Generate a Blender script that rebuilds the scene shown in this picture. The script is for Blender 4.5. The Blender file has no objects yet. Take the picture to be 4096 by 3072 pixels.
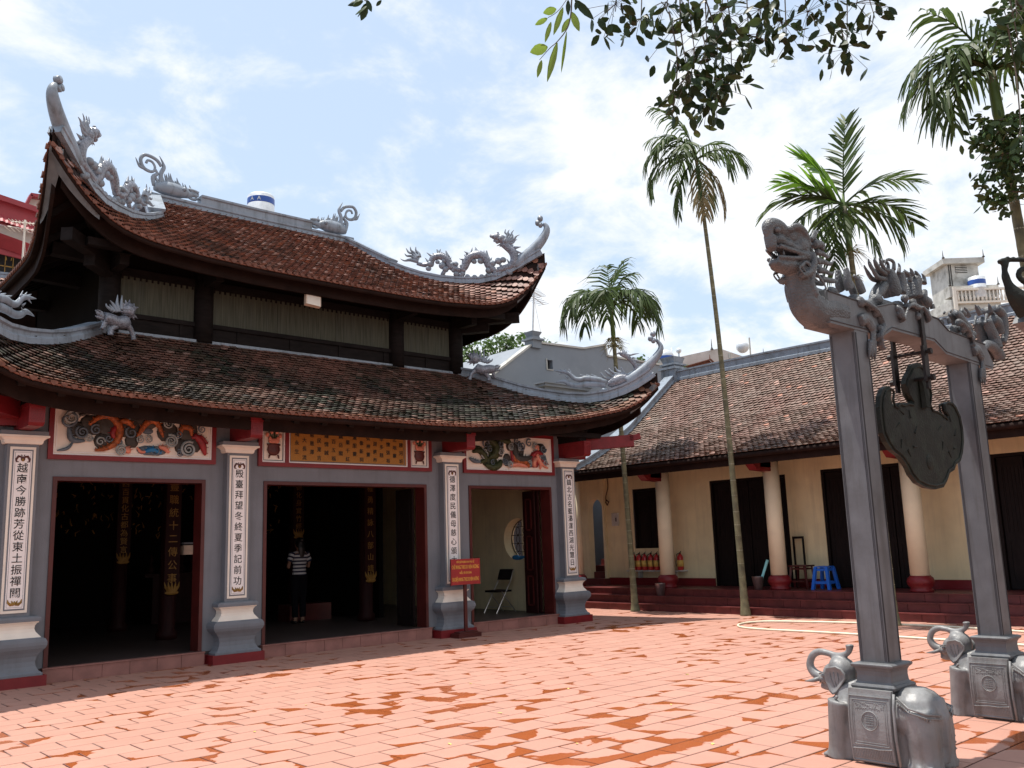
import bpy, bmesh, math, random
from mathutils import Vector, Matrix, noise as mnoise
R = math.radians
random.seed(7)
S = bpy.context.scene
C = S.collection
# ------------------------------------------------------------------ camera
cam = bpy.data.cameras.new('camera'); co = bpy.data.objects.new('camera', cam); C.objects.link(co)
cam.sensor_width = 36; cam.lens = 31.82; cam.clip_start = .05; cam.clip_end = 3000
_yaw, _pitch, _roll = R(41.77), R(9.997), R(-1.937)
_fw = Vector((math.sin(_yaw)*math.cos(_pitch), math.cos(_yaw)*math.cos(_pitch), math.sin(_pitch)))
_r = Vector((math.cos(_yaw), -math.sin(_yaw), 0)); _u = _r.cross(_fw)
_r2 = _r*math.cos(_roll) + _u*math.sin(_roll); _u2 = -_r*math.sin(_roll) + _u*math.cos(_roll)
co.matrix_world = Matrix(((_r2.x, _u2.x, -_fw.x, 0), (_r2.y, _u2.y, -_fw.y, 0), (_r2.z, _u2.z, -_fw.z, 1.6), (0, 0, 0, 1)))
S.camera = co
S.view_settings.view_transform = 'Standard'; S.view_settings.look = 'None'
S.view_settings.exposure = 0.55; S.view_settings.gamma = 1.0
S.view_settings.use_curve_mapping = False
# ------------------------------------------------------------------ light
SUN_DIR = Vector((-.105, .18, 1)).normalized()
sl = bpy.data.lights.new('sun', 'SUN'); sl.energy = 4.4; sl.angle = R(.55); sl.color = (1, .95, .87)
so = bpy.data.objects.new('sun', sl); C.objects.link(so); so.location = (0, 0, 30)
so.rotation_euler = SUN_DIR.to_track_quat('Z', 'Y').to_euler()
W = bpy.data.worlds.new('World'); S.world = W; W.use_nodes = True
def world():
    nt = W.node_tree; N = nt.nodes; L = nt.links; N.clear()
    out = N.new('ShaderNodeOutputWorld'); bg = N.new('ShaderNodeBackground'); bg.inputs[1].default_value = .12
    sky = N.new('ShaderNodeTexSky'); sky.sky_type = 'NISHITA'; sky.sun_disc = False
    sky.sun_elevation = math.asin(SUN_DIR.z); sky.sun_rotation = math.atan2(SUN_DIR.x, SUN_DIR.y)
    sky.air_density = 1.0; sky.dust_density = 1.6; sky.ozone_density = 1.2
    tc = N.new('ShaderNodeTexCoord'); sep = N.new('ShaderNodeSeparateXYZ'); L.new(tc.outputs['Generated'], sep.inputs[0])
    def m(op, a, b=None, c=None):
        n = N.new('ShaderNodeMath'); n.operation = op
        for i, v in enumerate((a, b, c)):
            if v is None: continue
            if isinstance(v, (int, float)): n.inputs[i].default_value = v
            else: L.new(v, n.inputs[i])
        return n.outputs[0]
    zz = m('MAXIMUM', sep.outputs[2], 0.0); dn = m('ADD', zz, .28)
    cx = m('DIVIDE', sep.outputs[0], dn); cy = m('DIVIDE', sep.outputs[1], dn)
    cmb = N.new('ShaderNodeCombineXYZ'); L.new(cx, cmb.inputs[0]); L.new(cy, cmb.inputs[1])
    def nz(scale, detail, rough, off, dist=0):
        mp = N.new('ShaderNodeMapping'); mp.inputs['Location'].default_value = off; L.new(cmb.outputs[0], mp.inputs[0])
        n = N.new('ShaderNodeTexNoise'); n.inputs['Scale'].default_value = scale; n.inputs['Detail'].default_value = detail
        n.inputs['Roughness'].default_value = rough; n.inputs['Distortion'].default_value = dist
        L.new(mp.outputs[0], n.inputs['Vector']); return n.outputs['Fac']
    big = nz(1.1, 4, .5, (3.1, 1.7, 0), .3); med = nz(4.2, 9, .62, (.4, 6.2, 0), .25); fine = nz(13, 6, .6, (9, 2, 0))
    f = m('ADD', m('MULTIPLY', big, .75), m('ADD', m('MULTIPLY', med, 1.0), m('MULTIPLY', fine, .14)))
    # more cloud low down and to the right of the view, clearer to the upper left
    side = m('ADD', m('MULTIPLY', sep.outputs[0], .16), m('MULTIPLY', sep.outputs[1], -.16))
    f = m('ADD', f, side); f = m('ADD', f, m('MULTIPLY', m('SUBTRACT', 1.0, zz), .22))
    rp = N.new('ShaderNodeMapRange'); rp.interpolation_type = 'SMOOTHSTEP'
    rp.inputs['From Min'].default_value = .96; rp.inputs['From Max'].default_value = 1.22; L.new(f, rp.inputs['Value'])
    mx = N.new('ShaderNodeMix'); mx.data_type = 'RGBA'
    L.new(m('MULTIPLY', rp.outputs[0], .93), mx.inputs['Factor'])
    # thin haze lifts the blue a little before the clouds go over it
    hz = N.new('ShaderNodeMix'); hz.data_type = 'RGBA'; hz.inputs['Factor'].default_value = .62
    L.new(sky.outputs[0], hz.inputs[6]); hz.inputs[7].default_value = (4.55, 5.5, 6.65, 1)
    L.new(hz.outputs[2], mx.inputs[6]); mx.inputs[7].default_value = (6.1, 6.2, 6.35, 1)
    L.new(mx.outputs[2], bg.inputs[0]); L.new(bg.outputs[0], out.inputs[0])
world()

# ------------------------------------------------------------------ materials
def M(name, col, rough=.65, var=.12, vs=4.0, bump=0.0, bs=40.0, metal=0.0, attr=False, dirt=None, dirts=1.2, spec=.4, trans=0.0, coat=0.0, emit=None, stretch=None, scales=0.0, streak=0.0, sc=(.05, .05, .045)):
    m = bpy.data.materials.new(name); m.use_nodes = True; nt = m.node_tree; N = nt.nodes; L = nt.links
    b = N['Principled BSDF']; b.inputs['Roughness'].default_value = rough; b.inputs['Metallic'].default_value = metal
    b.inputs['Specular IOR Level'].default_value = spec
    if coat: b.inputs['Coat Weight'].default_value = coat; b.inputs['Coat Roughness'].default_value = .15
    geo = N.new('ShaderNodeNewGeometry'); pos = geo.outputs['Position']
    if stretch:
        mp = N.new('ShaderNodeMapping'); mp.inputs['Scale'].default_value = stretch; L.new(pos, mp.inputs[0]); pos = mp.outputs[0]
    n = N.new('ShaderNodeTexNoise'); n.inputs['Scale'].default_value = vs; n.inputs['Detail'].default_value = 6; L.new(pos, n.inputs['Vector'])
    mr = N.new('ShaderNodeMapRange'); mr.inputs['From Min'].default_value = .3; mr.inputs['From Max'].default_value = .7
    mr.inputs['To Min'].default_value = 1-var; mr.inputs['To Max'].default_value = 1+var; L.new(n.outputs['Fac'], mr.inputs['Value'])
    vm = N.new('ShaderNodeVectorMath'); vm.operation = 'SCALE'; L.new(mr.outputs[0], vm.inputs['Scale'])
    if attr:
        a = N.new('ShaderNodeAttribute'); a.attribute_name = 'tone'; L.new(a.outputs['Color'], vm.inputs[0])
    else: vm.inputs[0].default_value = col
    colo = vm.outputs[0]
    if dirt:
        n2 = N.new('ShaderNodeTexNoise'); n2.inputs['Scale'].default_value = dirts; n2.inputs['Detail'].default_value = 8; n2.inputs['Roughness'].default_value = .65
        L.new(pos, n2.inputs['Vector'])
        r2 = N.new('ShaderNodeMapRange'); r2.inputs['From Min'].default_value = .5; r2.inputs['From Max'].default_value = .72; r2.inputs['To Max'].default_value = dirt[3]
        L.new(n2.outputs['Fac'], r2.inputs['Value'])
        mx = N.new('ShaderNodeMix'); mx.data_type = 'RGBA'; L.new(r2.outputs[0], mx.inputs['Factor']); L.new(colo, mx.inputs[6]); mx.inputs[7].default_value = (*dirt[:3], 1)
        colo = mx.outputs[2]
    if streak:      # rain streaks running down
        mp2 = N.new('ShaderNodeMapping'); mp2.inputs['Scale'].default_value = (7, 7, .55); L.new(geo.outputs['Position'], mp2.inputs[0])
        n5 = N.new('ShaderNodeTexNoise'); n5.inputs['Scale'].default_value = 1.6; n5.inputs['Detail'].default_value = 7; n5.inputs['Roughness'].default_value = .6; L.new(mp2.outputs[0], n5.inputs['Vector'])
        r5 = N.new('ShaderNodeMapRange'); r5.inputs['From Min'].default_value = .50; r5.inputs['From Max'].default_value = .78; r5.inputs['To Max'].default_value = streak; L.new(n5.outputs['Fac'], r5.inputs['Value'])
        m5 = N.new('ShaderNodeMix'); m5.data_type = 'RGBA'; L.new(r5.outputs[0], m5.inputs['Factor']); L.new(colo, m5.inputs[6]); m5.inputs[7].default_value = (*sc, 1); colo = m5.outputs[2]
    L.new(colo, b.inputs['Base Color'])
    if scales:
        vo = N.new('ShaderNodeTexVoronoi'); vo.inputs['Scale'].default_value = scales; L.new(pos, vo.inputs['Vector'])
        bv = N.new('ShaderNodeBump'); bv.inputs['Strength'].default_value = .8; bv.inputs['Distance'].default_value = .006; bv.invert = True
        L.new(vo.outputs['Distance'], bv.inputs['Height']); L.new(bv.outputs[0], b.inputs['Normal'])
    if bump and not scales:
        n3 = N.new('ShaderNodeTexNoise'); n3.inputs['Scale'].default_value = bs; n3.inputs['Detail'].default_value = 4; L.new(pos, n3.inputs['Vector'])
        bp = N.new('ShaderNodeBump'); bp.inputs['Strength'].default_value = bump; bp.inputs['Distance'].default_value = .01
        L.new(n3.outputs['Fac'], bp.inputs['Height']); L.new(bp.outputs[0], b.inputs['Normal'])
    if trans:
        t = N.new('ShaderNodeBsdfTranslucent'); L.new(colo, t.inputs['Color'])
        ms = N.new('ShaderNodeMixShader'); ms.inputs[0].default_value = trans
        L.new(b.outputs[0], ms.inputs[1]); L.new(t.outputs[0], ms.inputs[2]); L.new(ms.outputs[0], N['Material Output'].inputs[0])
    if emit:
        b.inputs['Emission Color'].default_value = (*emit[:3], 1); b.inputs['Emission Strength'].default_value = emit[3]
    return m
mt = {}
mt['grey_wall'] = M('grey_blue_render', (.158, .168, .188), .75, .07, 3, .25, 90, dirt=(.10, .10, .11, .3), streak=.35, sc=(.09, .09, .09))
mt['grey_paint'] = M('grey_ridge_paint', (.235, .275, .325), .42, .10, 3, .3, 60, dirt=(.09, .10, .10, .6), dirts=2.4, streak=.8, sc=(.07, .07, .065))
mt['grey_gate'] = M('grey_gate_cement', (.125, .13, .138), .5, .2, 4, .12, 120, dirt=(.07, .065, .06, .6), dirts=2.5, streak=.7, sc=(.05, .045, .04))
mt['cream'] = M('cream_paint', (.74, .67, .58), .6, .06, 5, .1, 80)
mt['white_panel'] = M('white_panel', (.78, .74, .72), .55, .04, 4)
mt['red'] = M('dark_red_paint', (.17, .010, .013), .45, .15, 6, .1, 60)
mt['red_bracket'] = M('red_bracket_paint', (.17, .010, .014), .45, .15, 8)
mt['maroon_door'] = M('maroon_door_wood', (.020, .004, .004), .6, .3, 4, .2, 40, stretch=(8, 8, 1), spec=.15)
mt['dark_wood'] = M('dark_stained_wood', (.012, .009, .0085), .7, .35, 5, .3, 60, stretch=(1, 1, 4), spec=.12)
mt['eave_wood'] = M('eave_board_wood', (.018, .0095, .0075), .75, .3, 4, .2, 50, spec=.1)
mt['tile_soffit'] = M('terracotta_edge', (.17, .06, .035), .8, .25, 9)
mt['drip'] = M('drip_tile_clay', (.15, .06, .038), .7, .5, 14)
mt['roof_tile'] = M('clay_roof_tile', (.3, .12, .08), .5, .35, 26, .5, 160, attr=True)
mt['ink'] = M('black_ink', (.012, .012, .014), .6, .1)
mt['gold'] = M('gold_paint', (.24, .13, .025), .5, .25, 12, metal=.3)
mt['board_gold'] = M('ochre_panel', (.34, .155, .025), .6, .16, 60, dirt=(.3, .12, .02, .5), dirts=5)
mt['glass_green'] = M('cloudy_translucent_sheet', (.075, .078, .058), .6, .35, 4, 0, 10, stretch=(9, 9, .4), spec=.12, dirt=(.07, .075, .065, .7), dirts=1.5)
mt['yellow_wall'] = M('yellow_lime_wall', (.71, .605, .37), .8, .08, 2.0, .2, 60, dirt=(.52, .43, .29, .5), dirts=1.1, streak=.30, sc=(.34, .27, .18))
mt['yellow_col'] = M('cream_yellow_column', (.78, .70, .50), .65, .07, 3)
mt['dark_door'] = M('dark_door_wood', (.010, .006, .0055), .55, .4, 4, .3, 40, stretch=(6, 6, 1), spec=.15)
mt['step_red'] = M('dark_red_step_tile', (.13, .026, .024), .45, .3, 5, .2, 60, dirt=(.09, .02, .018, .7), dirts=3)
mt['sill_tile'] = M('pink_sill_tile', (.26, .115, .095), .6, .2, 5, .2, 60, dirt=(.2, .09, .07, .6), dirts=4)
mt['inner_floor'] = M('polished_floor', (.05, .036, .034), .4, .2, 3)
mt['bronze'] = M('dark_bronze', (.012, .0135, .010), .6, .4, 9, .5, 50, metal=.0, spec=.25, dirt=(.035, .05, .035, .6), dirts=7)
mt['gate_scale'] = M('grey_scaly_cement', (.10, .103, .108), .40, .2, 8, scales=70, dirt=(.035, .033, .03, .7), dirts=5)
mt['plaster_dim'] = M('shade_toned_soffit_plaster', (.13, .135, .14), .7, .2, 6)  # pale corner plaster, colour darkened to stand in for the eave shade
mt['gate_dark'] = M('gate_groove', (.045, .045, .05), .5, .2, 6)
mt['iron'] = M('rusty_black_iron', (.022, .018, .017), .6, .3, 20, .3, 90, metal=.3)
mt['mosaic'] = M('ceramic_shard_mosaic', (.175, .185, .22), .28, .7, 40, 1.0, 40, spec=.8, dirt=(.02, .025, .045, .9), dirts=20)
mt['elephant'] = M('grey_cement_statue', (.20, .20, .20), .45, .25, 8, .18, 60, dirt=(.09, .08, .07, .7), dirts=4, streak=.75, sc=(.07, .06, .05))
mt['trunk_palm'] = M('palm_trunk_bark', (.16, .15, .085), .85, .3, 9, .6, 60, dirt=(.06, .06, .045, .7), dirts=3)
mt['crownshaft'] = M('green_crownshaft', (.10, .16, .04), .5, .2, 6)
mt['frond'] = M('palm_leaflet', (.060, .095, .026), .5, .4, 3, trans=.42, spec=.25)
mt['frond_light'] = M('young_palm_leaflet', (.14, .27, .03), .42, .25, 3, trans=.5)
mt['frond_dry'] = M('dry_palm_leaflet', (.22, .17, .08), .7, .3, 6, trans=.2)
mt['fruit'] = M('palm_fruit_strands', (.24, .22, .10), .8, .3, 12)
mt['leaf'] = M('glossy_dark_leaf', (.022, .042, .012), .45, .4, 6, trans=.14, spec=.25)
mt['leaf_mid'] = M('mid_green_leaf', (.050, .085, .025), .45, .4, 5, trans=.25, spec=.3)
mt['leaf_light'] = M('young_leaf', (.20, .30, .05), .4, .2, 6, trans=.55)
mt['leaf_far'] = M('far_tree_leaf', (.09, .15, .04), .5, .4, 1.2, trans=.35)
mt['bark'] = M('grey_brown_bark', (.10, .08, .06), .85, .3, 12, .6, 40)
mt['blue_plastic'] = M('blue_plastic', (.02, .13, .55), .35, .05)
mt['cyan_plastic'] = M('pale_cyan_plastic', (.25, .62, .65), .4, .05)
mt['maroon_wood'] = M('maroon_stool_wood', (.07, .012, .010), .4, .2)
mt['steel'] = M('brushed_steel', (.55, .52, .50), .3, .15, 12, metal=.9)
mt['ext_red'] = M('extinguisher_red', (.45, .02, .02), .3, .05, coat=.4)
mt['label'] = M('yellow_label', (.70, .48, .12), .6, .12, 40)
mt['white_plastic'] = M('white_plastic', (.75, .75, .72), .4, .05)
mt['blue_band'] = M('blue_band', (.03, .09, .36), .4, .05)
mt['hose'] = M('pale_hose', (.72, .66, .50), .5, .06)
mt['sign_red'] = M('red_sign_board', (.28, .02, .02), .5, .1)
mt['sign_gold'] = M('yellow_sign_lettering', (.72, .40, .07), .5, .1)
mt['house_red'] = M('red_corrugated_sheet', (.30, .035, .045), .5, .12, 3)
mt['house_cream'] = M('pale_house_wall', (.58, .52, .47), .8, .12, 1.5, dirt=(.35, .31, .28, .5), dirts=.9)
mt['house_grey'] = M('pale_grey_house_wall', (.21, .235, .265), .8, .07, 1.2, dirt=(.33, .35, .37, .4), dirts=.8)
mt['old_concrete'] = M('stained_concrete', (.52, .51, .47), .85, .2, 2, dirt=(.16, .15, .12, .8), dirts=1.6)
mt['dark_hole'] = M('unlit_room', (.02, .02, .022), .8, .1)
mt['shirt_white'] = M('white_knit', (.42, .42, .43), .8, .05)
mt['shirt_navy'] = M('navy_knit', (.012, .014, .035), .8, .05)
mt['trousers'] = M('dark_trousers', (.005, .005, .007), .9, .1, spec=.05)
mt['skin'] = M('skin', (.22, .12, .08), .6, .08)
mt['hair'] = M('black_hair', (.008, .007, .007), .4, .2)
mt['cloud_a'] = M('blue_grey_relief', (.10, .13, .16), .6, .3, 14)
mt['cloud_b'] = M('pale_relief_edge', (.26, .29, .29), .6, .3, 14)
mt['orange'] = M('orange_relief', (.30, .075, .018), .5, .6, 24, scales=60)
mt['relief_dark'] = M('dark_relief', (.045, .04, .035), .6, .3, 14)
mt['relief_green'] = M('green_relief', (.035, .045, .015), .6, .5, 18, scales=60)
mt['relief_red'] = M('crimson_relief', (.24, .018, .022), .5, .3, 14)
mt['relief_pink'] = M('salmon_relief', (.60, .22, .15), .6, .2, 14)
mt['blue_cloth'] = M('blue_cloth', (.02, .16, .35), .7, .1)
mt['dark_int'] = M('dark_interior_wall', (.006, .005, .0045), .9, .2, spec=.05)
mt['lamp_cream'] = M('lamp_housing', (.62, .47, .36), .5, .15, 8)
mt['leaf_yellow'] = M('fallen_yellow_leaf', (.62, .50, .14), .6, .15)

def floor_material():
    m = bpy.data.materials.new('courtyard_terracotta'); m.use_nodes = True; nt = m.node_tree; N = nt.nodes; L = nt.links; b = N['Principled BSDF']
    def mm(op, a, b_=None, c=None):
        n = N.new('ShaderNodeMath'); n.operation = op
        for i, v in enumerate((a, b_, c)):
            if v is None: continue
            if isinstance(v, (int, float)): n.inputs[i].default_value = v
            else: L.new(v, n.inputs[i])
        return n.outputs[0]
    geo = N.new('ShaderNodeNewGeometry'); sp = N.new('ShaderNodeSeparateXYZ'); L.new(geo.outputs['Position'], sp.inputs[0])
    TX, TY = .42, .325
    ry = mm('DIVIDE', mm('SUBTRACT', sp.outputs[1], .28), TY); row = mm('FLOOR', ry); v = mm('FRACT', ry)
    par = mm('MULTIPLY', mm('MODULO', mm('ABSOLUTE', row), 2.0), .5)
    cxx = mm('ADD', mm('DIVIDE', sp.outputs[0], TX), par); colm = mm('FLOOR', cxx); u = mm('FRACT', cxx)
    cb = N.new('ShaderNodeCombineXYZ'); L.new(row, cb.inputs[0]); L.new(colm, cb.inputs[1])
    wn = N.new('ShaderNodeTexWhiteNoise'); wn.noise_dimensions = '2D'; L.new(cb.outputs[0], wn.inputs['Vector'])
    sc = N.new('ShaderNodeSeparateColor'); L.new(wn.outputs['Color'], sc.inputs[0])
    tl = mm('ADD', mm('MULTIPLY', mm('SUBTRACT', u, .5), mm('SUBTRACT', sc.outputs[0], .5)), mm('MULTIPLY', mm('SUBTRACT', v, .5), mm('SUBTRACT', sc.outputs[1], .5)))
    def nz(scale, det, rough=.5, dist=0):
        n = N.new('ShaderNodeTexNoise'); n.inputs['Scale'].default_value = scale; n.inputs['Detail'].default_value = det; n.inputs['Roughness'].default_value = rough; n.inputs['Distortion'].default_value = dist
        L.new(geo.outputs['Position'], n.inputs['Vector']); return n.outputs['Fac']
    low = nz(.55, 2); mid = nz(2.2, 4, .55, .5); fin = nz(60, 3)
    wet = mm('ADD', mm('MULTIPLY', mm('SUBTRACT', low, .5), 1.1), mm('MULTIPLY', mm('SUBTRACT', mid, .5), 1.25))
    wet = mm('ADD', wet, mm('MULTIPLY', tl, 2.0)); wet = mm('ADD', wet, mm('MULTIPLY', mm('SUBTRACT', sc.outputs[2], .5), .10))
    blobs = [(5.1, 6.5, 1.25, .30), (5.95, 8.25, .8, .22), (4.7, 5.3, .9, .30), (5.9, 5.0, .9, .2), (4.7, 8.15, .5, .2), (6.6, 4.2, 1.0, .24), (8.3, 5.3, 1.3, .2), (8.9, 8.3, .9, .16),
             (12.6, 8.0, 2.0, .22), (12.6, 11.6, 1.6, .20), (7.6, 3.0, 1.0, .25), (2.6, 9.0, .9, .22), (5.3, 12.1, 1.2, .22), (8.0, 12.2, 1.6, .15), (9.0, 11.2, .8, .12), (15.2, 10.5, 1.5, .15), (10.5, 6.0, 1.2, .18)]
    for (x, y, r, a) in blobs:
        vv = N.new('ShaderNodeVectorMath'); vv.operation = 'DISTANCE'; L.new(geo.outputs['Position'], vv.inputs[0]); vv.inputs[1].default_value = (x, y, 0)
        k = N.new('ShaderNodeMapRange'); k.interpolation_type = 'SMOOTHSTEP'; k.inputs['From Min'].default_value = 0; k.inputs['From Max'].default_value = r*1.7
        k.inputs['To Min'].default_value = a; k.inputs['To Max'].default_value = 0; L.new(vv.outputs['Value'], k.inputs['Value']); wet = mm('ADD', wet, k.outputs[0])
    # water is drawn towards the joints
    eu = mm('MULTIPLY', mm('MINIMUM', u, mm('SUBTRACT', 1.0, u)), TX); ev = mm('MULTIPLY', mm('MINIMUM', v, mm('SUBTRACT', 1.0, v)), TY)
    ed = mm('MINIMUM', eu, ev)
    jd = N.new('ShaderNodeMapRange'); jd.inputs['From Min'].default_value = .004; jd.inputs['From Max'].default_value = .022; jd.inputs['To Min'].default_value = .80; jd.inputs['To Max'].default_value = 1; L.new(ed, jd.inputs['Value'])
    jr = N.new('ShaderNodeMapRange'); jr.inputs['From Min'].default_value = .0; jr.inputs['From Max'].default_value = .035; jr.inputs['To Min'].default_value = .10; jr.inputs['To Max'].default_value = 0
    L.new(ed, jr.inputs['Value']); wet = mm('ADD', wet, jr.outputs[0])
    W1 = N.new('ShaderNodeMapRange'); W1.interpolation_type = 'SMOOTHSTEP'; W1.inputs['From Min'].default_value = .445; W1.inputs['From Max'].default_value = .495; L.new(wet, W1.inputs['Value'])
    W2 = N.new('ShaderNodeMapRange'); W2.interpolation_type = 'SMOOTHSTEP'; W2.inputs['From Min'].default_value = -.16; W2.inputs['From Max'].default_value = -.02; L.new(wet, W2.inputs['Value'])
    tone = mm('MULTIPLY', jd.outputs[0], mm('ADD', .95, mm('MULTIPLY', sc.outputs[2], .09))); tone = mm('MULTIPLY', tone, mm('ADD', .92, mm('MULTIPLY', fin, .16)))
    tone = mm('MULTIPLY', tone, mm('ADD', .86, mm('MULTIPLY', nz(6.0, 8, .7), .28)))
    dry = N.new('ShaderNodeVectorMath'); dry.operation = 'SCALE'; dry.inputs[0].default_value = (.42, .212, .158); L.new(tone, dry.inputs['Scale'])
    n4 = nz(1.3, 6, .6); pale = N.new('ShaderNodeMix'); pale.data_type = 'RGBA'
    r4 = N.new('ShaderNodeMapRange'); r4.inputs['From Min'].default_value = .45; r4.inputs['From Max'].default_value = .75; r4.inputs['To Max'].default_value = .45; L.new(n4, r4.inputs['Value'])
    L.new(r4.outputs[0], pale.inputs['Factor']); L.new(dry.outputs[0], pale.inputs[6]); pale.inputs[7].default_value = (.44, .245, .185, 1)
    wetc = N.new('ShaderNodeVectorMath'); wetc.operation = 'SCALE'; wetc.inputs[0].default_value = (.34, .092, .030); L.new(tone, wetc.inputs['Scale'])
    mx = N.new('ShaderNodeMix'); mx.data_type = 'RGBA'; L.new(W1.outputs[0], mx.inputs['Factor']); L.new(pale.outputs[2], mx.inputs[6]); L.new(wetc.outputs[0], mx.inputs[7])
    # below the tile faces: the joint bed
    isj = N.new('ShaderNodeMapRange'); isj.inputs['From Min'].default_value = -.0025; isj.inputs['From Max'].default_value = -.0015; isj.inputs['To Min'].default_value = 1; isj.inputs['To Max'].default_value = 0
    L.new(sp.outputs[2], isj.inputs['Value'])
    jc = N.new('ShaderNodeMix'); jc.data_type = 'RGBA'; L.new(W2.outputs[0], jc.inputs['Factor']); jc.inputs[6].default_value = (.22, .145, .12, 1); jc.inputs[7].default_value = (.055, .016, .013, 1)
    fx = N.new('ShaderNodeMix'); fx.data_type = 'RGBA'; L.new(isj.outputs[0], fx.inputs['Factor']); L.new(mx.outputs[2], fx.inputs[6]); L.new(jc.outputs[2], fx.inputs[7])
    L.new(fx.outputs[2], b.inputs['Base Color'])
    ro = N.new('ShaderNodeMapRange'); ro.inputs['To Min'].default_value = .62; ro.inputs['To Max'].default_value = .16; L.new(W1.outputs[0], ro.inputs['Value']); L.new(ro.outputs[0], b.inputs['Roughness'])
    b.inputs['Specular IOR Level'].default_value = .4
    bp = N.new('ShaderNodeBump'); bp.inputs['Strength'].default_value = .12; bp.inputs['Distance'].default_value = .004; L.new(fin, bp.inputs['Height']); L.new(bp.outputs[0], b.inputs['Normal'])
    return m
mt['floor'] = floor_material()

# ------------------------------------------------------------------ mesh helpers
class MB:
    def __init__(s): s.v = []; s.f = []; s.c = []; s.smooth = False
    def add(s, vs, fs, col=None):
        o = len(s.v); s.v += [tuple(p) for p in vs]; s.f += [tuple(i+o for i in f) for f in fs]; s.c += [col]*len(fs); return s
    def box(s, x0, x1, y0, y1, z0, z1, col=None):
        return s.add([(x0, y0, z0), (x1, y0, z0), (x1, y1, z0), (x0, y1, z0), (x0, y0, z1), (x1, y0, z1), (x1, y1, z1), (x0, y1, z1)],
                     [(0, 3, 2, 1), (4, 5, 6, 7), (0, 1, 5, 4), (1, 2, 6, 5), (2, 3, 7, 6), (3, 0, 4, 7)], col)
    def obox(s, c, ax, ay, az):      # oriented box, half-axes
        c, ax, ay, az = map(Vector, (c, ax, ay, az)); P = []
        for k in (-1, 1):
            for (i, j) in ((-1, -1), (1, -1), (1, 1), (-1, 1)): P.append(c+ax*i+ay*j+az*k)
        return s.add(P, [(0, 3, 2, 1), (4, 5, 6, 7), (0, 1, 5, 4), (1, 2, 6, 5), (2, 3, 7, 6), (3, 0, 4, 7)])
    def beam(s, a, b, w, h, up=(0, 0, 1)):
        a, b = Vector(a), Vector(b); d = b-a; u = Vector(up); r = d.cross(u)
        if r.length < 1e-6: r = d.cross(Vector((0, 1, 0)))
        r.normalize(); u = r.cross(d).normalized()
        return s.obox((a+b)/2, d/2, r*w/2, u*h/2)
    def tube(s, pts, rad, n=8, cap=True, flat=1.0, nrm=None):
        pts = [Vector(p) for p in pts]
        if isinstance(rad, (int, float)): rad = [rad]*len(pts)
        o = len(s.v); prev = None
        for i, p in enumerate(pts):
            d = (pts[min(i+1, len(pts)-1)]-pts[max(i-1, 0)])
            if d.length < 1e-9: d = Vector((0, 0, 1))
            d.normalize()
            if nrm is not None:
                a = Vector(nrm); a = (a-d*a.dot(d)); a.normalize()
            else:
                if prev is None:
                    a = d.orthogonal()
                else: a = prev-d*prev.dot(d)
                if a.length < 1e-6: a = d.orthogonal()
                a.normalize(); prev = a
            b = d.cross(a)
            for k in range(n):
                t = 2*math.pi*k/n; s.v.append(tuple(p+a*(math.cos(t)*rad[i]*flat)+b*(math.sin(t)*rad[i])))
        m = len(pts)
        for i in range(m-1):
            for k in range(n):
                s.f.append((o+i*n+k, o+i*n+(k+1) % n, o+(i+1)*n+(k+1) % n, o+(i+1)*n+k)); s.c.append(None)
        if cap:
            s.f.append(tuple(o+k for k in reversed(range(n)))); s.f.append(tuple(o+(m-1)*n+k for k in range(n))); s.c += [None, None]
        return s
    def lathe(s, prof, c=(0, 0, 0), n=16, axis='z'):
        o = len(s.v)
        for (r, z) in prof:
            for k in range(n):
                t = 2*math.pi*k/n; s.v.append((c[0]+math.cos(t)*r, c[1]+math.sin(t)*r, c[2]+z))
        for i in range(len(prof)-1):
            for k in range(n):
                s.f.append((o+i*n+k, o+i*n+(k+1) % n, o+(i+1)*n+(k+1) % n, o+(i+1)*n+k)); s.c.append(None)
        s.f.append(tuple(o+k for k in reversed(range(n)))); s.f.append(tuple(o+(len(prof)-1)*n+k for k in range(n))); s.c += [None, None]
        return s
    def rings(s, R_):       # closed rings of equal count
        n = len(R_[0]); o = len(s.v)
        for r in R_: s.v += [tuple(p) for p in r]
        for i in range(len(R_)-1):
            for k in range(n): s.f.append((o+i*n+k, o+i*n+(k+1) % n, o+(i+1)*n+(k+1) % n, o+(i+1)*n+k)); s.c.append(None)
        s.f.append(tuple(o+k for k in reversed(range(n)))); s.f.append(tuple(o+(len(R_)-1)*n+k for k in range(n))); s.c += [None, None]
        return s
    def ell(s, c, r, n=10, m=7):
        if isinstance(r, (int, float)): r = (r, r, r)
        R_ = []
        for i in range(1, m):
            t = math.pi*i/m; R_.append([(c[0]+r[0]*math.sin(t)*math.cos(2*math.pi*k/n), c[1]+r[1]*math.sin(t)*math.sin(2*math.pi*k/n), c[2]-r[2]*math.cos(t)) for k in range(n)])
        return s.rings(R_)
    def prism(s, poly, a, b):   # poly: list of 3D points (planar), extruded from offset a to b (vectors)
        a, b = Vector(a), Vector(b); n = len(poly); P = [Vector(p)+a for p in poly]+[Vector(p)+b for p in poly]
        return s.add(P, [tuple(reversed(range(n))), tuple(range(n, 2*n))]+[(i, (i+1) % n, n+(i+1) % n, n+i) for i in range(n)])
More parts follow.
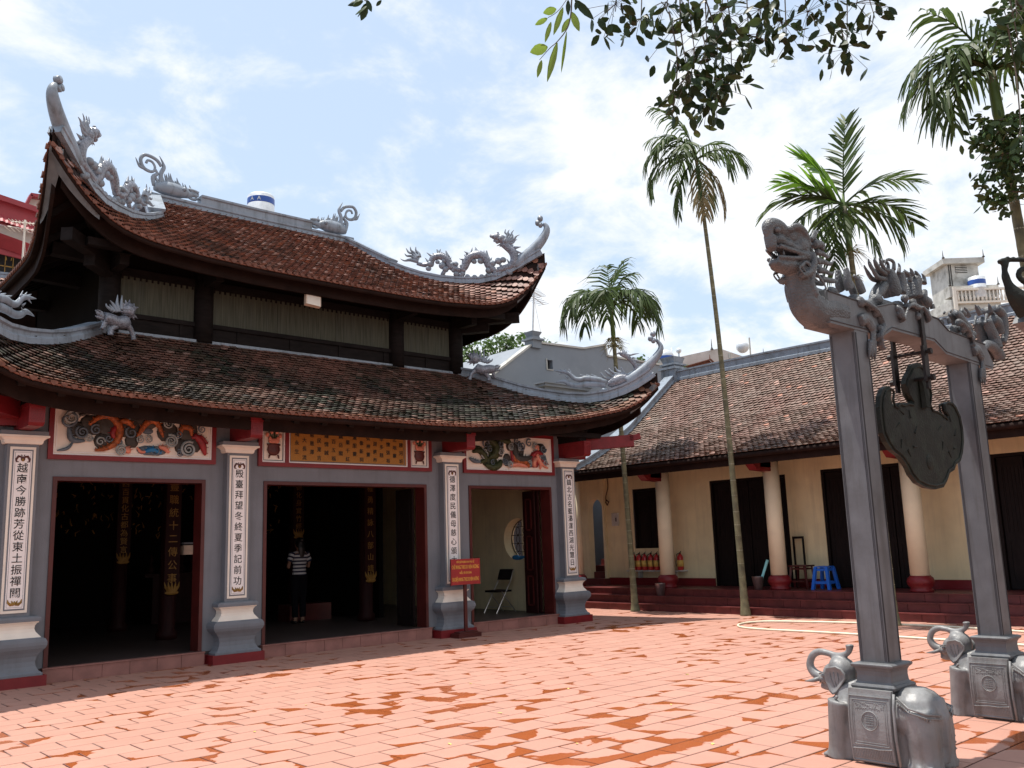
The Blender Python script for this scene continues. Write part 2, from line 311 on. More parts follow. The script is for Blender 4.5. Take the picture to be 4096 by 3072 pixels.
    def mesh(s, name, smooth=False, fix=True):
        me = bpy.data.meshes.new(name); me.from_pydata(s.v, [], s.f)
        if any(c is not None for c in s.c):
            at = me.attributes.new('tone', 'FLOAT_COLOR', 'FACE'); buf = []
            for c in s.c: buf += list(c if c is not None else (.3, .12, .08))+[1.0]
            at.data.foreach_set('color', buf)
        if fix and len(s.f) < 60000:
            bm = bmesh.new(); bm.from_mesh(me); bmesh.ops.recalc_face_normals(bm, faces=bm.faces); bm.to_mesh(me); bm.free()
        if smooth or s.smooth: me.polygons.foreach_set('use_smooth', [True]*len(me.polygons))
        me.update(); return me
def link(name, me, mat, parent=None, loc=None):
    o = bpy.data.objects.new(name, me); C.objects.link(o)
    if mat is not None and not me.materials: me.materials.append(mat)
    if parent is not None: o.parent = parent
    if loc is not None: o.location = loc
    return o
SPLIT = {'dark_partition', 'side_wall', 'hall_skirting', 'corner_bracket', 'panel_ground', 'purlin', 'stretcher', 'spike', 'skirting', 'post_pair', 'window_rail', 'relief_mass', 'hip_dragon_flame', 'hip_dragon_mane', 'hip_dragon_spine', 'hip_dragon_leg', 'hip_dragon_cloud', 'hip_phoenix_cloud', 'hip_phoenix_crest', 'hip_phoenix_tail', 'hip_phoenix_wing', 'ridge_dragon_head_horn', 'ridge_dragon_head_curl', 'guardian_beast_leg', 'guardian_beast_mane', 'mane', 'horn', 'beard', 'flame_crest', 'tail_flame', 'iron_strap', 'bolt', 'roof_flashing', 'poem_board'}
def obj(name, mb, mat, parent=None, smooth=False, fix=True):
    if name in SPLIT:
        par = list(range(len(mb.v)))
        def fd(i):
            while par[i] != i: par[i] = par[par[i]]; i = par[i]
            return i
        for f in mb.f:
            for k in f[1:]: par[fd(k)] = fd(f[0])
        gr = {}
        for f, c in zip(mb.f, mb.c): gr.setdefault(fd(f[0]), []).append((f, c))
        if len(gr) > 1:
            first = None
            for fs in gr.values():
                ids = sorted({i for f, c in fs for i in f}); mp = {i: k for k, i in enumerate(ids)}; q = MB(); q.v = [mb.v[i] for i in ids]; q.f = [tuple(mp[i] for i in f) for f, c in fs]; q.c = [c for f, c in fs]
                o = obj1(name, q, mat, parent, smooth, fix); first = first or o
            return first
    return obj1(name, mb, mat, parent, smooth, fix)
def obj1(name, mb, mat, parent=None, smooth=False, fix=True):
    if parent is not None and parent.type == 'EMPTY' or (parent is not None and 'origin' in parent):
        pass
    me = mb.mesh(name, smooth, fix); o = link(name, me, mt[mat] if isinstance(mat, str) else mat, parent)
    if parent is not None:
        w = parent_world(parent); o.matrix_parent_inverse = w.inverted()
    return o
def parent_world(o):
    m = o.matrix_basis.copy()
    if o.parent is not None: m = parent_world(o.parent) @ o.matrix_parent_inverse @ m
    return m
def thing(name, label, cat, loc=(0, 0, 0), group=None):
    o = bpy.data.objects.new(name, None); C.objects.link(o); o.location = loc; o.empty_display_size = .2
    o['label'] = label; o['category'] = cat
    if group: o['group'] = group
    return o
def tag(o, label, cat, group=None):
    o['label'] = label; o['category'] = cat
    if group: o['group'] = group
    return o
def struct(o): o['kind'] = 'structure'; return o
def stuff(o): o['kind'] = 'stuff'; return o
def kids(o): return [c for c in bpy.data.objects if c.parent == o]
def copy_tree(o, parent=None):
    c = o.copy(); C.objects.link(c)
    if parent is not None: c.parent = parent
    for ch in kids(o): copy_tree(ch, c)
    return c
def blob(name, mb, voxel, mat, parent=None, sm=6, fac=.5):
    me = mb.mesh(name); o = bpy.data.objects.new(name+'_src', me); C.objects.link(o)
    r = o.modifiers.new('r', 'REMESH'); r.mode = 'VOXEL'; r.voxel_size = voxel
    s = o.modifiers.new('s', 'SMOOTH'); s.iterations = sm; s.factor = fac
    dg = bpy.context.evaluated_depsgraph_get(); dg.update()
    m2 = bpy.data.meshes.new_from_object(o.evaluated_get(dg)); bpy.data.objects.remove(o)
    m2.name = name; m2.polygons.foreach_set('use_smooth', [True]*len(m2.polygons)); m2.materials.clear()
    ob = link(name, m2, mt[mat], parent)
    if parent is not None: ob.matrix_parent_inverse = parent_world(parent).inverted()
    return ob
def text(name, body, size, loc, rot, mat, parent=None, bold=0.0, ext=.0015, space=1.0, align='CENTER', sx=1.0, line=1.0):
    cu = bpy.data.curves.new(name, 'FONT'); cu.body = body; cu.size = size; cu.extrude = ext; cu.offset = bold; cu.align_x = align; cu.align_y = 'CENTER'
    cu.space_line = line; cu.space_character = space; cu.resolution_u = 3
    o = bpy.data.objects.new(name+'_src', cu); C.objects.link(o); dg = bpy.context.evaluated_depsgraph_get(); dg.update()
    me = bpy.data.meshes.new_from_object(o.evaluated_get(dg)); bpy.data.objects.remove(o)
    me.materials.clear(); me.transform(Matrix.Diagonal((sx, 1, 1, 1)))
    me.transform(Matrix.Translation(loc) @ rot.to_matrix().to_4x4()); me.name = name
    ob = link(name, me, mt[mat], parent)
    if parent is not None: ob.matrix_parent_inverse = parent_world(parent).inverted()
    return ob
from mathutils import Euler
FACE_S = Euler((R(90), 0, 0))            # text facing -Y
FACE_W = Euler((R(90), 0, R(-90)))       # text facing -X
def lerp(a, b, t): return a+(b-a)*t
def table(T):
    def f(x):
        if x <= T[0][0]: return T[0][1]
        for (a, b), (c, d) in zip(T, T[1:]):
            if x <= c: return lerp(b, d, (x-a)/(c-a))
        return T[-1][1]
    return f
def smooth_table(T, w=.35):
    f = table(T)
    def g(x): return (f(x-w)+f(x-w/2)+f(x)*2+f(x+w/2)+f(x+w))/6
    return g
def spline(pts, n=5):
    P = [Vector(p) for p in pts]; out = []
    for i in range(len(P)-1):
        p0 = P[max(i-1, 0)]; p1 = P[i]; p2 = P[i+1]; p3 = P[min(i+2, len(P)-1)]
        for k in range(n):
            t = k/n; out.append(.5*((2*p1)+(-p0+p2)*t+(2*p0-5*p1+4*p2-p3)*t*t+(-p0+3*p1-3*p2+p3)*t**3))
    out.append(P[-1]); return out
# ================================================================== GROUND
g = MB(); g.add([(-400, -400, -.3), (400, -400, -.3), (400, 400, -.3), (-400, 400, -.3)], [(0, 1, 2, 3)])
mt['earth'] = M('packed_earth', (.22, .16, .12), .9, .2, .5)
struct(obj('ground', g, 'earth'))
g = MB(); g.box(-14, 22, -12, 30, -.25, -.005)
floor = struct(obj('courtyard_floor', g, 'floor', fix=False))
def paving():
    TX, TY, G = .42, .325, .013
    tiles = []
    for r in range(int((-1.2-.28)//TY), int((20-.28)//TY)):
        par = .5*(abs(r) % 2)
        for c in range(-6, 46):
            x0 = (c-par)*TX; y0 = .28+r*TY; x, y = x0+TX/2, y0+TY/2
            if x > 16.3 or x < -1.5: continue
            if y > 13.45 and x < 13.55: continue
            if y > 17.5: continue
            if y < -1.2: continue
            tiles.append((x, y))
    vis = []
    for (x, y) in tiles:
        d = Vector((x, y, -1.6)); zc = d.dot(_fw); inv = zc > 0 and abs(d.dot(_r2)/zc) < .59 and abs(d.dot(_u2)/zc) < .445
        vis.append((0 if inv else 1, zc if inv else 99, x, y))
    vis.sort()
    near = [(t[2], t[3]) for t in vis[:300]]; rest = [(t[2], t[3]) for t in vis[300:]]
    hx, hy = TX/2-G/2, TY/2-G/2; b = .0025
    def tile(mb, x, y, z, tx, ty):
        def zz(px, py): return z+tx*px+ty*py
        P = [(x+sx*hx, y+sy*hy, -.006) for sx, sy in ((-1, -1), (1, -1), (1, 1), (-1, 1))]
        P += [(x+sx*hx, y+sy*hy, zz(sx*hx, sy*hy)-b) for sx, sy in ((-1, -1), (1, -1), (1, 1), (-1, 1))]
        P += [(x+sx*(hx-b), y+sy*(hy-b), zz(sx*hx, sy*hy)) for sx, sy in ((-1, -1), (1, -1), (1, 1), (-1, 1))]
        mb.add(P, [(0, 1, 5, 4), (1, 2, 6, 5), (2, 3, 7, 6), (3, 0, 4, 7), (4, 5, 9, 8), (5, 6, 10, 9), (6, 7, 11, 10), (7, 4, 8, 11), (8, 9, 10, 11)])
    rnd = random.Random(3); V = []
    for k in range(8):
        mb = MB(); tile(mb, 0, 0, rnd.uniform(0.001, .0022), rnd.uniform(-.003, .003), rnd.uniform(-.003, .003)); me = mb.mesh('paving_tile', fix=False); me.materials.append(mt['floor']); V.append(me)
    for (x, y) in near:
        o = link('paving_tile', rnd.choice(V), None, floor); o.location = (x, y, 0)
    mb = MB()
    for (x, y) in rest: tile(mb, x, y, rnd.uniform(0.001, .0022), rnd.uniform(-.003, .003), rnd.uniform(-.003, .003))
    stuff(obj('paving_tiles', mb, 'floor', floor, fix=False))
paving()

# ================================================================== TEMPLE
T = thing('temple_hall', 'two-tiered grey temple hall with dark tiled curved roofs and calligraphy pillars', 'temple', (8.2, 13.4, 0))
CX = 8.2; WY = 13.4
PIL = [3.1, 6.13, 10.27, 13.3]
DOORS = [(3.52, 5.66), (6.61, 9.79), (10.77, 12.93)]
ZF = .19     # inner floor level
ZD = 2.71    # door head
# facade wall with openings
w = MB(); y0, y1 = WY, WY+.28
edges = [2.0]+[e for d in DOORS for e in d]+[13.5]
for i in range(0, len(edges), 2): w.box(edges[i], edges[i+1], y0, y1, 0, ZD)
w.box(2.0, 13.5, y0, y1, ZD, 4.02)
obj('front_wall', w, 'grey_wall', T)
w = MB(); w.box(13.22, 13.5, y1, 14.30, 0, 4.3); w.box(13.22, 13.5, 15.30, 21.2, 0, 4.3)
w.box(13.22, 13.5, 14.30, 15.30, 0, 1.19); w.box(13.22, 13.5, 14.30, 15.30, 2.19, 4.3)
# ring filling the square hole down to a round one
cy, cz, rr = 14.80, 1.69, .445
n = 40; 
for x_ in (13.22, 13.5):
    A = [(x_, cy+math.cos(2*math.pi*k/n)*rr, cz+math.sin(2*math.pi*k/n)*rr) for k in range(n)]
    B_ = []
    for k in range(n):
        t = 2*math.pi*k/n; c_, s_ = math.cos(t), math.sin(t); m_ = max(abs(c_), abs(s_)); B_.append((x_, cy+c_/m_*.5, cz+s_/m_*.5))
    w.add(A+B_, [(k, (k+1) % n, n+(k+1) % n, n+k) for k in range(n)])
A = [(13.22, cy+math.cos(2*math.pi*k/n)*rr, cz+math.sin(2*math.pi*k/n)*rr) for k in range(n)]; B_ = [(13.5, p[1], p[2]) for p in A]
w.add(A+B_, [(k, (k+1) % n, n+(k+1) % n, n+k) for k in range(n)])
w.box(2.0, 2.2, y1, 21.2, 0, 4.3)
obj('side_wall', w, 'yellow_wall', T)
w = MB(); w.box(13.5, 13.52, WY, 21.2, 0, 4.3); w.box(2.0, 13.5, 21.2, 21.4, 0, 4.3); 
# keep outer skin clear of the round window
w = MB(); w.box(13.503, 13.52, WY, 14.30, 0, 4.3); w.box(13.503, 13.52, 15.30, 21.2, 0, 4.3); w.box(13.503, 13.52, 14.3, 15.3, 0, 1.19); w.box(13.503, 13.52, 14.3, 15.3, 2.19, 4.3); w.box(1.98, 13.52, 21.2, 21.4, 0, 4.3)
w.box(1.975, 1.998, WY, 21.2, 0, 4.02); obj('rear_wall', w, 'grey_wall', T)
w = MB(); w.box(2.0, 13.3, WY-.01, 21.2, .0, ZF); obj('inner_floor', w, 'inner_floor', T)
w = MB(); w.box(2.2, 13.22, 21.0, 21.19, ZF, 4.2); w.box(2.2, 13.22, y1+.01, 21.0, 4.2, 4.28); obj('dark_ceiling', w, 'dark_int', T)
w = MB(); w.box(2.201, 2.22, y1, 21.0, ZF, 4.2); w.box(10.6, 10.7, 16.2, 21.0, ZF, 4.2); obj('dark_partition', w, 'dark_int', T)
# round window lattice
w = MB(); X = 13.44
w.tube([(X, cy+math.cos(t*math.pi/18)*(rr-.02), cz+math.sin(t*math.pi/18)*(rr-.02)) for t in range(37)], .012, 6, False)
for dz in (-.27, -.09, .09, .27):
    hw = math.sqrt(rr*rr-dz*dz); w.tube([(X, cy-hw, cz+dz), (X, cy+hw, cz+dz)], .007, 5)
for dy in (-.22, .0, .22):
    for dz in (-.18, .18, 0):
        if abs(dy)+abs(dz) < .45: w.tube([(X, cy+dy+math.cos(t*math.pi/8)*.055, cz+dz*1+math.sin(t*math.pi/8)*.08) for t in range(17)], .007, 5, False)
for dy in (-.15, .1):
    for sz in (-1, 1):
        w.tube([(X, cy+dy, cz+sz*.27), (X, cy+dy, cz+sz*.37), (X, cy+dy+.09, cz+sz*.37), (X, cy+dy+.09, cz+sz*.31), (X, cy+dy+.05, cz+sz*.31)], .007, 5)
obj('round_window_lattice', w, 'iron', T)
# pillars with inscription strips
TXT = ['越南今勝跡芳從東土振禪關', '殿臺拜望冬終夏季記前功', '德澤度民儀母慈心頒大地', '鎮北古名藍潏漾西湖光慧日']
def sq(mb, cx, prof):        # rectangular rings hugging the wall; prof: (offset, z)
    R_ = []
    for (o, z) in prof: R_.append([(cx-.19-o, 13.255-o*.6, z), (cx+.19+o, 13.255-o*.6, z), (cx+.19+o, WY-.001, z), (cx-.19-o, WY-.001, z)])
    return mb.rings(R_)
for i, cx in enumerate(PIL):
    sh = obj('pillar', sq(MB(), cx, [(0, .1), (0, 3.12)]), 'grey_wall', T)
    obj('plinth', sq(MB(), cx, [(.215, 0), (.215, .135)]), 'red', sh)
    obj('lower_base', sq(MB(), cx, [(.17, .135), (.17, .165), (.13, .19), (.095, .25), (.085, .31), (.10, .37), (.135, .42), (.185, .47), (.205, .51), (.205, .55), (.185, .59), (.145, .61)]), 'grey_wall', sh)
    obj('upper_base', sq(MB(), cx, [(.135, .61), (.11, .64), (.075, .68), (.06, .72), (.065, .76), (.085, .79), (.105, .80), (.105, .815)]), 'cream', sh)
    obj('base_cornice', sq(MB(), cx, [(.13, .815), (.13, .85), (.11, .875), (.04, .885)]), 'grey_wall', sh)
    obj('capital', sq(MB(), cx, [(.03, 3.12), (.045, 3.14), (.05, 3.17), (.085, 3.20), (.115, 3.21), (.115, 3.235)]), 'cream', sh)
    obj('abacus', sq(MB(), cx, [(.10, 3.235), (.10, 3.29)]), 'grey_wall', sh)
    yf = 13.255
    m_ = MB(); m_.box(cx-.155, cx+.155, yf-.012, yf+.001, .93, 3.08); pn = obj('inscription_frame', m_, 'cream', sh)
    m_ = MB(); m_.box(cx-.125, cx+.125, yf-.015, yf-.011, .965, 3.045); obj('grey_inlay', m_, 'grey_wall', sh)
    m_ = MB(); m_.box(cx-.108, cx+.108, yf-.020, yf-.014, .985, 3.025); obj('inscription_panel', m_, 'white_panel', sh)
    m_ = MB(); m_.box(cx-.095, cx-.091, yf-.0215, yf-.0195, 1.0, 3.01); m_.box(cx+.091, cx+.095, yf-.0215, yf-.0195, 1.0, 3.01); m_.box(cx-.091, cx+.091, yf-.0215, yf-.0195, 1.0, 1.004); m_.box(cx-.091, cx+.091, yf-.0215, yf-.0195, 3.006, 3.01)
    obj('panel_line', m_, 'grey_wall', sh)
    nch = len(TXT[i]); z1_, z0_ = (2.80, 1.17)
    text('calligraphy', '\n'.join(TXT[i]), .135, Vector((cx, yf-.0215, (z0_+z1_)/2)), FACE_S, 'ink', sh, bold=.0009, line=(z1_-z0_)/(nch-1)/.135*.99)
    # bat ornament above, gold scroll below
    m_ = MB(); zc = 2.915
    m_.ell((cx, yf-.022, zc+.005), (.028, .006, .034)); 
    for s in (-1, 1):
        m_.tube([(cx+s*.02, yf-.022, zc+.03), (cx+s*.055, yf-.022, zc+.038), (cx+s*.08, yf-.022, zc+.0), (cx+s*.075, yf-.022, zc-.035), (cx+s*.05, yf-.022, zc-.035)], [.014, .018, .016, .010, .006], 6, flat=.5, nrm=(0, 1, 0))
        m_.tube([(cx+s*.012, yf-.022, zc+.04), (cx+s*.02, yf-.022, zc+.062)], [.008, .003], 5)
    obj('bat_ornament', m_, 'maroon_wood', sh)
    m_ = MB(); m_.ell((cx, yf-.026, zc-.01), (.016, .005, .02)); zc = 1.065
    for s in (-1, 1):
        m_.tube([(cx+s*.01, yf-.022, zc-.02), (cx+s*.045, yf-.022, zc-.025), (cx+s*.075, yf-.022, zc+.0), (cx+s*.083, yf-.022, zc+.04)], [.02, .022, .016, .004], 6, flat=.4, nrm=(0, 1, 0))
        m_.tube([(cx+s*.02, yf-.022, zc-.01), (cx+s*.035, yf-.022, zc+.025)], [.016, .003], 5)
    m_.tube([(cx, yf-.022, zc-.03), (cx, yf-.022, zc+.02)], [.02, .004], 6)
    obj('gold_scroll', m_, 'gold', sh)
    # projecting beam end on top of the pillar
    bz0, bz1 = 3.30, 3.60; bm_ = MB(); bm_.box(cx-.095, cx+.095, 12.66, WY, bz0+.04, bz1-.05); bm_.box(cx-.105, cx+.105, 12.645, WY, bz1-.05, bz1)
    R_ = [[(cx-.09, 12.70, bz0), (cx+.09, 12.70, bz0), (cx+.09, WY, bz0), (cx-.09, WY, bz0)], [(cx-.095, 12.66, bz0+.04), (cx+.095, 12.66, bz0+.04), (cx+.095, WY, bz0+.04), (cx-.095, WY, bz0+.04)]]
    bm_.rings(R_); be = obj('beam_end', bm_, 'red_bracket', T)
    m_ = MB(); yb = 12.655
    for k, (a, b_, zz) in enumerate([(-.07, .07, .20), (-.055, .055, .175), (-.07, .07, .15), (-.045, .045, .125), (-.06, .06, .10), (-.07, .07, .075)]): m_.box(cx+a, cx+b_, yb, yb+.01, bz0+zz-.004, bz0+zz+.004)
    for a in (-.07, 0, .07): m_.box(cx+a-.003, cx+a+.003, yb+.001, yb+.01, bz0+.07, bz0+.2)
    obj('longevity_carving', m_, 'red', be)
    # dark bracket block above
    m_ = MB(); m_.box(cx-.10, cx+.10, 12.78, WY, 3.56, 3.72); m_.box(cx-.13, cx+.13, 13.0, WY, 3.72, 3.86); obj('bracket_block', m_, 'dark_wood', T)
for sx, cx in ((1, 13.3), (-1, 3.1)):      # diagonal corner beam
    m_ = MB(); a = Vector((cx, 13.35, 3.56)); b_ = Vector((cx+sx*1.03, 12.32, 3.62)); m_.beam(a, b_, .2, .24)
    m_.beam(b_-Vector((sx*.12, -.12, -.02)), b_+Vector((sx*.10, -.10, .09)), .2, .11); obj('corner_beam', m_, 'red_bracket', T)
    m_ = MB(); m_.box(cx-.1, cx+sx*.55 if sx > 0 else cx+.1, 13.25, 13.45, 3.30, 3.58) if sx > 0 else m_.box(cx-.55, cx+.1, 13.25, 13.45, 3.36, 3.54); obj('side_beam_end', m_, 'red_bracket', T)
# skirting between pillars and dark red door frames, thresholds
for i, (a, b_) in enumerate(DOORS):
    f = MB(); t = .055
    f.box(a, a+t, WY-.02, WY+.26, ZF, ZD-t); f.box(b_-t, b_, WY-.02, WY+.26, ZF, ZD-t); f.box(a, b_, WY-.02, WY+.26, ZD-t, ZD)
    obj('door_frame', f, 'maroon_wood', T)
    # step riser faced with tiles: each a piece
    xs = a-.02; L_ = b_-a+.04; nt_ = round(L_/.36); rn = random.Random(i+5)
    st = MB(); st.box(a-.02, b_+.02, WY-.075, WY, 0, ZF-.012); stp = obj('threshold_step', st, 'sill_tile', T)
    cuts = [0]+[ (k+rn.uniform(-.12, .12))/nt_ for k in range(1, nt_)]+[1]
    for k in range(nt_):
        q = MB(); q.box(xs+cuts[k]*L_+.003, xs+cuts[k+1]*L_-.003, WY-.085-.002*rn.random(), WY-.074, .004, ZF-.014); obj('riser_tile', q, 'sill_tile', stp)
    q = MB(); q.box(a-.025, b_+.025, WY-.10, WY+.02, ZF-.012, ZF+.004); obj('nosing', q, 'sill_tile', stp)
sk = MB()
for i in range(0, len(edges), 2): sk.box(edges[i], edges[i+1], WY-.02, WY, 0, .14)
obj('skirting', sk, 'red', T)
# folded door leaves seen inside each bay, by the right jamb
for i, (a, b_) in enumerate(DOORS):
    n_ = (0, 1, 2)[i]; lw_ = (0, .52, .34)[i]
    for k in range(n_):
        m_ = MB(); xx = b_-.08-.11*k; m_.box(xx-.04, xx, WY+.28, WY+.28+lw_, ZF+.02, ZD-.06)
        lf = obj('door_leaf', m_, 'maroon_door' if i == 2 else 'dark_door', T)
        m_ = MB()
        for (z0_, z1_) in ((.35, .95), (1.05, 1.75), (1.85, 2.5)):
            m_.box(xx-.05, xx-.04, WY+.36, WY+.28+lw_-.08, z0_, z0_+.03); m_.box(xx-.05, xx-.04, WY+.36, WY+.28+lw_-.08, z1_-.03, z1_)
            m_.box(xx-.05, xx-.04, WY+.36, WY+.39, z0_, z1_); m_.box(xx-.05, xx-.04, WY+.28+lw_-.11, WY+.28+lw_-.08, z0_, z1_)
        obj('panel_moulding', m_, 'maroon_wood' if i == 2 else 'dark_door', lf)
# inner columns with couplet boards
def inner_col(x, y, s, top, bot, sz=.16):
    m_ = MB(); m_.lathe([(.17, 0), (.18, .1), (.14, .16), (.135, 4.0)], (x, y, ZF), 16); c_ = obj('inner_column', m_, 'maroon_door', T, smooth=True)
    yf = y-.15; m_ = MB(); m_.box(x-.13, x+.13, yf-.02, yf, bot-.15, top+.5); bd = obj('couplet_board', m_, 'maroon_door', c_)
    text('gold_characters', '\n'.join(s), sz, Vector((x, yf-.024, (top+bot)/2+.07)), FACE_S, 'gold', bd, bold=0, line=(top-bot)/max(1, len(s)-1)/sz*.99)
    m_ = MB()
    for k in range(5):
        t = (k-2)/2; m_.tube([(x+t*.05, yf-.025, bot-.13), (x+t*.11, yf-.03, bot-.05), (x+t*.13, yf-.025, bot+.03)], [.03, .022, .004], 6)
    m_.ell((x, yf-.03, bot-.15), (.12, .02, .04)); obj('gilt_lotus', m_, 'gold', bd)
inner_col(6.10, 15.9, '護靈職統十二傳公事', 2.92, 1.12, .17)
inner_col(10.06, 15.85, '權勇精詠八部山靖', 2.72, 1.12, .15)
inner_col(6.18, 18.6, '番四百貫化古都為賢言', 3.1, 1.65, .15)
inner_col(9.95, 18.6, '靈德化身實竹經', 3.1, 2.05, .15)
# interior furnishing: altar table, votive shelf and offering box
m_ = MB(); m_.box(7.2, 9.3, 19.6, 20.6, ZF, 1.15); m_.box(7.0, 9.5, 19.5, 20.7, 1.15, 1.22)
for k in range(9): m_.lathe([(.05, 0), (.07, .1), (.03, .2), (.05, .3), (.01, .4)], (7.3+k*.22, 20.0, 1.22), 8)
o_ = obj('altar_table', m_, 'maroon_door'); tag(o_, 'dark altar table at the back of the middle bay inside the hall', 'altar')
m_ = MB(); m_.box(9.05, 10.0, 17.1, 17.6, ZF, .52); o_ = obj('kneeling_platform', m_, 'maroon_wood'); tag(o_, 'low dark red kneeling platform beside the person in the middle bay', 'platform')
rn = random.Random(11); m_ = MB()
for k in range(130):
    x, z = rn.uniform(6.7, 10.0), rn.uniform(1.9, 3.3)
    if 7.2 < x < 9.2 and z < 2.6: continue
    m_.tube([(x, 19.3, z), (x+rn.uniform(-.05, .05), 19.28, z+rn.uniform(.02, .08)), (x+rn.uniform(-.09, .09), 19.3, z+rn.uniform(.0, .14))], [.012, .016, .004], 5)
for k in range(90):
    x, z = rn.uniform(4.6, 6.6), rn.uniform(2.0, 3.3)
    m_.tube([(x, 18.9, z), (x+rn.uniform(-.05, .05), 18.88, z+rn.uniform(.02, .08)), (x+rn.uniform(-.09, .09), 18.9, z+rn.uniform(.0, .14))], [.012, .016, .004], 5)
stuff(obj('gilt_tracery', m_, 'gold', T))
m_ = MB(); m_.box(6.28, 6.5, 15.7, 15.9, 1.60, 1.76); m_.box(6.30, 6.48, 15.69, 15.70, 1.62, 1.74); o_ = obj('offering_box', m_, 'lamp_cream'); 
m_ = MB(); m_.box(6.27, 6.51, 15.68, 15.92, 1.78, 1.81); obj('lid', m_, 'grey_wall', o_); tag(o_, 'small pale box fixed beside the couplet board in the left bay', 'box')

# relief panels above the doors
def frame(mb, x0, x1, z0, z1, t, ya, yb): mb.box(x0, x0+t, ya, yb, z0, z1); mb.box(x1-t, x1, ya, yb, z0, z1); mb.box(x0+t, x1-t, ya, yb, z0, z0+t); mb.box(x0+t, x1-t, ya, yb, z1-t, z1)
def panel(x0, x1, z0=2.945, z1=3.76, inner='cream'):
    m_ = MB(); frame(m_, x0, x1, z0, z1, .065, WY-.045, WY); p = obj('panel_frame', m_, 'red', T)
    m_ = MB(); m_.box(x0+.065, x1-.065, WY-.012, WY-.002, z0+.065, z1-.065); obj('panel_ground', m_, inner, p)
    m_ = MB(); frame(m_, x0+.066, x1-.066, z0+.066, z1-.066, .018, WY-.03, WY-.012); frame(m_, x0+.10, x1-.10, z0+.10, z1-.10, .012, WY-.022, WY-.012); obj('white_moulding', m_, 'white_panel', p)
    return p
def spiral(mb, x, z, r, turns=2.0, ph=0, sgn=1, y=WY-.05, tail=None):
    n_ = int(14*turns)+1; P = []; Rr = []
    for k in range(n_):
        t = k/(n_-1); a = ph+sgn*t*turns*2*math.pi; q = r*(1-.88*t); P.append((x+math.cos(a)*q, y-.02*math.sin(t*3), z+math.sin(a)*q)); Rr.append(max(.006, r*.20*(1-.6*t)))
    if tail: P = [tail]+P; Rr = [Rr[0]*.3]+Rr
    mb.tube(P, Rr, 6)
p = panel(3.43, 5.80)
def PN(u, v, x0=3.50, x1=5.72, z0=3.02, z1=3.70): return x0+(x1-x0)*u, z0+(z1-z0)*v
rn = random.Random(4)
def relief(p, x0, x1, z0, z1, spir, tubes, blobs_):
    for mat_ in sorted(set(s[-1] for s in spir)):
        for (u, v, r, tn, ph, sg, mm_) in spir:
            if mm_ == mat_:
                mb = MB(); x, z = PN(u, v, x0, x1, z0, z1); spiral(mb, x, z, r, tn, ph, sg); obj('relief_cloud', mb, mat_, p, smooth=True)
    for (pts, rad, mm_) in tubes:
        P = []
        for (u, v) in pts:
            x, z = PN(u, v, x0, x1, z0, z1); P.append((x, WY-.045, z))
        sp = spline(P, 5); n_ = len(sp); rr_ = [rad*math.sin(math.pi*(.12+.8*k/(n_-1))) if rad > 0 else -rad for k in range(n_)]
        rr_ = [q*.8 for q in rr_]; mb = MB(); mb.tube(sp, rr_, 7); 
        if rad > .03:
            for k in range(1, n_-1, 2):
                d = sp[k+1]-sp[k-1]; nn = Vector((-d.z, 0, d.x)).normalized()
                if nn.z < 0: nn = -nn
                mb.tube([sp[k]+nn*rr_[k]*.7, sp[k]+nn*(rr_[k]*1.5+.012)+d*.2], [.012, .002], 4)
        obj('relief_body', mb, mm_, p, smooth=True)
    for mat_ in sorted(set(s[-1] for s in blobs_)):
        mb = MB()
        for (u, v, a, b_, mm_) in blobs_:
            if mm_ == mat_:
                x, z = PN(u, v, x0, x1, z0, z1); mb.ell((x, WY-.02, z), (a, .022, b_), 10, 6)
        obj('relief_mass', mb, mat_, p, smooth=True)
A_, B__ = 'cloud_a', 'cloud_b'
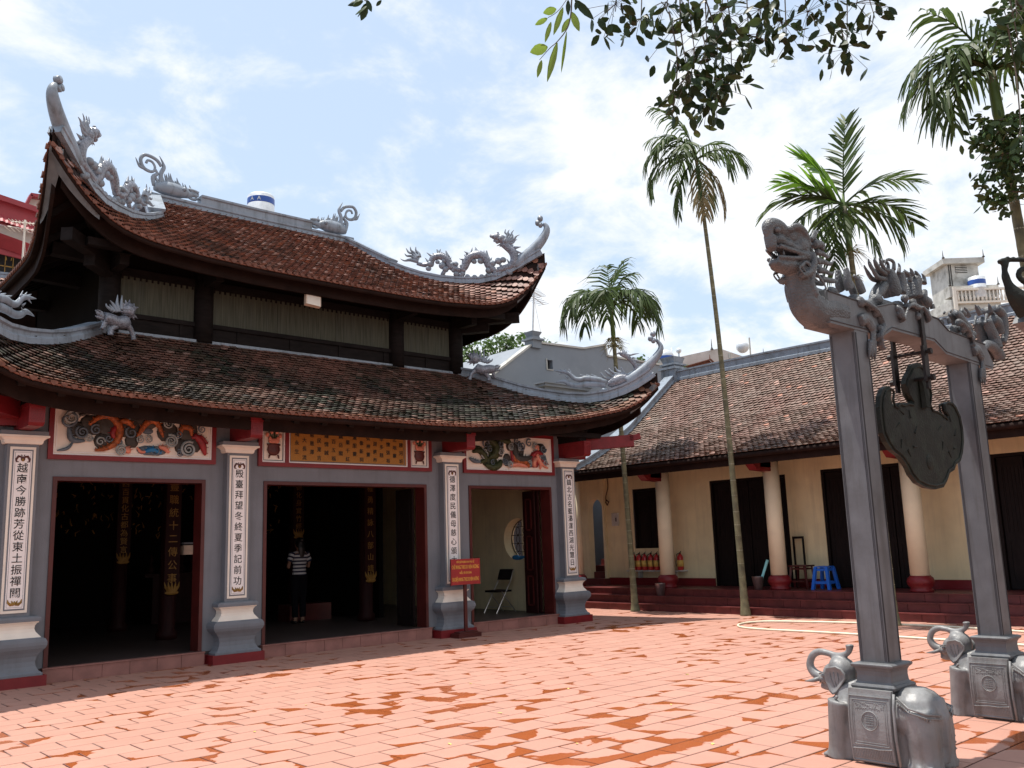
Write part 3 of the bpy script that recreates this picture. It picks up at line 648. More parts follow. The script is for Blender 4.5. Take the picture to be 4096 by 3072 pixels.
relief(p, 3.50, 5.72, 3.02, 3.70,
  [(.09, .74, .10, 2, 0, 1, B__), (.07, .70, .13, 1.2, 1, -1, A_), (.16, .46, .09, 2, 2, 1, A_), (.20, .36, .06, 2.2, 0, -1, B__), (.24, .52, .08, 1.5, 1, 1, A_), (.40, .12, .08, 2.2, 1, 1, B__), (.38, .28, .06, 1.8, 3, -1, A_),
   (.70, .74, .085, 2.2, 0, 1, B__), (.72, .36, .10, 2.4, 2, -1, B__), (.84, .20, .12, 2.3, 1, 1, B__), (.86, .86, .07, 1.8, 0, -1, A_), (.93, .66, .06, 1.6, 2, 1, A_), (.52, .36, .06, 2, 1, 1, B__), (.57, .38, .06, 2, 2, -1, B__), (.46, .50, .09, 1.4, 2, 1, A_),
   (.66, .92, .07, 1.5, 2, 1, A_), (.30, .88, .08, 1.4, 2, 1, A_), (.44, .84, .07, 1.5, 0, 1, A_), (.77, .52, .06, 1.8, 3, 1, A_), (.27, .28, .07, 1.4, 0, 1, B__), (.32, .36, .06, 1.2, 0, -1, A_), (.78, .10, .06, 1.6, 2, -1, A_), (.62, .14, .07, 1.6, 3, 1, A_)],
  [([(.20, .62), (.26, .80), (.33, .82), (.385, .60), (.37, .30), (.30, .14), (.24, .10)], .072, 'orange'), ([(.50, .42), (.56, .74), (.62, .76), (.67, .44)], .062, 'orange'), ([(.78, .50), (.80, .68), (.85, .66), (.86, .5)], .055, 'orange'),
   ([(.38, .72), (.43, .74), (.48, .60)], .06, 'orange'), ([(.37, .66), (.345, .48), (.36, .34)], .05, 'relief_red'), ([(.88, .54), (.93, .36), (.96, .08)], .075, 'relief_red'), ([(.86, .46), (.92, .48), (.975, .34)], .05, 'relief_red'),
   ([(.02, .06), (.08, .12), (.11, .26)], .03, A_), ([(.08, .55), (.10, .30), (.18, .28)], .05, A_), ([(.55, .10), (.60, .16), (.66, .08)], .05, 'blue_cloth'), ([(.50, .20), (.53, .10), (.58, .14)], .03, 'relief_pink'), ([(.43, .20), (.455, .06)], .06, 'relief_pink'), ([(.64, .22), (.68, .20), (.71, .10)], .05, 'relief_pink'), ([(.12, .78), (.3, .96), (.5, .9), (.62, .95)], .05, 'relief_dark')],
  [(.22, .62, .17, .16, 'relief_dark'), (.33, .62, .16, .20, 'relief_dark'), (.45, .66, .16, .20, 'relief_dark'), (.30, .30, .15, .13, 'relief_dark'), (.56, .78, .18, .13, 'relief_dark'), (.47, .34, .10, .12, 'relief_dark'), (.70, .56, .16, .16, 'relief_dark'), (.84, .60, .15, .20, 'relief_dark'), (.82, .26, .16, .14, 'relief_dark'), (.60, .14, .22, .08, 'cloud_a'), (.14, .52, .12, .12, 'relief_dark'), (.57, .56, .08, .05, A_), (.89, .30, .09, .12, 'relief_dark')])
p = panel(10.645, 13.025)
relief(p, 10.74, 12.93, 3.02, 3.70,
  [(.19, .42, .10, 2.1, 1, 1, B__), (.38, .52, .08, 2.1, 0, 1, B__), (.50, .70, .085, 2.3, 1, -1, B__), (.43, .24, .07, 2, 2, 1, A_), (.485, .16, .075, 2.3, 0, 1, B__), (.63, .72, .10, 2, 2, 1, A_), (.60, .64, .05, 2, 1, -1, B__), (.72, .22, .07, 1.8, 0, 1, B__),
   (.80, .72, .08, 2, 1, 1, B__), (.90, .68, .09, 1.6, 0, -1, A_), (.90, .44, .07, 1.8, 2, 1, A_), (.92, .24, .07, 1.4, 0, 1, B__), (.20, .72, .10, 1.4, 0, 1, A_), (.37, .76, .09, 1.4, 2, -1, A_), (.72, .82, .09, 1.3, 1, 1, A_), (.28, .20, .06, 1.4, 1, 1, A_), (.25, .58, .07, 1.4, 1, 1, A_), (.57, .84, .07, 1.6, 1, 1, A_)],
  [([(.02, .30), (.08, .22), (.15, .20)], .05, 'cloud_a'), ([(.20, .14), (.28, .06), (.36, .16), (.38, .30)], .09, 'relief_green'), ([(.06, .48), (.14, .52), (.20, .30), (.14, .18)], .08, 'relief_green'), ([(.22, .90), (.32, .70), (.30, .44), (.24, .34)], .10, 'relief_green'), ([(.36, .86), (.46, .84), (.50, .80)], .07, 'relief_green'),
   ([(.54, .80), (.56, .40), (.66, .34), (.76, .42)], .10, 'relief_dark'), ([(.52, .46), (.56, .30), (.68, .24), (.72, .10)], .075, 'orange'), ([(.50, .58), (.52, .34), (.50, .24)], .045, 'relief_red'), ([(.48, .12), (.58, .18), (.70, .12)], .06, 'relief_pink'), ([(.82, .62), (.83, .42), (.86, .24), (.86, .06)], .055, 'relief_pink'), ([(.76, .44), (.82, .56), (.90, .50)], .06, 'relief_red'), ([(.84, .44), (.78, .26), (.80, .12)], .06, 'relief_pink'), ([(.86, .34), (.90, .18), (.96, .10)], .035, 'relief_pink'), ([(.87, .38), (.92, .26), (.97, .22)], .025, 'relief_red'), ([(.80, .64), (.82, .74), (.84, .62)], .06, 'relief_pink')],
  [(.30, .60, .22, .22, 'relief_green'), (.12, .56, .14, .08, 'relief_green'), (.26, .22, .2, .12, 'relief_green'), (.60, .60, .16, .18, 'relief_dark'), (.38, .66, .10, .22, 'relief_dark'), (.80, .34, .14, .18, 'relief_red'), (.73, .26, .12, .12, 'cloud_a'), (.88, .68, .14, .12, 'relief_dark'), (.46, .30, .1, .14, 'relief_dark'), (.50, .70, .1, .1, 'relief_dark'), (.92, .34, .08, .1, 'cloud_a')])
# middle: ochre poem board and two vase panels
m_ = MB(); frame(m_, 6.5, 9.9, 2.945, 3.76, .065, WY-.045, WY); m_.box(6.965, 7.03, WY-.045, WY, 3.01, 3.70); m_.box(9.37, 9.435, WY-.045, WY, 3.01, 3.70); p = obj('panel_frame', m_, 'red', T)
m_ = MB(); m_.box(6.565, 6.965, WY-.012, WY-.002, 3.01, 3.7); m_.box(9.435, 9.835, WY-.012, WY-.002, 3.01, 3.7); obj('panel_ground', m_, 'cream', p)
m_ = MB(); m_.box(7.03, 9.37, WY-.012, WY-.002, 3.01, 3.7); obj('poem_board', m_, 'board_gold', p)
m_ = MB(); 
for (a, b_) in ((6.567, 6.963), (7.032, 9.368), (9.437, 9.833)): frame(m_, a, b_, 3.012, 3.698, .02, WY-.03, WY-.012)
obj('white_moulding', m_, 'white_panel', p)
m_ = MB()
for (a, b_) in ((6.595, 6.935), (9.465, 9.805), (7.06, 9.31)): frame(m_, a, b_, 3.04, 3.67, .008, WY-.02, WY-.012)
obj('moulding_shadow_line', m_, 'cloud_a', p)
COLS = ['南國河城', '北地靈', '好懷張裕', '學多精', '西湖舊奉', '弘神靈', '寶像新祠', '灑服靈', '萬業千紅', '鎮岳閣', '三百五福', '鐘情誠', '黎民寔吉', '恩恩澤', '德大長流', '福永生']
for i, s in enumerate(COLS):
    x = 9.24-i*.137; zc = 3.32 if len(s) == 4 else 3.34
    text('poem_column', '\n'.join(s), .085, Vector((x, WY-.0145, zc)), FACE_S, 'ink', p, bold=.0008, line=1.68)
for cx in (6.765, 9.635):
    yv = WY-.03
    m_ = MB(); m_.lathe([(.04, 0), (.09, .03), (.115, .09), (.10, .15), (.12, .17), (.12, .185)], (cx, yv, 3.12), 12)
    for s in (-1, 1): m_.tube([(cx+s*.07, yv-.03, 3.13), (cx+s*.09, yv-.03, 3.07)], [.018, .01], 6)
    for v in range(len(m_.v)): m_.v[v] = (m_.v[v][0], yv+(m_.v[v][1]-yv)*.3, m_.v[v][2])
    vs = obj('relief_urn', m_, 'maroon_wood', p, smooth=True)
    m_ = MB(); m_.ell((cx, yv-.01, 3.35), (.10, .02, .05)); m_.ell((cx-.07, yv-.01, 3.39), (.03, .015, .04)); m_.ell((cx+.07, yv-.01, 3.39), (.03, .015, .04))
    for (dx, dz) in ((-.12, .56), (.12, .55), (-.12, .45), (.11, .44), (.05, .50), (-.04, .5)): m_.ell((cx+dx, yv-.01, 3.0+dz), (.03, .015, .04))
    obj('relief_flower', m_, 'relief_pink', vs, smooth=True)
    m_ = MB()
    for dx in (-.11, -.06, 0, .03, .08, .11): m_.tube([(cx+dx*.2, yv, 3.36), (cx+dx*.6, yv, 3.47), (cx+dx, yv, 3.55)], [.008, .008, .005], 5)
    m_.ell((cx-.05, yv-.01, 3.62), (.03, .012, .07)); m_.ell((cx+.04, yv-.01, 3.60), (.06, .012, .03))
    obj('relief_leaves', m_, 'relief_green', vs, smooth=True)

# ------------------------------------------------------------------ upper storey
UY = 14.9
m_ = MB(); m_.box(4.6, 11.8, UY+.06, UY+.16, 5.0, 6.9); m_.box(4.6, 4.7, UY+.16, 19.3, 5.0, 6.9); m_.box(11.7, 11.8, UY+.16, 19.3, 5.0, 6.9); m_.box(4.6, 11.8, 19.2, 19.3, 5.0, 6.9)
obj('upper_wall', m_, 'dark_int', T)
bays = [(4.78, 6.02), (6.37, 10.04), (10.39, 11.57)]
for (a, b_) in bays:
    k = max(1, round((b_-a)/1.23)); wd = (b_-a)/k
    for q in range(k):
        m_ = MB(); m_.box(a+q*wd+(.004 if q else 0), a+(q+1)*wd-(.004 if q < k-1 else 0), UY+.02, UY+.04, 5.54, 6.16); obj('window_pane', m_, 'glass_green', T)
m_ = MB(); m_.box(4.6, 11.8, UY, UY+.06, 6.16, 6.30); m_.box(4.6, 11.8, UY-.02, UY+.06, 5.46, 5.535); m_.box(4.6, 11.8, UY-.005, UY+.06, 5.20, 5.235); obj('window_rail', m_, 'dark_wood', T)
x = 4.6
m_ = MB(); m_.box(4.6, 11.8, UY+.02, UY+.06, 5.235, 5.46); lp = obj('lower_boarding', m_, 'dark_wood', T)
for k in range(7):
    m_ = MB(); m_.box(4.75+k*1.03, 4.81+k*1.03, UY+.0, UY+.03, 5.235, 5.46); obj('batten', m_, 'dark_wood', lp)
for k in range(60):      # little turned pegs under the top rail
    pass
m_ = MB()
for k in range(72): m_.box(4.7+k*.098, 4.725+k*.098, UY, UY+.02, 6.11, 6.16)
stuff(obj('dentil_row', m_, 'dark_wood', T))
for cx in (4.62, 6.19, 10.21, 11.73):
    m_ = MB(); m_.lathe([(.165, 0), (.165, 1.35)], (cx, UY+.02, 5.18), 16); obj('upper_column', m_, 'dark_wood', T, smooth=True)
    m_ = MB(); m_.box(cx-.09, cx+.09, UY-.95, UY+.1, 6.30, 6.46); m_.box(cx-.07, cx+.07, UY-.65, UY+.1, 6.14, 6.30); m_.box(cx-.12, cx+.12, UY-.98, UY-.80, 6.33, 6.50); obj('upper_bracket', m_, 'dark_wood', T)
for sx, cx in ((1, 11.78), (-1, 4.62)):
    for (l, z, h) in ((.95, 6.34, .20), (.48, 6.14, .17)):
        m_ = MB(); a = Vector((cx, UY, z)); b_ = Vector((cx+sx*l, UY-l, z+.03)); m_.beam(a, b_, .18, h); obj('corner_bracket', m_, 'dark_wood', T)
    m_ = MB(); m_.beam((cx, UY+.05, 6.38), (cx+sx*.9, UY+.05, 6.42), .18, .2); m_.beam((cx, UY+1.6, 6.38), (cx+sx*1.0, UY+1.6, 6.42), .18, .2); m_.beam((cx, UY+3.6, 6.38), (cx+sx*1.0, UY+3.6, 6.42), .18, .2); obj('corner_bracket', m_, 'dark_wood', T)
m_ = MB(); m_.box(4.45, 11.95, UY-.06, UY-.0, 5.10, 5.22); m_.box(11.8, 11.9, UY, 19.4, 5.10, 5.22); m_.box(4.5, 4.6, UY, 19.4, 5.10, 5.22); obj('roof_flashing', m_, 'grey_paint', T)
HIP_DRAGON={'body':[(11.106,7.653,0.032),(11.207,7.613,0.043),(11.308,7.624,0.054),(11.355,7.755,0.064),(11.466,7.792,0.07),(11.575,7.698,0.07),(11.619,7.561,0.064),(11.718,7.473,0.059),(11.828,7.492,0.064),(11.876,7.649,0.08),(11.96,7.755,0.086),(12.07,7.773,0.086),(12.169,7.667,0.08),(12.22,7.503,0.075),(12.3,7.403,0.064),(12.428,7.434,0.069),(12.547,7.492,0.074),(12.605,7.634,0.08),(12.582,7.796,0.08),(12.511,7.909,0.075),(12.449,7.994,0.075)],'head':[(12.478,8.032,0.091),(12.424,8.104,0.097),(12.352,8.15,0.092),(12.298,8.167,0.059),(12.261,8.184,0.043),(12.35,8.055,0.054),(12.305,8.072,0.027),(12.363,8.243,0.032)],'flame':[[(11.125,7.705,0.059),(11.005,7.741,0.038),(10.913,7.734,0.022),(10.849,7.78,0.005)],[(11.125,7.732,0.059),(11.025,7.82,0.032),(10.951,7.839,0.022),(10.915,7.896,0.005)],[(11.107,7.76,0.059),(11.044,7.873,0.027),(10.979,7.918,0.024),(10.938,8.021,0.005)],[(11.116,7.786,0.059),(11.072,7.897,0.027),(11.017,7.956,0.022),(11.005,8.043,0.005)],[(11.135,7.798,0.059),(11.136,7.879,0.032),(11.091,7.95,0.022),(11.093,8.044,0.005)]],'mane':[[(12.478,8.059,0.059),(12.509,8.191,0.032),(12.473,8.248,0.019),(12.488,8.333,0.005)],[(12.496,8.058,0.059),(12.545,8.162,0.032),(12.519,8.245,0.019),(12.542,8.31,0.005)],[(12.505,8.044,0.059),(12.581,8.145,0.032),(12.573,8.227,0.019),(12.612,8.299,0.005)],[(12.505,8.03,0.059),(12.607,8.09,0.032),(12.645,8.154,0.019),(12.697,8.182,0.005)],[(12.504,8.003,0.054),(12.587,8.01,0.027),(12.624,8.061,0.016),(12.658,8.077,0.005)]],'spines':[[(11.356,7.795,0.027),(11.283,7.854,0.003)],[(11.393,7.819,0.027),(11.348,7.876,0.003)],[(11.448,7.829,0.032),(11.413,7.966,0.003)],[(11.512,7.824,0.027),(11.486,7.893,0.003)],[(11.585,7.751,0.032),(11.551,7.928,0.003)],[(11.602,7.669,0.024),(11.634,7.761,0.003)],[(11.858,7.677,0.032),(11.758,7.711,0.003)],[(11.887,7.728,0.032),(11.833,7.799,0.003)],[(11.942,7.778,0.032),(11.834,7.874,0.003)],[(12.034,7.811,0.038),(12.009,7.942,0.003)],[(12.107,7.792,0.032),(12.091,7.874,0.003)],[(12.179,7.706,0.037),(12.182,7.888,0.003)],[(12.221,7.569,0.027),(12.261,7.713,0.003)],[(12.602,7.888,0.027),(12.712,7.907,0.003)],[(12.618,7.807,0.027),(12.735,7.758,0.003)],[(12.634,7.699,0.027),(12.688,7.668,0.003)],[(12.566,7.918,0.027),(12.595,7.969,0.003)]],'leg':[[(11.846,7.464,0.069),(11.699,7.448,0.053),(11.609,7.521,0.048),(11.535,7.46,0.043),(11.497,7.356,0.048),(11.56,7.325,0.021)],[(12.538,7.466,0.069),(12.428,7.421,0.053),(12.355,7.426,0.043),(12.29,7.351,0.042),(12.261,7.273,0.048),(12.333,7.255,0.021)]],'cloud':[(11.5,7.57,0.08),(11.544,7.486,0.064),(11.701,7.595,0.059),(11.317,7.624,0.07),(12.359,7.612,0.075),(12.432,7.634,0.064),(12.209,7.41,0.074),(11.789,7.335,0.053),(11.879,7.301,0.053),(11.988,7.28,0.053),(12.097,7.285,0.053),(12.189,7.305,0.053),(12.267,7.566,0.069),(12.611,7.487,0.058),(12.316,7.296,0.058)]}
RIDGE_HEAD={'body':[(9.5,8.646,0.022),(9.588,8.673,0.039),(9.677,8.656,0.061),(9.796,8.673,0.094),(9.946,8.672,0.117),(10.128,8.677,0.112),(10.251,8.666,0.09),(10.359,8.66,0.062)],'teeth':[[(9.766,8.758,0.028),(9.81,8.907,0.003)],[(9.855,8.792,0.028),(9.906,8.914,0.003)],[(9.946,8.797,0.028),(10.006,8.894,0.003)],[(9.676,8.711,0.022),(9.73,8.82,0.003)],[(10.067,8.809,0.028),(10.153,8.898,0.003)],[(9.617,8.671,0.033),(9.485,8.711,0.019),(9.47,8.736,0.008)],[(9.238,8.625,0.008),(9.412,8.635,0.022),(9.559,8.603,0.028)]],'curl':[[(10.236,8.691,0.056),(10.236,8.846,0.048),(10.236,8.987,0.045),(10.184,9.117,0.04),(10.205,9.207,0.026),(10.283,9.344,0.006)],[(10.359,8.703,0.045),(10.391,8.865,0.043),(10.313,8.947,0.034)],[(10.236,9.129,0.034),(10.32,9.233,0.037),(10.439,9.283,0.037),(10.564,9.289,0.037),(10.634,9.204,0.037),(10.627,9.102,0.037),(10.564,9.008,0.037),(10.453,8.972,0.034),(10.376,9.004,0.028),(10.36,9.086,0.026),(10.413,9.174,0.026),(10.501,9.188,0.026),(10.532,9.124,0.026)],[(10.564,9.008,0.034),(10.658,9.037,0.029),(10.739,9.19,0.006)],[(10.298,8.944,0.034),(10.344,9.039,0.023)]]}
PHOENIX={'body':[(13.999,4.846,0.058),(14.07,4.856,0.109),(14.152,4.894,0.138),(14.233,4.918,0.13),(14.304,4.928,0.109),(14.365,4.953,0.08),(14.403,5.024,0.061),(14.427,5.109,0.055),(14.425,5.197,0.052),(14.388,5.287,0.05),(14.341,5.363,0.047),(14.293,5.425,0.053),(14.234,5.473,0.059),(14.194,5.49,0.032),(14.153,5.471,0.009)],'wing':[[(14.145,4.996,0.058),(14.043,4.945,0.032),(13.953,4.979,0.026),(13.911,5.069,0.017),(13.901,5.085,0.009)],[(14.146,5.025,0.044),(14.075,5.001,0.032),(14.007,5.063,0.026),(13.969,5.124,0.017)],[(14.177,5.038,0.044),(14.107,5.057,0.029),(14.059,5.104,0.026),(14.026,5.164,0.015)],[(14.198,5.066,0.044),(14.15,5.113,0.026),(14.118,5.195,0.012)],[(14.248,5.048,0.035),(14.23,5.107,0.02),(14.208,5.189,0.009)],[(14.286,4.987,0.052),(14.217,5.028,0.052),(14.135,4.997,0.049),(14.071,4.899,0.041)]],'crest':[[(14.294,5.454,0.029),(14.354,5.436,0.02),(14.415,5.454,0.018),(14.491,5.463,0.004)],[(14.382,5.375,0.023),(14.447,5.364,0.004)],[(14.41,5.315,0.023),(14.494,5.287,0.004)],[(14.427,5.241,0.023),(14.506,5.206,0.004)],[(14.433,5.153,0.023),(14.503,5.119,0.004)],[(14.426,5.095,0.02),(14.48,5.055,0.004)],[(14.256,5.515,0.015),(14.232,5.561,0.003)],[(14.281,5.506,0.015),(14.268,5.556,0.003)],[(14.305,5.49,0.015),(14.302,5.534,0.003)]],'tail':[[(13.99,4.875,0.058),(13.841,4.943,0.061),(13.691,4.981,0.058),(13.589,4.959,0.052),(13.499,4.993,0.044),(13.441,5.085,0.044),(13.371,5.133,0.038),(13.291,5.153,0.023),(13.205,5.173,0.006)],[(13.968,4.818,0.058),(13.837,4.841,0.064),(13.686,4.851,0.064),(13.544,4.83,0.058),(13.434,4.866,0.049),(13.365,4.929,0.041),(13.294,4.933,0.026),(13.223,4.916,0.006)],[(13.842,4.986,0.029),(13.754,5.065,0.004)],[(13.752,5.007,0.029),(13.683,5.062,0.004)],[(13.671,5.012,0.029),(13.592,5.068,0.004)],[(13.529,4.991,0.029),(13.481,5.082,0.004)],[(13.462,5.098,0.026),(13.429,5.202,0.004)],[(13.392,5.146,0.023),(13.363,5.207,0.004)],[(13.332,5.165,0.02),(13.292,5.204,0.004)],[(13.34,5.12,0.02),(13.278,5.08,0.004)],[(13.418,4.998,0.023),(13.369,5.053,0.004)],[(13.587,4.9,0.02),(13.625,4.825,0.004)],[(13.405,4.912,0.02),(13.437,4.968,0.004)]],'cloud':[(13.811,4.654,0.038),(13.882,4.664,0.058),(13.943,4.704,0.064),(13.993,4.672,0.049),(14.104,4.708,0.049),(14.186,4.732,0.049),(14.267,4.756,0.055),(14.329,4.81,0.049),(14.392,4.864,0.041),(14.445,4.934,0.032),(14.487,4.989,0.017),(13.759,4.621,0.014)]}
GATE_DRAGON={'neck':[(6.008,3.197,0.106),(5.887,3.22,0.105),(5.843,3.288,0.098),(5.825,3.36,0.095),(5.8,3.431,0.091),(5.773,3.488,0.092),(5.732,3.535,0.088)],'head':[(5.748,3.634,0.106),(5.809,3.715,0.086),(5.733,3.769,0.071),(5.647,3.676,0.084),(5.567,3.612,0.063),(5.575,3.506,0.076),(5.495,3.511,0.048),(5.649,3.533,0.077),(5.858,3.642,0.079)],'beak':[(5.706,3.75,0.05),(5.612,3.757,0.045),(5.531,3.757,0.042),(5.479,3.753,0.038),(5.453,3.73,0.031),(5.442,3.695,0.021)],'upper_jaw':[(5.603,3.694,0.056),(5.519,3.677,0.049),(5.47,3.654,0.038),(5.459,3.618,0.026),(5.512,3.628,0.028)],'lower_jaw':[(5.72,3.533,0.063),(5.614,3.534,0.052),(5.52,3.53,0.041),(5.463,3.529,0.031),(5.443,3.508,0.027)],'brow':[(5.646,3.744,0.028),(5.732,3.765,0.031),(5.816,3.759,0.032),(5.886,3.738,0.029),(5.919,3.71,0.022)],'horn':[[(5.935,3.734,0.022),(5.977,3.764,0.022),(5.997,3.803,0.025),(5.971,3.801,0.012)],[(5.995,3.796,0.018),(6.051,3.821,0.01)],[(5.968,3.705,0.036),(6.046,3.721,0.032),(6.097,3.717,0.027),(6.078,3.685,0.022)],[(5.974,3.742,0.022),(6.026,3.752,0.01)]],'mane':[[(6.01,3.657,0.029),(6.1,3.66,0.022),(6.162,3.647,0.015),(6.205,3.666,0.01),(6.222,3.687,0.004)],[(5.998,3.585,0.029),(6.102,3.597,0.022),(6.192,3.596,0.016),(6.236,3.618,0.01),(6.247,3.641,0.004)],[(6.012,3.517,0.029),(6.103,3.526,0.022),(6.179,3.518,0.016),(6.234,3.535,0.01),(6.252,3.558,0.004)],[(6.04,3.459,0.029),(6.13,3.46,0.022),(6.236,3.471,0.018),(6.259,3.489,0.004)]],'beard':[[(5.809,3.488,0.028),(5.752,3.512,0.017),(5.686,3.473,0.011),(5.761,3.418,0.011),(5.868,3.402,0.008),(5.914,3.382,0.004)],[(5.713,3.491,0.021),(5.648,3.452,0.011),(5.701,3.414,0.01),(5.77,3.399,0.006)],[(5.876,3.451,0.021),(5.943,3.408,0.014),(5.985,3.359,0.01),(5.963,3.3,0.007),(5.987,3.221,0.006)]],'eye':[(5.84,3.722,0.017)]}
BEAM_CARVING={'flame_left':[[(6.464,3.617,0.025),(6.468,3.562,0.041),(6.471,3.499,0.049),(6.493,3.455,0.049)],[(6.622,3.573,0.025),(6.657,3.514,0.042),(6.692,3.456,0.042)],[(6.576,3.573,0.017),(6.65,3.561,0.025)]],'centre_flame':[[(7.118,3.642,0.023),(7.001,3.638,0.021),(6.928,3.684,0.019),(6.882,3.733,0.014)],[(7.145,3.688,0.023),(7.034,3.719,0.019),(6.979,3.768,0.017),(6.97,3.804,0.009)],[(7.15,3.715,0.021),(7.094,3.764,0.018),(7.054,3.811,0.011)],[(7.297,3.758,0.021),(7.311,3.821,0.016),(7.245,3.834,0.014),(7.171,3.812,0.012),(7.153,3.766,0.011)],[(7.38,3.738,0.022),(7.412,3.805,0.014),(7.392,3.831,0.007)],[(7.225,3.745,0.035),(7.243,3.672,0.062),(7.259,3.589,0.07),(7.282,3.534,0.062)],[(7.418,3.754,0.036),(7.435,3.67,0.04),(7.412,3.572,0.036)],[(7.107,3.589,0.043),(7.027,3.526,0.043),(6.948,3.464,0.026)],[(7.203,3.724,0.027),(7.153,3.728,0.023),(7.165,3.743,0.012)]],'second_flame':[[(7.587,3.704,0.022),(7.58,3.756,0.018),(7.512,3.775,0.015),(7.467,3.771,0.007)],[(7.657,3.769,0.024),(7.629,3.809,0.015),(7.606,3.827,0.006)],[(7.725,3.746,0.056),(7.688,3.669,0.055),(7.686,3.58,0.064)],[(7.854,3.732,0.032),(7.868,3.788,0.019),(7.827,3.817,0.008)],[(7.855,3.661,0.028),(7.817,3.583,0.046),(7.907,3.562,0.046)],[(7.769,3.771,0.024),(7.721,3.807,0.015),(7.696,3.816,0.007)],[(7.965,3.561,0.024),(7.974,3.518,0.028)]],'third_flame':[[(8.343,3.554,0.013),(8.318,3.537,0.012)],[(8.446,3.551,0.029),(8.523,3.524,0.049),(8.59,3.459,0.058),(8.711,3.428,0.049)],[(8.561,3.586,0.033),(8.639,3.56,0.033)],[(8.24,3.475,0.019),(8.27,3.434,0.028)]],'tail_flame':[[(8.939,3.603,0.026),(8.886,3.653,0.02),(8.849,3.682,0.008)],[(9.234,3.665,0.025),(9.204,3.72,0.017),(9.19,3.753,0.006)],[(9.372,3.725,0.042),(9.505,3.684,0.047),(9.523,3.586,0.046),(9.515,3.485,0.038),(9.435,3.385,0.031)],[(9.112,3.569,0.045),(9.157,3.487,0.051),(9.223,3.398,0.061),(9.241,3.302,0.071)],[(9.106,3.627,0.016),(9.039,3.52,0.012)],[(9.237,3.596,0.052),(9.345,3.562,0.062),(9.388,3.468,0.052)],[(8.901,3.243,0.03),(9.012,3.314,0.044),(9.15,3.311,0.05),(9.275,3.257,0.061),(9.305,3.202,0.051)],[(9.51,3.544,0.017),(9.57,3.502,0.006)],[(9.495,3.422,0.015),(9.56,3.43,0.005)]],'relief':[(6.468,3.326,0.048),(6.586,3.312,0.049),(6.687,3.279,0.046),(6.756,3.233,0.038),(6.779,3.188,0.03),(6.725,3.157,0.028),(6.694,3.082,0.028),(6.715,3.029,0.027),(6.738,2.992,0.016)],'relief2':[(7.076,3.368,0.029),(7.082,3.319,0.029),(7.122,3.275,0.022),(7.234,3.475,0.035),(7.254,3.411,0.03),(7.37,3.462,0.035),(7.431,3.42,0.03),(7.433,3.352,0.035),(7.523,3.434,0.023),(7.609,3.412,0.031),(7.61,3.343,0.023)],'relief3':[(8.265,3.415,0.038),(8.334,3.369,0.044),(8.429,3.335,0.042),(8.503,3.299,0.038),(8.484,3.232,0.025)]}
GONG=[(7.566,2.988),(7.458,2.953),(7.413,2.902),(7.334,2.841),(7.305,2.785),(7.336,2.712),(7.404,2.657),(7.386,2.622),(7.3,2.626),(7.216,2.604),(7.14,2.614),(7.082,2.587),(7.1,2.574),(7.041,2.584),(7.017,2.641),(7.046,2.702),(7.028,2.73),(6.969,2.735),(6.902,2.704),(6.847,2.642),(6.817,2.553),(6.813,2.452),(6.821,2.353),(6.871,2.284),(6.947,2.223),(7.059,2.185),(7.112,2.151),(7.179,2.102),(7.226,2.038),(7.322,1.975),(7.475,1.937),(7.639,1.925),(7.798,1.945),(7.883,2.0),(7.955,2.071),(8.052,2.097),(8.101,2.146),(8.203,2.181),(8.269,2.255),(8.319,2.354),(8.336,2.469),(8.315,2.581),(8.244,2.666),(8.178,2.698),(8.093,2.698),(8.025,2.674),(8.029,2.618),(8.082,2.574),(8.051,2.54),(7.997,2.568),(7.913,2.586),(7.828,2.599),(7.76,2.603),(7.727,2.651),(7.772,2.749),(7.758,2.803),(7.715,2.838),(7.696,2.899),(7.677,2.96),(7.633,2.987)]
BEAM_Y324=[(6.129,3.143),(6.375,3.148),(6.869,3.144),(7.05,3.22),(7.426,3.2),(7.85,3.19),(8.072,3.108),(8.601,3.1),(8.928,3.074),(8.984,3.108),(8.774,3.309),(8.164,3.332),(7.951,3.426),(7.629,3.432),(7.099,3.436),(6.95,3.441),(6.819,3.36),(6.17,3.363)]
ELE={'trunk':[(3.798,0.532,0.038),(3.861,0.546,0.037),(3.901,0.587,0.032),(3.904,0.631,0.029),(3.876,0.684,0.028),(3.823,0.713,0.027),(3.759,0.71,0.025),(3.69,0.696,0.024),(3.626,0.703,0.022),(3.583,0.722,0.022),(3.566,0.754,0.024),(3.565,0.766,0.026)],'tusk':[(3.828,0.523,0.013),(3.88,0.506,0.01),(3.928,0.493,0.003)],'head':[(3.661,0.568,0.093),(3.716,0.576,0.069),(3.762,0.535,0.05),(3.794,0.507,0.038)],'chin':[(3.726,0.476,0.037),(3.798,0.463,0.025),(3.835,0.454,0.016)],'ear':[(3.711,0.62,0.0),(3.683,0.628,0.0),(3.626,0.639,0.0),(3.58,0.623,0.0),(3.549,0.589,0.0),(3.547,0.553,0.0),(3.586,0.501,0.0),(3.632,0.447,0.0),(3.669,0.426,0.0),(3.694,0.448,0.0),(3.716,0.508,0.0),(3.728,0.563,0.0)],'eye':[(3.784,0.53,0.0)],'chest':[(3.628,0.362,0.08),(3.654,0.238,0.074),(3.681,0.114,0.067),(3.706,0.002,0.061)],'foot':[(3.725,-0.049,0.037)],'back':[(3.529,0.403,0.0),(3.263,0.458,0.0),(3.073,0.499,0.0),(2.961,0.442,0.0),(2.921,0.378,0.0),(2.928,0.266,0.0),(2.932,0.182,0.0),(2.93,0.099,0.0),(2.899,0.026,0.0)]}
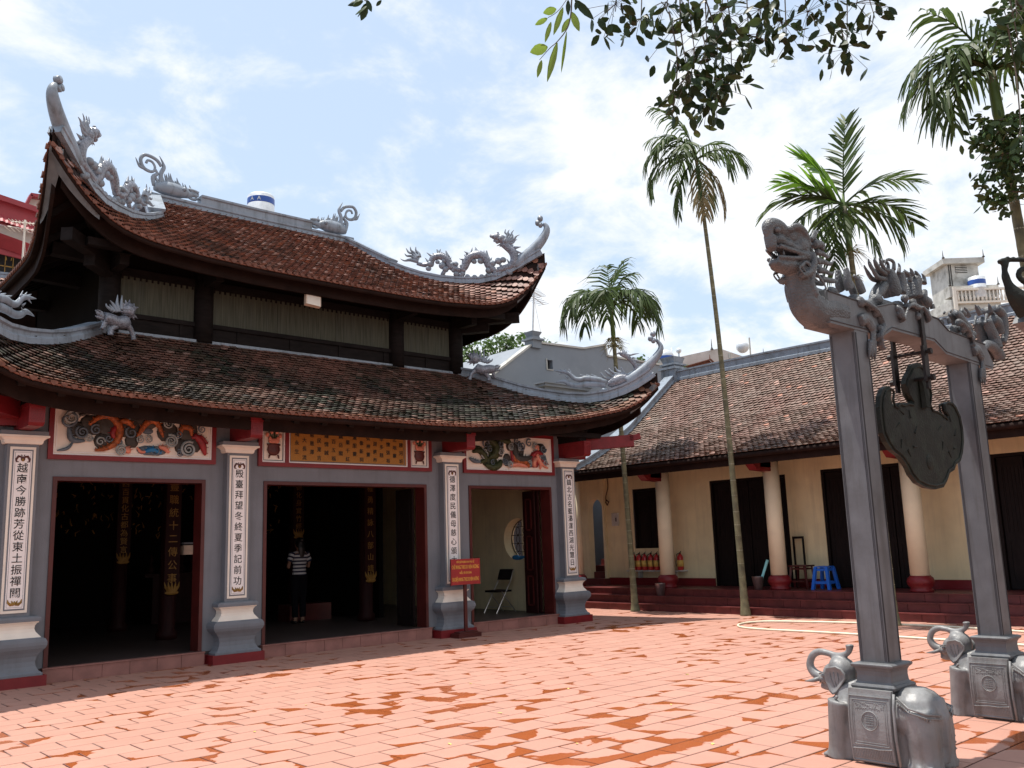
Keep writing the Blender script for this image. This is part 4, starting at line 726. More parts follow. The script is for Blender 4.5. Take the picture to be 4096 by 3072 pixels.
KYLIN={'body':[(4.299,5.199,0.089),(4.399,5.195,0.098),(4.518,5.175,0.098),(4.619,5.19,0.108),(4.685,5.235,0.09)],'head':[(4.696,5.4,0.109),(4.763,5.447,0.066),(4.711,5.457,0.073)],'legs':[[(4.671,5.179,0.061),(4.76,5.1,0.043),(4.797,5.014,0.036),(4.817,4.953,0.043)],[(4.503,5.12,0.061),(4.422,5.037,0.043),(4.418,4.947,0.046)],[(4.334,5.168,0.053),(4.305,5.075,0.035),(4.274,5.017,0.032)]],'mane':[[(4.545,5.342,0.036),(4.506,5.463,0.025),(4.508,5.608,0.005)],[(4.577,5.383,0.036),(4.58,5.51,0.022),(4.584,5.62,0.005)],[(4.511,5.337,0.036),(4.448,5.436,0.022),(4.387,5.49,0.005)],[(4.461,5.329,0.036),(4.407,5.394,0.018),(4.381,5.426,0.005)],[(4.426,5.342,0.032),(4.341,5.384,0.018),(4.323,5.426,0.005)],[(4.779,5.486,0.018),(4.804,5.536,0.004)],[(4.658,5.486,0.022),(4.64,5.52,0.005)]],'tail':[[(4.282,5.214,0.046),(4.215,5.24,0.032),(4.156,5.285,0.007)],[(4.283,5.179,0.035),(4.201,5.185,0.021),(4.159,5.197,0.005)],[(4.28,5.249,0.028),(4.229,5.287,0.014),(4.18,5.292,0.005)]]}# ------------------------------------------------------------------ curved roofs
rt = random.Random(21)
def tile_mesh(mb, P, ex, ey, ez, w, e, col, lift=.012):
    # one pointed clay tile: lower lip raised and curled, upper end tucked under the next row
    h = w*.5; t = .016
    top = [(-h, e*.50, .020), (-h*.78, e*.18, .026), (-h*.34, -e*.08, .036), (0, -e*.24, .046), (h*.34, -e*.08, .036), (h*.78, e*.18, .026), (h, e*.50, .020), (h, e*1.35, 0), (-h, e*1.35, 0)]
    o = len(mb.v)
    for (x, y, z) in top: mb.v.append(tuple(P+ex*x+ey*y+ez*z))
    for (x, y, z) in top[:7]: mb.v.append(tuple(P+ex*x*.97+ey*(y+.004)+ez*(z-t)))
    mb.f += [(o+8, o+0, o+6, o+7), (o+0, o+1, o+5, o+6), (o+1, o+2, o+4, o+5), (o+2, o+3, o+4)]
    mb.c += [col]*4
    for k in range(6): mb.f.append((o+k, o+9+k, o+10+k, o+k+1)); mb.c.append(tuple(c*.9 for c in col))
def tile_color(kind, v, r, x, y):
    n = mnoise.noise(Vector((x*.9, y*.9, 3.3)))*.5+mnoise.noise(Vector((x*3.1, y*3.1, 1.3)))*.35
    q = r.random()
    red = (.215, .098, .072); pale = (.40, .24, .19); dark = (.042, .034, .028); moss = (.036, .036, .024); grey = (.200, .148, .116); org = (.34, .13, .07)
    if kind == 'upper':
        a = .20+n*1.1+(r.random()-.5)*.65; c = tuple(lerp(red[i], dark[i], max(0, min(.85, a-.1))) for i in range(3))
        if q < .22: c = tuple(lerp(c[i], pale[i], .5) for i in range(3))
        elif q < .36: c = tuple(lerp(c[i], org[i], .55) for i in range(3))
    elif kind == 'lower':
        a = .98-v*.70+n*1.1+(r.random()-.5)*.45; c = tuple(lerp(red[i], moss[i] if q < .6 else dark[i], max(0, min(1, a))) for i in range(3))
        if q > .94: c = tuple(lerp(c[i], pale[i], .45) for i in range(3))
        if v < .04: c = tuple(lerp(c[i], org[i], .4) for i in range(3))
    else:
        a = .45+n*.8+(r.random()-.5)*.25; c = tuple(lerp(grey[i], red[i]*.85, max(0, min(1, a))) for i in range(3))
        if q < .035: c = pale if q > .012 else (.40, .19, .13)
        elif q < .3: c = tuple(lerp(c[i], dark[i], .2) for i in range(3))
    return c
class Slope:
    """z and inward distance of one curved slope. s runs along the eave, v from eave (0) to top (1)."""
    def __init__(s, half, eave_in, eave_z, run, zc, hip, kink): s.half = half; s.ei = eave_in; s.ez = eave_z; s.run = run; s.zc = zc; s.hip = hip; s.kink = kink
    def vtop(s, d):
        a = abs(d)
        if a <= s.kink[0]: return 1.0
        i, z = s.hip(a); return max(.001, (i-s.ei(d))/(s.run-s.ei(d)))
    def at(s, d, v):
        vt = s.vtop(d); e = s.ei(d); i = e+(s.run-e)*v
        base = s.zc(i/s.run) if s.run else 0
        l0 = s.ez(d)-s.zc(0.0)
        if abs(d) <= s.kink[0]: l1 = 0
        else: ii, z = s.hip(abs(d)); l1 = z-s.zc(ii/s.run)
        t = min(1, v/vt); t = t*t*(3-2*t)*.35+t*.65
        return i, base+lerp(l0, l1, t)
def make_roof(name, mapf, sl, w, e, kind, parent, tiles=True, near=None, vmax=1.0, lip_side=1):
    # underlay
    ns, nv = 44, 10; mb = MB(); th = .11
    for lay in (0, 1):
        for i in range(ns+1):
            d = (-sl.half+2*sl.half*i/ns)*(1-.035/sl.half); vt = sl.vtop(d)
            for j in range(nv+1):
                ii, z = sl.at(d, vt*j/nv); p = mapf(d, ii, z-(.02 if lay == 0 else th)); mb.v.append(tuple(p))
    N_ = (ns+1)*(nv+1)
    for i in range(ns):
        for j in range(nv):
            a = i*(nv+1)+j; q = (a, a+nv+1, a+nv+2, a+1); mb.f.append(q); mb.c.append(None); mb.f.append(tuple(N_+k for k in reversed(q))); mb.c.append(None)
        a = i*(nv+1); mb.f.append((a, N_+a, N_+a+nv+1, a+nv+1)); mb.c.append(None)
    und = obj('roof_underlay', mb, 'eave_wood', parent, smooth=True, fix=True)
    if not tiles: return und, []
    mb = MB(); nearL = []
    D = 2*sl.half; cols = int(D/w); 
    # slope length at the centre
    L = 0; prev = None
    for j in range(21):
        ii, z = sl.at(0, j/20); 
        if prev: L += math.hypot(ii-prev[0], z-prev[1])
        prev = (ii, z)
    rows = int(L/e)
    for r in range(rows+1):
        v = r*e/L
        if v > vmax: break
        for c in range(cols+1):
            d = -sl.half+(c+(.5 if r % 2 else 0))*w
            if abs(d) > sl.half-.01: continue
            vt = sl.vtop(d)
            if v > vt-.15*e/L: continue
            ii, z = sl.at(d, v); i2, z2 = sl.at(d, min(vt, v+.04)); i3, z3 = sl.at(d+.05*(1 if d < 0 else -1), v)
            P = Vector(mapf(d, ii, z)); ey = (Vector(mapf(d, i2, z2))-P); ex = Vector(mapf(d+.05*(1 if d < 0 else -1), i3, z3))-P
            if d > 0: ex = -ex
            if ey.length < 1e-5: continue
            ey.normalize(); ex = (ex-ey*ex.dot(ey)).normalized(); ez = ex.cross(ey)
            if ez.z < 0: ez = -ez; ex = -ex
            jit = Vector((0, 0, rt.uniform(-.002, .003))); a_ = rt.uniform(-.06, .06); ex2 = (ex+ey*a_+ez*rt.uniform(-.07, .07)).normalized(); ey2 = (ey-ex*a_+ez*rt.uniform(-.05, .05)).normalized()
            col = tile_color(kind, v, rt, P.x, P.y)
            if near is not None: nearL.append((P+jit, ex2, ey2, ez, w*rt.uniform(.96, 1.02), e, col, (P-Vector((0, 0, 1.6))).length))
            else: tile_mesh(mb, P+jit, ex2, ey2, ez, w*rt.uniform(.96, 1.02), e, col)
    if near is None: stuff(obj(name, mb, 'roof_tile', parent, fix=False))
    return und, nearL
def place_tiles(nearL, count, parent, stuffname, pin=None):
    pin = pin or (lambda P: True)
    def vis(t):
        d = t[0]-Vector((0, 0, 1.6)); zc = d.dot(_fw); return zc > 0 and abs(d.dot(_r2)/zc) < .56 and abs(d.dot(_u2)/zc) < .42
    nearL.sort(key=lambda t: (0 if vis(t) and pin(t[0]) else 1, t[7]))
    mb = MB()
    for t in nearL[count:]: tile_mesh(mb, *t[:7])
    stuff(obj(stuffname, mb, 'roof_tile', parent, fix=False))
    pals = {}
    for (P, ex, ey, ez, w, e, col, _) in nearL[:count]:
        key = (round(col[0]/.03), round(col[1]/.02), round(w, 2))
        if key not in pals:
            m_ = MB(); tile_mesh(m_, Vector((0, 0, 0)), Vector((1, 0, 0)), Vector((0, 1, 0)), Vector((0, 0, 1)), round(w, 2), e, col); me = m_.mesh('roof_tile', fix=False); me.materials.append(mt['roof_tile']); pals[key] = me
        o = link('roof_tile', pals[key], None, parent); o.matrix_parent_inverse = parent_world(parent).inverted()
        o.matrix_basis = Matrix(((ex.x, ey.x, ez.x, P.x), (ex.y, ey.y, ez.y, P.y), (ex.z, ey.z, ez.z, P.z), (0, 0, 0, 1)))
# lower roof ---------------------------------------------------------
ezR = smooth_table([(0, 5.09), (.22, 4.82), (.45, 4.62), (1.0, 4.33), (2.0, 4.04), (3.24, 3.82), (4.7, 3.68), (5.6, 3.66)], .18)
ezL = smooth_table([(0, 5.09), (.22, 4.72), (.45, 4.45), (.7, 4.25), (1.0, 4.03), (1.3, 3.92), (1.9, 3.81), (2.5, 3.74), (3.6, 3.68), (5, 3.66)], .14)
inL = table([(0, -.48), (.6, -.36), (1.2, -.24), (2.0, -.10), (2.8, 0), (9, 0)])       # eave bows outwards at the corners
hipL = smooth_table([(3.6, 5.25), (3.85, 5.12), (4.23, 4.90), (4.6, 4.72), (5.07, 4.56), (5.47, 4.49), (5.88, 4.555), (6.19, 4.72), (6.5, 4.98), (6.6, 5.13)], .1)
low_front = Slope(6.6, lambda d: inL(6.6-abs(d)), lambda d: (ezR if d > 0 else ezL)(6.6-abs(d)), 2.42, lambda t: 3.66+1.50*(t*.80+t*t*.20), lambda a: (18.5-a-12.4, hipL(a)), (3.62,))
def mf_low(d, i, z): return (CX+d, 12.4+i, z)
_, NL = make_roof('roof_tiles', mf_low, low_front, .132, .102, 'lower', T, near=True)
place_tiles(NL, 300, T, 'lower_roof_tiles', lambda P: True)
# side slopes, same section turned through 90 degrees (half length 5.2, centre y 17.1)
def side_slope(hf, dh, f):
    return Slope(hf, f.ei if False else (lambda d: f.ei(math.copysign(abs(d)+dh, d))), lambda d: f.ez(math.copysign(abs(d)+dh, 1)), f.run, f.zc, lambda a: (f.hip(a+dh)[0], f.hip(a+dh)[1]), (f.kink[0]-dh,))
low_side = side_slope(5.2, 1.4, low_front)
low_side.kink = (2.22,)
for sx in (1, -1):
    def mf(d, i, z, sx=sx): return (CX+sx*(6.1-i), 17.1+d, z)
    make_roof('side_roof_tiles', mf, low_side, .165, .125, 'lower', T, near=None)
def mfb(d, i, z): return (CX+d, 21.8-i, z)
make_roof('', mfb, low_front, .2, .2, 'lower', T, tiles=False)
# upper roof ---------------------------------------------------------
ezU = smooth_table([(0, 7.78), (.2, 7.42), (.5, 7.06), (.85, 6.74), (1.2, 6.56), (1.65, 6.45), (2.4, 6.37), (3.4, 6.33), (5, 6.32)], .16)
inU = table([(0, -.28), (.6, -.20), (1.2, -.10), (2.0, 0), (9, 0)])
hipU = smooth_table([(2.2, 7.90), (2.54, 7.64), (2.95, 7.40), (3.4, 7.24), (3.95, 7.18), (4.22, 7.27), (4.6, 7.56), (4.95, 7.83)], .12)
def hipUf(a):
    if a < 2.54: return (lerp(17.0, 15.85, (a-2.15)/.39)-13.75, lerp(8.42, 7.64, (a-2.15)/.39))
    return (18.40-a-13.75, hipU(a))
up_front = Slope(4.95, lambda d: inU(4.95-abs(d)), lambda d: ezU(4.95-abs(d)), 3.30, lambda t: 6.32+2.12*(t*.92+t*t*.08), hipUf, (2.15,))
def mf_up(d, i, z): return (CX+d, 13.75+i, z)
make_roof('upper_roof_tiles', mf_up, up_front, .132, .102, 'upper', T)
up_side = Slope(3.6, lambda d: inU(3.6-abs(d)), lambda d: ezU(3.6-abs(d)), 2.06, lambda t: 6.32+1.32*t, lambda a: (18.40-(a+1.35)-13.75, hipU(a+1.35)), (1.2,))
for sx in (1, -1):
    def mf(d, i, z, sx=sx): return (CX+sx*(4.67-i), 17.1+d, z)
    make_roof('side_roof_tiles', mf, up_side, .165, .125, 'upper', T)
def mfb(d, i, z): return (CX+d, 20.45-i, z)
make_roof('', mfb, up_front, .2, .2, 'upper', T, tiles=False)
# gable triangles under the ridge ends
for sx in (1, -1):
    m_ = MB(); x = CX+sx*2.40; m_.prism([(x, 15.7, 7.5), (x, 18.5, 7.5), (x-sx*.2, 17.1, 8.4)], (0, 0, 0), (-sx*.1, 0, 0)); obj('gable_infill', m_, 'grey_paint', T)
# --- ridge bands ----------------------------------------------------
def band(name, pts, wid, hgt, lipw=.03, mat='grey_paint', parent=T):
    P = [Vector(p) for p in pts]; R_ = []; m_ = MB()
    for i, p in enumerate(P):
        d = P[min(i+1, len(P)-1)]-P[max(i-1, 0)]; h = Vector((d.x, d.y, 0)); 
        s = Vector((-h.y, h.x, 0)).normalized() if h.length > 1e-4 else Vector((0, 1, 0))
        u = s.cross(d.normalized()); u = u if u.z > 0 else -u
        w_ = wid(i/(len(P)-1)) if callable(wid) else wid; hh = hgt(i/(len(P)-1)) if callable(hgt) else hgt; l = lipw if w_ > .1 else 0
        prof = [(-w_/2-.02, -.06), (w_/2+.02, -.06), (w_/2+.02, .02), (w_/2, .05), (w_/2, hh-.06), (w_/2+l, hh-.04), (w_/2+l, hh), (-w_/2-l, hh), (-w_/2-l, hh-.04), (-w_/2, hh-.06), (-w_/2, .05), (-w_/2-.02, .02)]
        R_.append([p+s*a+u*b for a, b in prof])
    m_.rings(R_); return obj(name, m_, mat, parent)
rb = band('main_ridge', [(CX-1.25+2.5*k/10, 17.1, 8.42+.01*abs(k-5)/5) for k in range(11)], .2, .31); band('ridge_shoulder', [(CX-2.3+4.6*k/10, 17.1, 8.42+.02*abs(k-5)/5) for k in range(11)], .19, .12)
for k in range(1, 4):
    pass
for sy in (1, -1):
    for sx in (1, -1):
        def pt(dx, z): return (CX+sx*dx, 17.1+sy*(dx-1.3), z)
        # steep stretch from ridge end to the kink
        band('gable_ridge', [(CX+sx*lerp(2.2, 2.54, t/6), 17.1-sy*-lerp(0, 1.24, t/6), lerp(8.40, 7.64, t/6)+.01) for t in range(7)], .24, .16)
        pts = [pt(2.50, 7.68)]+[pt(a, hipU(a)+.0) for a in (2.75, 3.0, 3.3, 3.6, 3.9, 4.15, 4.4, 4.6, 4.78, 4.87)]
        hb = band('hip_ridge', pts, .17, lambda t: .085)
        hp = [pt(4.45, 7.50), pt(4.68, 7.76), pt(4.86, 8.02), pt(4.95, 8.22), pt(4.96, 8.35), pt(4.92, 8.43)]
        sp = spline([Vector(q) for q in hp], 4); m_ = MB(); R_ = []
        side = Vector((sy*1.0, -sx*1.0, 0)); side = Vector((-(sy), sx, 0)).normalized()
        for i, p in enumerate(sp):
            t = i/(len(sp)-1); d = sp[min(i+1, len(sp)-1)]-sp[max(i-1, 0)]; d.normalize(); u = side.cross(d).normalized()
            w_ = lerp(.13, .042, t**1.5); h_ = lerp(.16, .04, t**.9)
            R_.append([p+side*math.cos(a)*w_+u*math.sin(a)*h_ for a in [2*math.pi*k/12 for k in range(12)]])
        m_.rings(R_); hn = obj('horn', m_, 'grey_paint', hb, smooth=True)
        m_ = MB(); c_ = sp[-1]+Vector((-sx*.05, -sy*.05, .03))
        for (o1, o2, r_) in ((0, .085, .06), (-.06, -.01, .055), (.0, -.06, .05)):
            q = c_+Vector((sx*o1*.7, sy*o1*.7, o2)); m_.tube([q-side*.045, q+side*.045], r_, 12)
        obj('trefoil_finial', m_, 'grey_paint', hb, smooth=True)
        # lower hips
        def pl(dx, z): return (CX+sx*dx, 17.1+sy*(dx-1.4), z)
        pts = [pl(a, hipL(a)) for a in (3.45, 3.8, 4.15, 4.5, 4.85, 5.2, 5.5, 5.8, 6.05, 6.25, 6.42, 6.51)]
        hb = band('hip_ridge', pts, .22, lambda t: lerp(.12, .16, min(1, t*2)))
        hp = [pl(6.1, 4.86), pl(6.32, 5.06), pl(6.50, 5.28), pl(6.62, 5.48), pl(6.64, 5.62), pl(6.58, 5.75)]
        sp = spline([Vector(q) for q in hp], 4); m_ = MB(); R_ = []
        for i, p in enumerate(sp):
            t = i/(len(sp)-1); d = sp[min(i+1, len(sp)-1)]-sp[max(i-1, 0)]; d.normalize(); u = side.cross(d).normalized()
            w_ = lerp(.13, .04, t**1.3); h_ = lerp(.16, .03, t**.75)
            R_.append([p+side*math.cos(a)*w_+u*math.sin(a)*h_ for a in [2*math.pi*k/12 for k in range(12)]])
        m_.rings(R_); obj('horn', m_, 'grey_paint', hb, smooth=True)
        m_ = MB(); c_ = sp[-1]+Vector((-sx*.04, -sy*.04, .04))
        for (o1, o2, r_) in ((0, .085, .06), (-.06, -.01, .055), (.0, -.06, .05)):
            q = c_+Vector((sx*o1*.7, sy*o1*.7, o2)); m_.tube([q-side*.045, q+side*.045], r_, 12)
        obj('trefoil_finial', m_, 'grey_paint', hb, smooth=True)
# --- fascia boards, scalloped corner boards, rafters -----------------
def fascia(mapf, sl, inset, top, hgt, mat, dmax=None, name='eave_board'):
    m_ = MB(); n_ = 60; R_ = []
    dm = dmax or sl.half-.1
    for i in range(n_+1):
        d = -dm+2*dm*i/n_; ii, z = sl.at(d, 0); e = ii+inset
        R_.append([Vector(mapf(d, e, z-top)), Vector(mapf(d, e+.05, z-top)), Vector(mapf(d, e+.05, z-top-hgt)), Vector(mapf(d, e, z-top-hgt))])
    m_.rings(R_); return obj(name, m_, mat, T)
def edge_strip(mapf, sl, name='eave_edge'):
    m_ = MB(); n_ = 60; R_ = []
    for i in range(n_+1):
        d = -sl.half+2*sl.half*i/n_; ii, z = sl.at(d, 0); e = ii
        R_.append([Vector(mapf(d, e-.015, z+.004)), Vector(mapf(d, e+.08, z+.008)), Vector(mapf(d, e+.08, z-.022)), Vector(mapf(d, e-.015, z-.020))])
    m_.rings(R_); es = obj(name, m_, 'tile_soffit', T); q = MB(); n_ = int(2*sl.half/.125)
    for k in range(n_):       # pointed drip tiles along the edge
        d = -sl.half+.05+(2*sl.half-.1)*k/(n_-1); ii, z = sl.at(d, 0); P = Vector(mapf(d, ii-.035, z+.008)); X = Vector(mapf(d+.01, ii-.035, sl.at(min(sl.half, d+.01), 0)[1]+.008))-P
        if X.length < 1e-6: continue
        X.normalize(); Y = Vector(mapf(d, ii+.1, z))-Vector(mapf(d, ii, z)); Y.normalize(); Zv = X.cross(Y).normalized(); Zv = Zv if Zv.z > 0 else -Zv
        jz = rt.uniform(.8, 1.1); prof = [(a_*.82*jz, b_*.75) for a_, b_ in [(-.055, .022), (-.05, -.012), (-.028, -.034), (0, -.046), (.028, -.034), (.05, -.012), (.055, .022), (.03, .036), (-.03, .036)]]
        q.prism([P+X*a+Zv*b for a, b in prof], (0, 0, 0), Y*.06)
    stuff(obj('drip_tiles', q, 'drip', es)); 
    # plastered soffit under the up-turned corners
    for sg in (-1, 1):
        R_ = []; 
        for k in range(13):
            d = sg*(sl.half-.02-.75*k/12); w_ = .18*(1-k/12)**.7+.012; ii, z = sl.at(d, 0)
            R_.append([Vector(mapf(d, ii+.012, z-.026)), Vector(mapf(d, ii+.012+w_, z-.02)), Vector(mapf(d, ii+.012+w_, z-.16)), Vector(mapf(d, ii+.012, z-.045))])
        q = MB(); q.rings(R_); obj('corner_plaster', q, 'plaster_dim', es)
    return es
def rafters(mapf, sl, n_, i0, i1):
    m_ = MB()
    for k in range(n_):
        d = -sl.half+.25+(2*sl.half-.5)*k/(n_-1); vt = sl.vtop(d); P = []
        for j in range(4):
            v = lerp(i0, i1, j/3)
            if v > vt: break
            ii, z = sl.at(d, v); P.append(Vector(mapf(d, ii, z-.16)))
        for a, b_ in zip(P, P[1:]): m_.beam(a, b_, .09, .09)
    stuff(obj('rafters', m_, 'dark_wood', T))
fascia(mf_low, low_front, .27, -.0, .255, 'eave_wood', 6.2); edge_strip(mf_low, low_front); rafters(mf_low, low_front, 27, .06, .55)
fascia(mf_up, up_front, .20, .0, .24, 'eave_wood', 4.7); edge_strip(mf_up, up_front); rafters(mf_up, up_front, 21, .06, .45)
for sx in (1, -1):
    def mfl(d, i, z, sx=sx): return (CX+sx*(6.1-i), 17.1+d, z)
    def mfu(d, i, z, sx=sx): return (CX+sx*(4.67-i), 17.1+d, z)
    fascia(mfl, low_side, .10, .03, .25, 'eave_wood', 4.8); edge_strip(mfl, low_side); rafters(mfl, low_side, 21, .06, .5)
    fascia(mfu, up_side, .10, .03, .24, 'eave_wood', 3.3); edge_strip(mfu, up_side); rafters(mfu, up_side, 15, .06, .5)
    # scalloped board below each front hip
    for (a0, a1, hf, c0, dep) in ((3.6, 4.86, hipU, 1.3, .62), (4.9, 6.5, hipL, 1.4, .50)):
        top_ = []; bot = []; n_ = 40
        for k in range(n_+1):
            t = k/n_; a = lerp(a0, a1, t); zt = hf(a)-.13; top_.append((a, zt))
            bot.append((a-.10*(1-t)+.02, zt-dep*(1-t)**.6*(.75+.12*abs(math.sin(t*math.pi*6)))-.05))
        poly = [(CX+sx*a, 17.1-(a-c0), z) for a, z in top_]+[(CX+sx*a, 17.1-(a-c0), z) for a, z in reversed(bot)]
        m_ = MB(); sd = Vector((sx*-.05, -.05, 0)); 
        for k in range(n_):
            A = [Vector((CX+sx*q[0], 17.1-(q[0]-c0), q[1])) for q in (top_[k], top_[k+1], bot[k+1], bot[k])]; sdv = Vector((-1*sx*-1, 1, 0)); off = Vector((sx*.035*-1, -.035, 0))
            m_.prism(A, off, -off)
        obj('scalloped_corner_board', m_, 'dark_wood', T)
# purlins under the eaves
m_ = MB()
for (y, z) in ((14.1, 6.40), (14.45, 6.52)): m_.box(4.0, 12.4, y-.07, y+.07, z-.10, z+.02)
obj('purlin', m_, 'dark_wood', T)
m_ = MB()
for (y, z) in ((12.8, 3.78), (13.15, 3.98)): m_.box(2.6, 13.8, y-.07, y+.07, z-.10, z+.0)
obj('purlin', m_, 'dark_wood', T)
# floodlight under the upper eave
m_ = MB(); m_.obox((7.80, 14.0, 5.99), (.15, .0, -.01), (.0, .035, -.012), (.02, .035, .11)); fl = obj('lamp_housing', m_, 'lamp_cream', T)
m_ = MB(); m_.obox((7.80, 13.96, 5.985), (.13, .0, -.01), (.0, .004, -.001), (.017, .032, .095)); m_.beam((7.8, 14.05, 6.0), (7.8, 14.15, 6.3), .03, .03); obj('lamp_glass', m_, 'cream', fl)
# ------------------------------------------------------------------ ridge sculptures (parts of the temple)
def sculpt(name, D, ymap, mat, parent, keys_tube, mirror=None, flat=.75, mats=None):
    """D: traced strokes (x, z, r) in a vertical plane; ymap gives the plane's y for each x"""
    def P(x, z, off=0):
        y = ymap(x)
        if mirror is not None: x = mirror-x
        return Vector((x, y, z))
    root = None
    for key in keys_tube:
        strokes = D[key]; strokes = strokes if isinstance(strokes[0], list) else [strokes]
        mb = MB()
        for st in strokes:
            sp = spline([Vector((a, b_, 0)) for a, b_, c_ in st], 4); rr = spline([Vector((c_, 0, 0)) for a, b_, c_ in st], 4)
            a0, a1 = P(st[0][0], 0), P(st[0][0]+.1, 0); nn = Vector((-(a1-a0).y, (a1-a0).x, 0)).normalized()
            mb.tube([P(q.x, q.y) for q in sp], [max(.003, q.x) for q in rr], 8, flat=flat, nrm=nn)
        o = obj(('%s_%s' % (name, {'spines': 'spine', 'legs': 'leg', 'teeth': 'horn'}.get(key, key))) if root else name, mb, (mats or {}).get(key, mat), root or parent, smooth=True)
        if root is None: root = o
    if 'cloud' in D:
        mb = MB()
        for (a, b_, c_) in D['cloud']: p = P(a, b_); mb.ell(p, (c_*1.25, c_*.9, c_), 8, 6)
        obj(name+'_cloud', mb, 'grey_paint', root, smooth=True)
    return root
dy = lambda c: (lambda x: c-x)
def finish_dragon(root, hd, ymap, mirror):
    mb = MB()
    for (a, b_, c_) in hd: y = ymap(a); mb.ell((mirror-a if mirror is not None else a, y, b_), (c_*1.05, c_*.85, c_), 8, 6)
    hx, hz, hr = hd[0]; f_ = 1 if hd[-1][0] > hx or hd[1][0] > hx else -1
    for k, (da, db) in enumerate(((.9, 1.3), (.2, 1.7), (-.5, 1.5), (-1.1, 1.1), (-1.4, .3), (-1.3, -.5), (1.7, .9), (1.6, -.9), (1.1, -1.2), (.3, -1.4))):
        a = hx+f_*da*hr; y = ymap(a); q = hx+f_*da*hr*.45; X_ = (lambda v: mirror-v) if mirror is not None else (lambda v: v)
        mb.tube([(X_(q), ymap(q), hz+db*hr*.45), (X_(a), y, hz+db*hr)], [hr*.32, hr*.06], 6)
    blob('dragon_head', mb, .010, 'mosaic', root, 1)
for mir in (None, 16.4):
    HD = dict(HIP_DRAGON); HD['body'] = [(a, b_, c_*1.15) for a, b_, c_ in HD['body']]; HD['spines'] = [[(a, b_, c_*1.6) for a, b_, c_ in s] for s in HD['spines']]; rk = random.Random(3)
    for k in range(2, 19):
        a, b_, c_ = HD['body'][k]; HD['spines'].append([(a-.02, b_+c_*.6, .03), (a-.05+rk.uniform(-.06, .06), b_+c_*1.2+rk.uniform(.05, .11), .004)]); HD['cloud'] = HD['cloud']+[(a+rk.uniform(-.1, .1), b_-c_*1.1-rk.uniform(0, .05), rk.uniform(.04, .07))]
    r_ = sculpt('hip_dragon', HD, dy(26.5), 'mosaic', T, ['body', 'flame', 'mane', 'spines', 'leg'], mir, .8, {'flame': 'grey_paint', 'mane': 'grey_paint', 'spines': 'grey_paint'})
    finish_dragon(r_, HIP_DRAGON['head'], dy(26.5), mir)
    RH = {k: ([(a, b_+.07, c_*1.35) for a, b_, c_ in v] if k == 'body' else [[(a, b_+.05, c_) for a, b_, c_ in s] for s in v]) for k, v in RIDGE_HEAD.items()}
    rk = random.Random(9)
    for k in range(26):
        t = rk.random(); i_ = min(6, int(t*7)); a, b_, c_ = RH['body'][i_]; a += rk.uniform(-.03, .1); l = .10+.18*t; RH['teeth'].append([(a, b_+c_*rk.uniform(-.5, .7), .035), (a+l*.4, b_+c_*.6+l*.4, .028), (a+l*.5+.02, b_+c_+l*.9*rk.random()+.02, .004)])
    r_ = sculpt('ridge_dragon_head', RH, lambda x: 17.1, 'grey_paint', T, ['body', 'teeth', 'curl'], mir, .8)
    mb = MB(); X_ = lambda x: (16.4-x) if mir else x
    mb.ell((X_(RH['body'][3][0]), 17.0, RH['body'][3][1]+.03), .045, 8, 6); h0 = RH['body'][0]; mb.tube(spline([(X_(h0[0]+.02), 17.1, h0[1]-.06), (X_(h0[0]+.10), 17.1, h0[1]-.07), (X_(h0[0]+.22), 17.1, h0[1]-.02)], 3), .03, 7); mb.tube(spline([(X_(h0[0]-.03), 17.1, h0[1]+.09), (X_(h0[0]+.05), 17.1, h0[1]+.11), (X_(h0[0]+.18), 17.1, h0[1]+.12)], 3), .035, 7); obj('eye', mb, 'grey_paint', r_, smooth=True)
    sculpt('hip_phoenix', PHOENIX, dy(26.65), 'mosaic', T, ['body', 'wing', 'crest', 'tail'], mir, .6, {'tail': 'grey_paint', 'crest': 'grey_paint', 'wing': 'grey_paint'})
    # guardian beast where the hip meets the upper wall
    K = {k: ([(a, b_, c_) for a, b_, c_ in v] if not isinstance(v[0], list) else v) for k, v in KYLIN.items()}
    r_ = sculpt('guardian_beast', K, lambda x: 14.2+.35*(4.6-x)*(-1), 'mosaic', T, ['body', 'legs', 'mane', 'tail'], mir, .9, {'mane': 'grey_paint'})
    finish_dragon(r_, K['head'], lambda x: 14.2+.35*(x-4.6), mir)

# ================================================================== SIDE HALL (faces -X)
H = thing('side_hall', 'long yellow-walled side hall with brown tiled roof and round columns on dark red steps', 'building', (16.2, 9, 0))
HX = 16.2; YE = 15.8; YB = -3.0
# steps
for k, (x, z, h) in enumerate([(16.2, 0, .15), (16.5, .15, .16), (16.8, .31, .15)]):
    m_ = MB(); m_.box(x+.012, 17.2 if k < 2 else 24.0, YB, 20.5, z if k else 0, z+h-.022); st = obj('step', m_, 'step_red', H)
    y = YB; rn = random.Random(k+31); big = []
    yy = 3.5; Ls = []
    while yy < 17.6:
        l = rn.uniform(.38, .62); Ls.append((yy, min(17.6, yy+l))); yy += l
    for (a, b_) in Ls:
        q = MB(); q.box(x-.004*rn.random(), x+.014, a+.004, b_-.004, z+.004, z+h-.024); obj('step_facing', q, 'step_red', st)
    q = MB(); q.box(x-.012, x+.02, YB, 20.5, z+h-.022, z+h); q.box(x+.02, x+.31 if k < 2 else x+1.5, YB, 20.5, z+h-.022, z+h-.001); obj('step_tread', q, 'step_red', st)
ZP = .46
WXH = 18.0
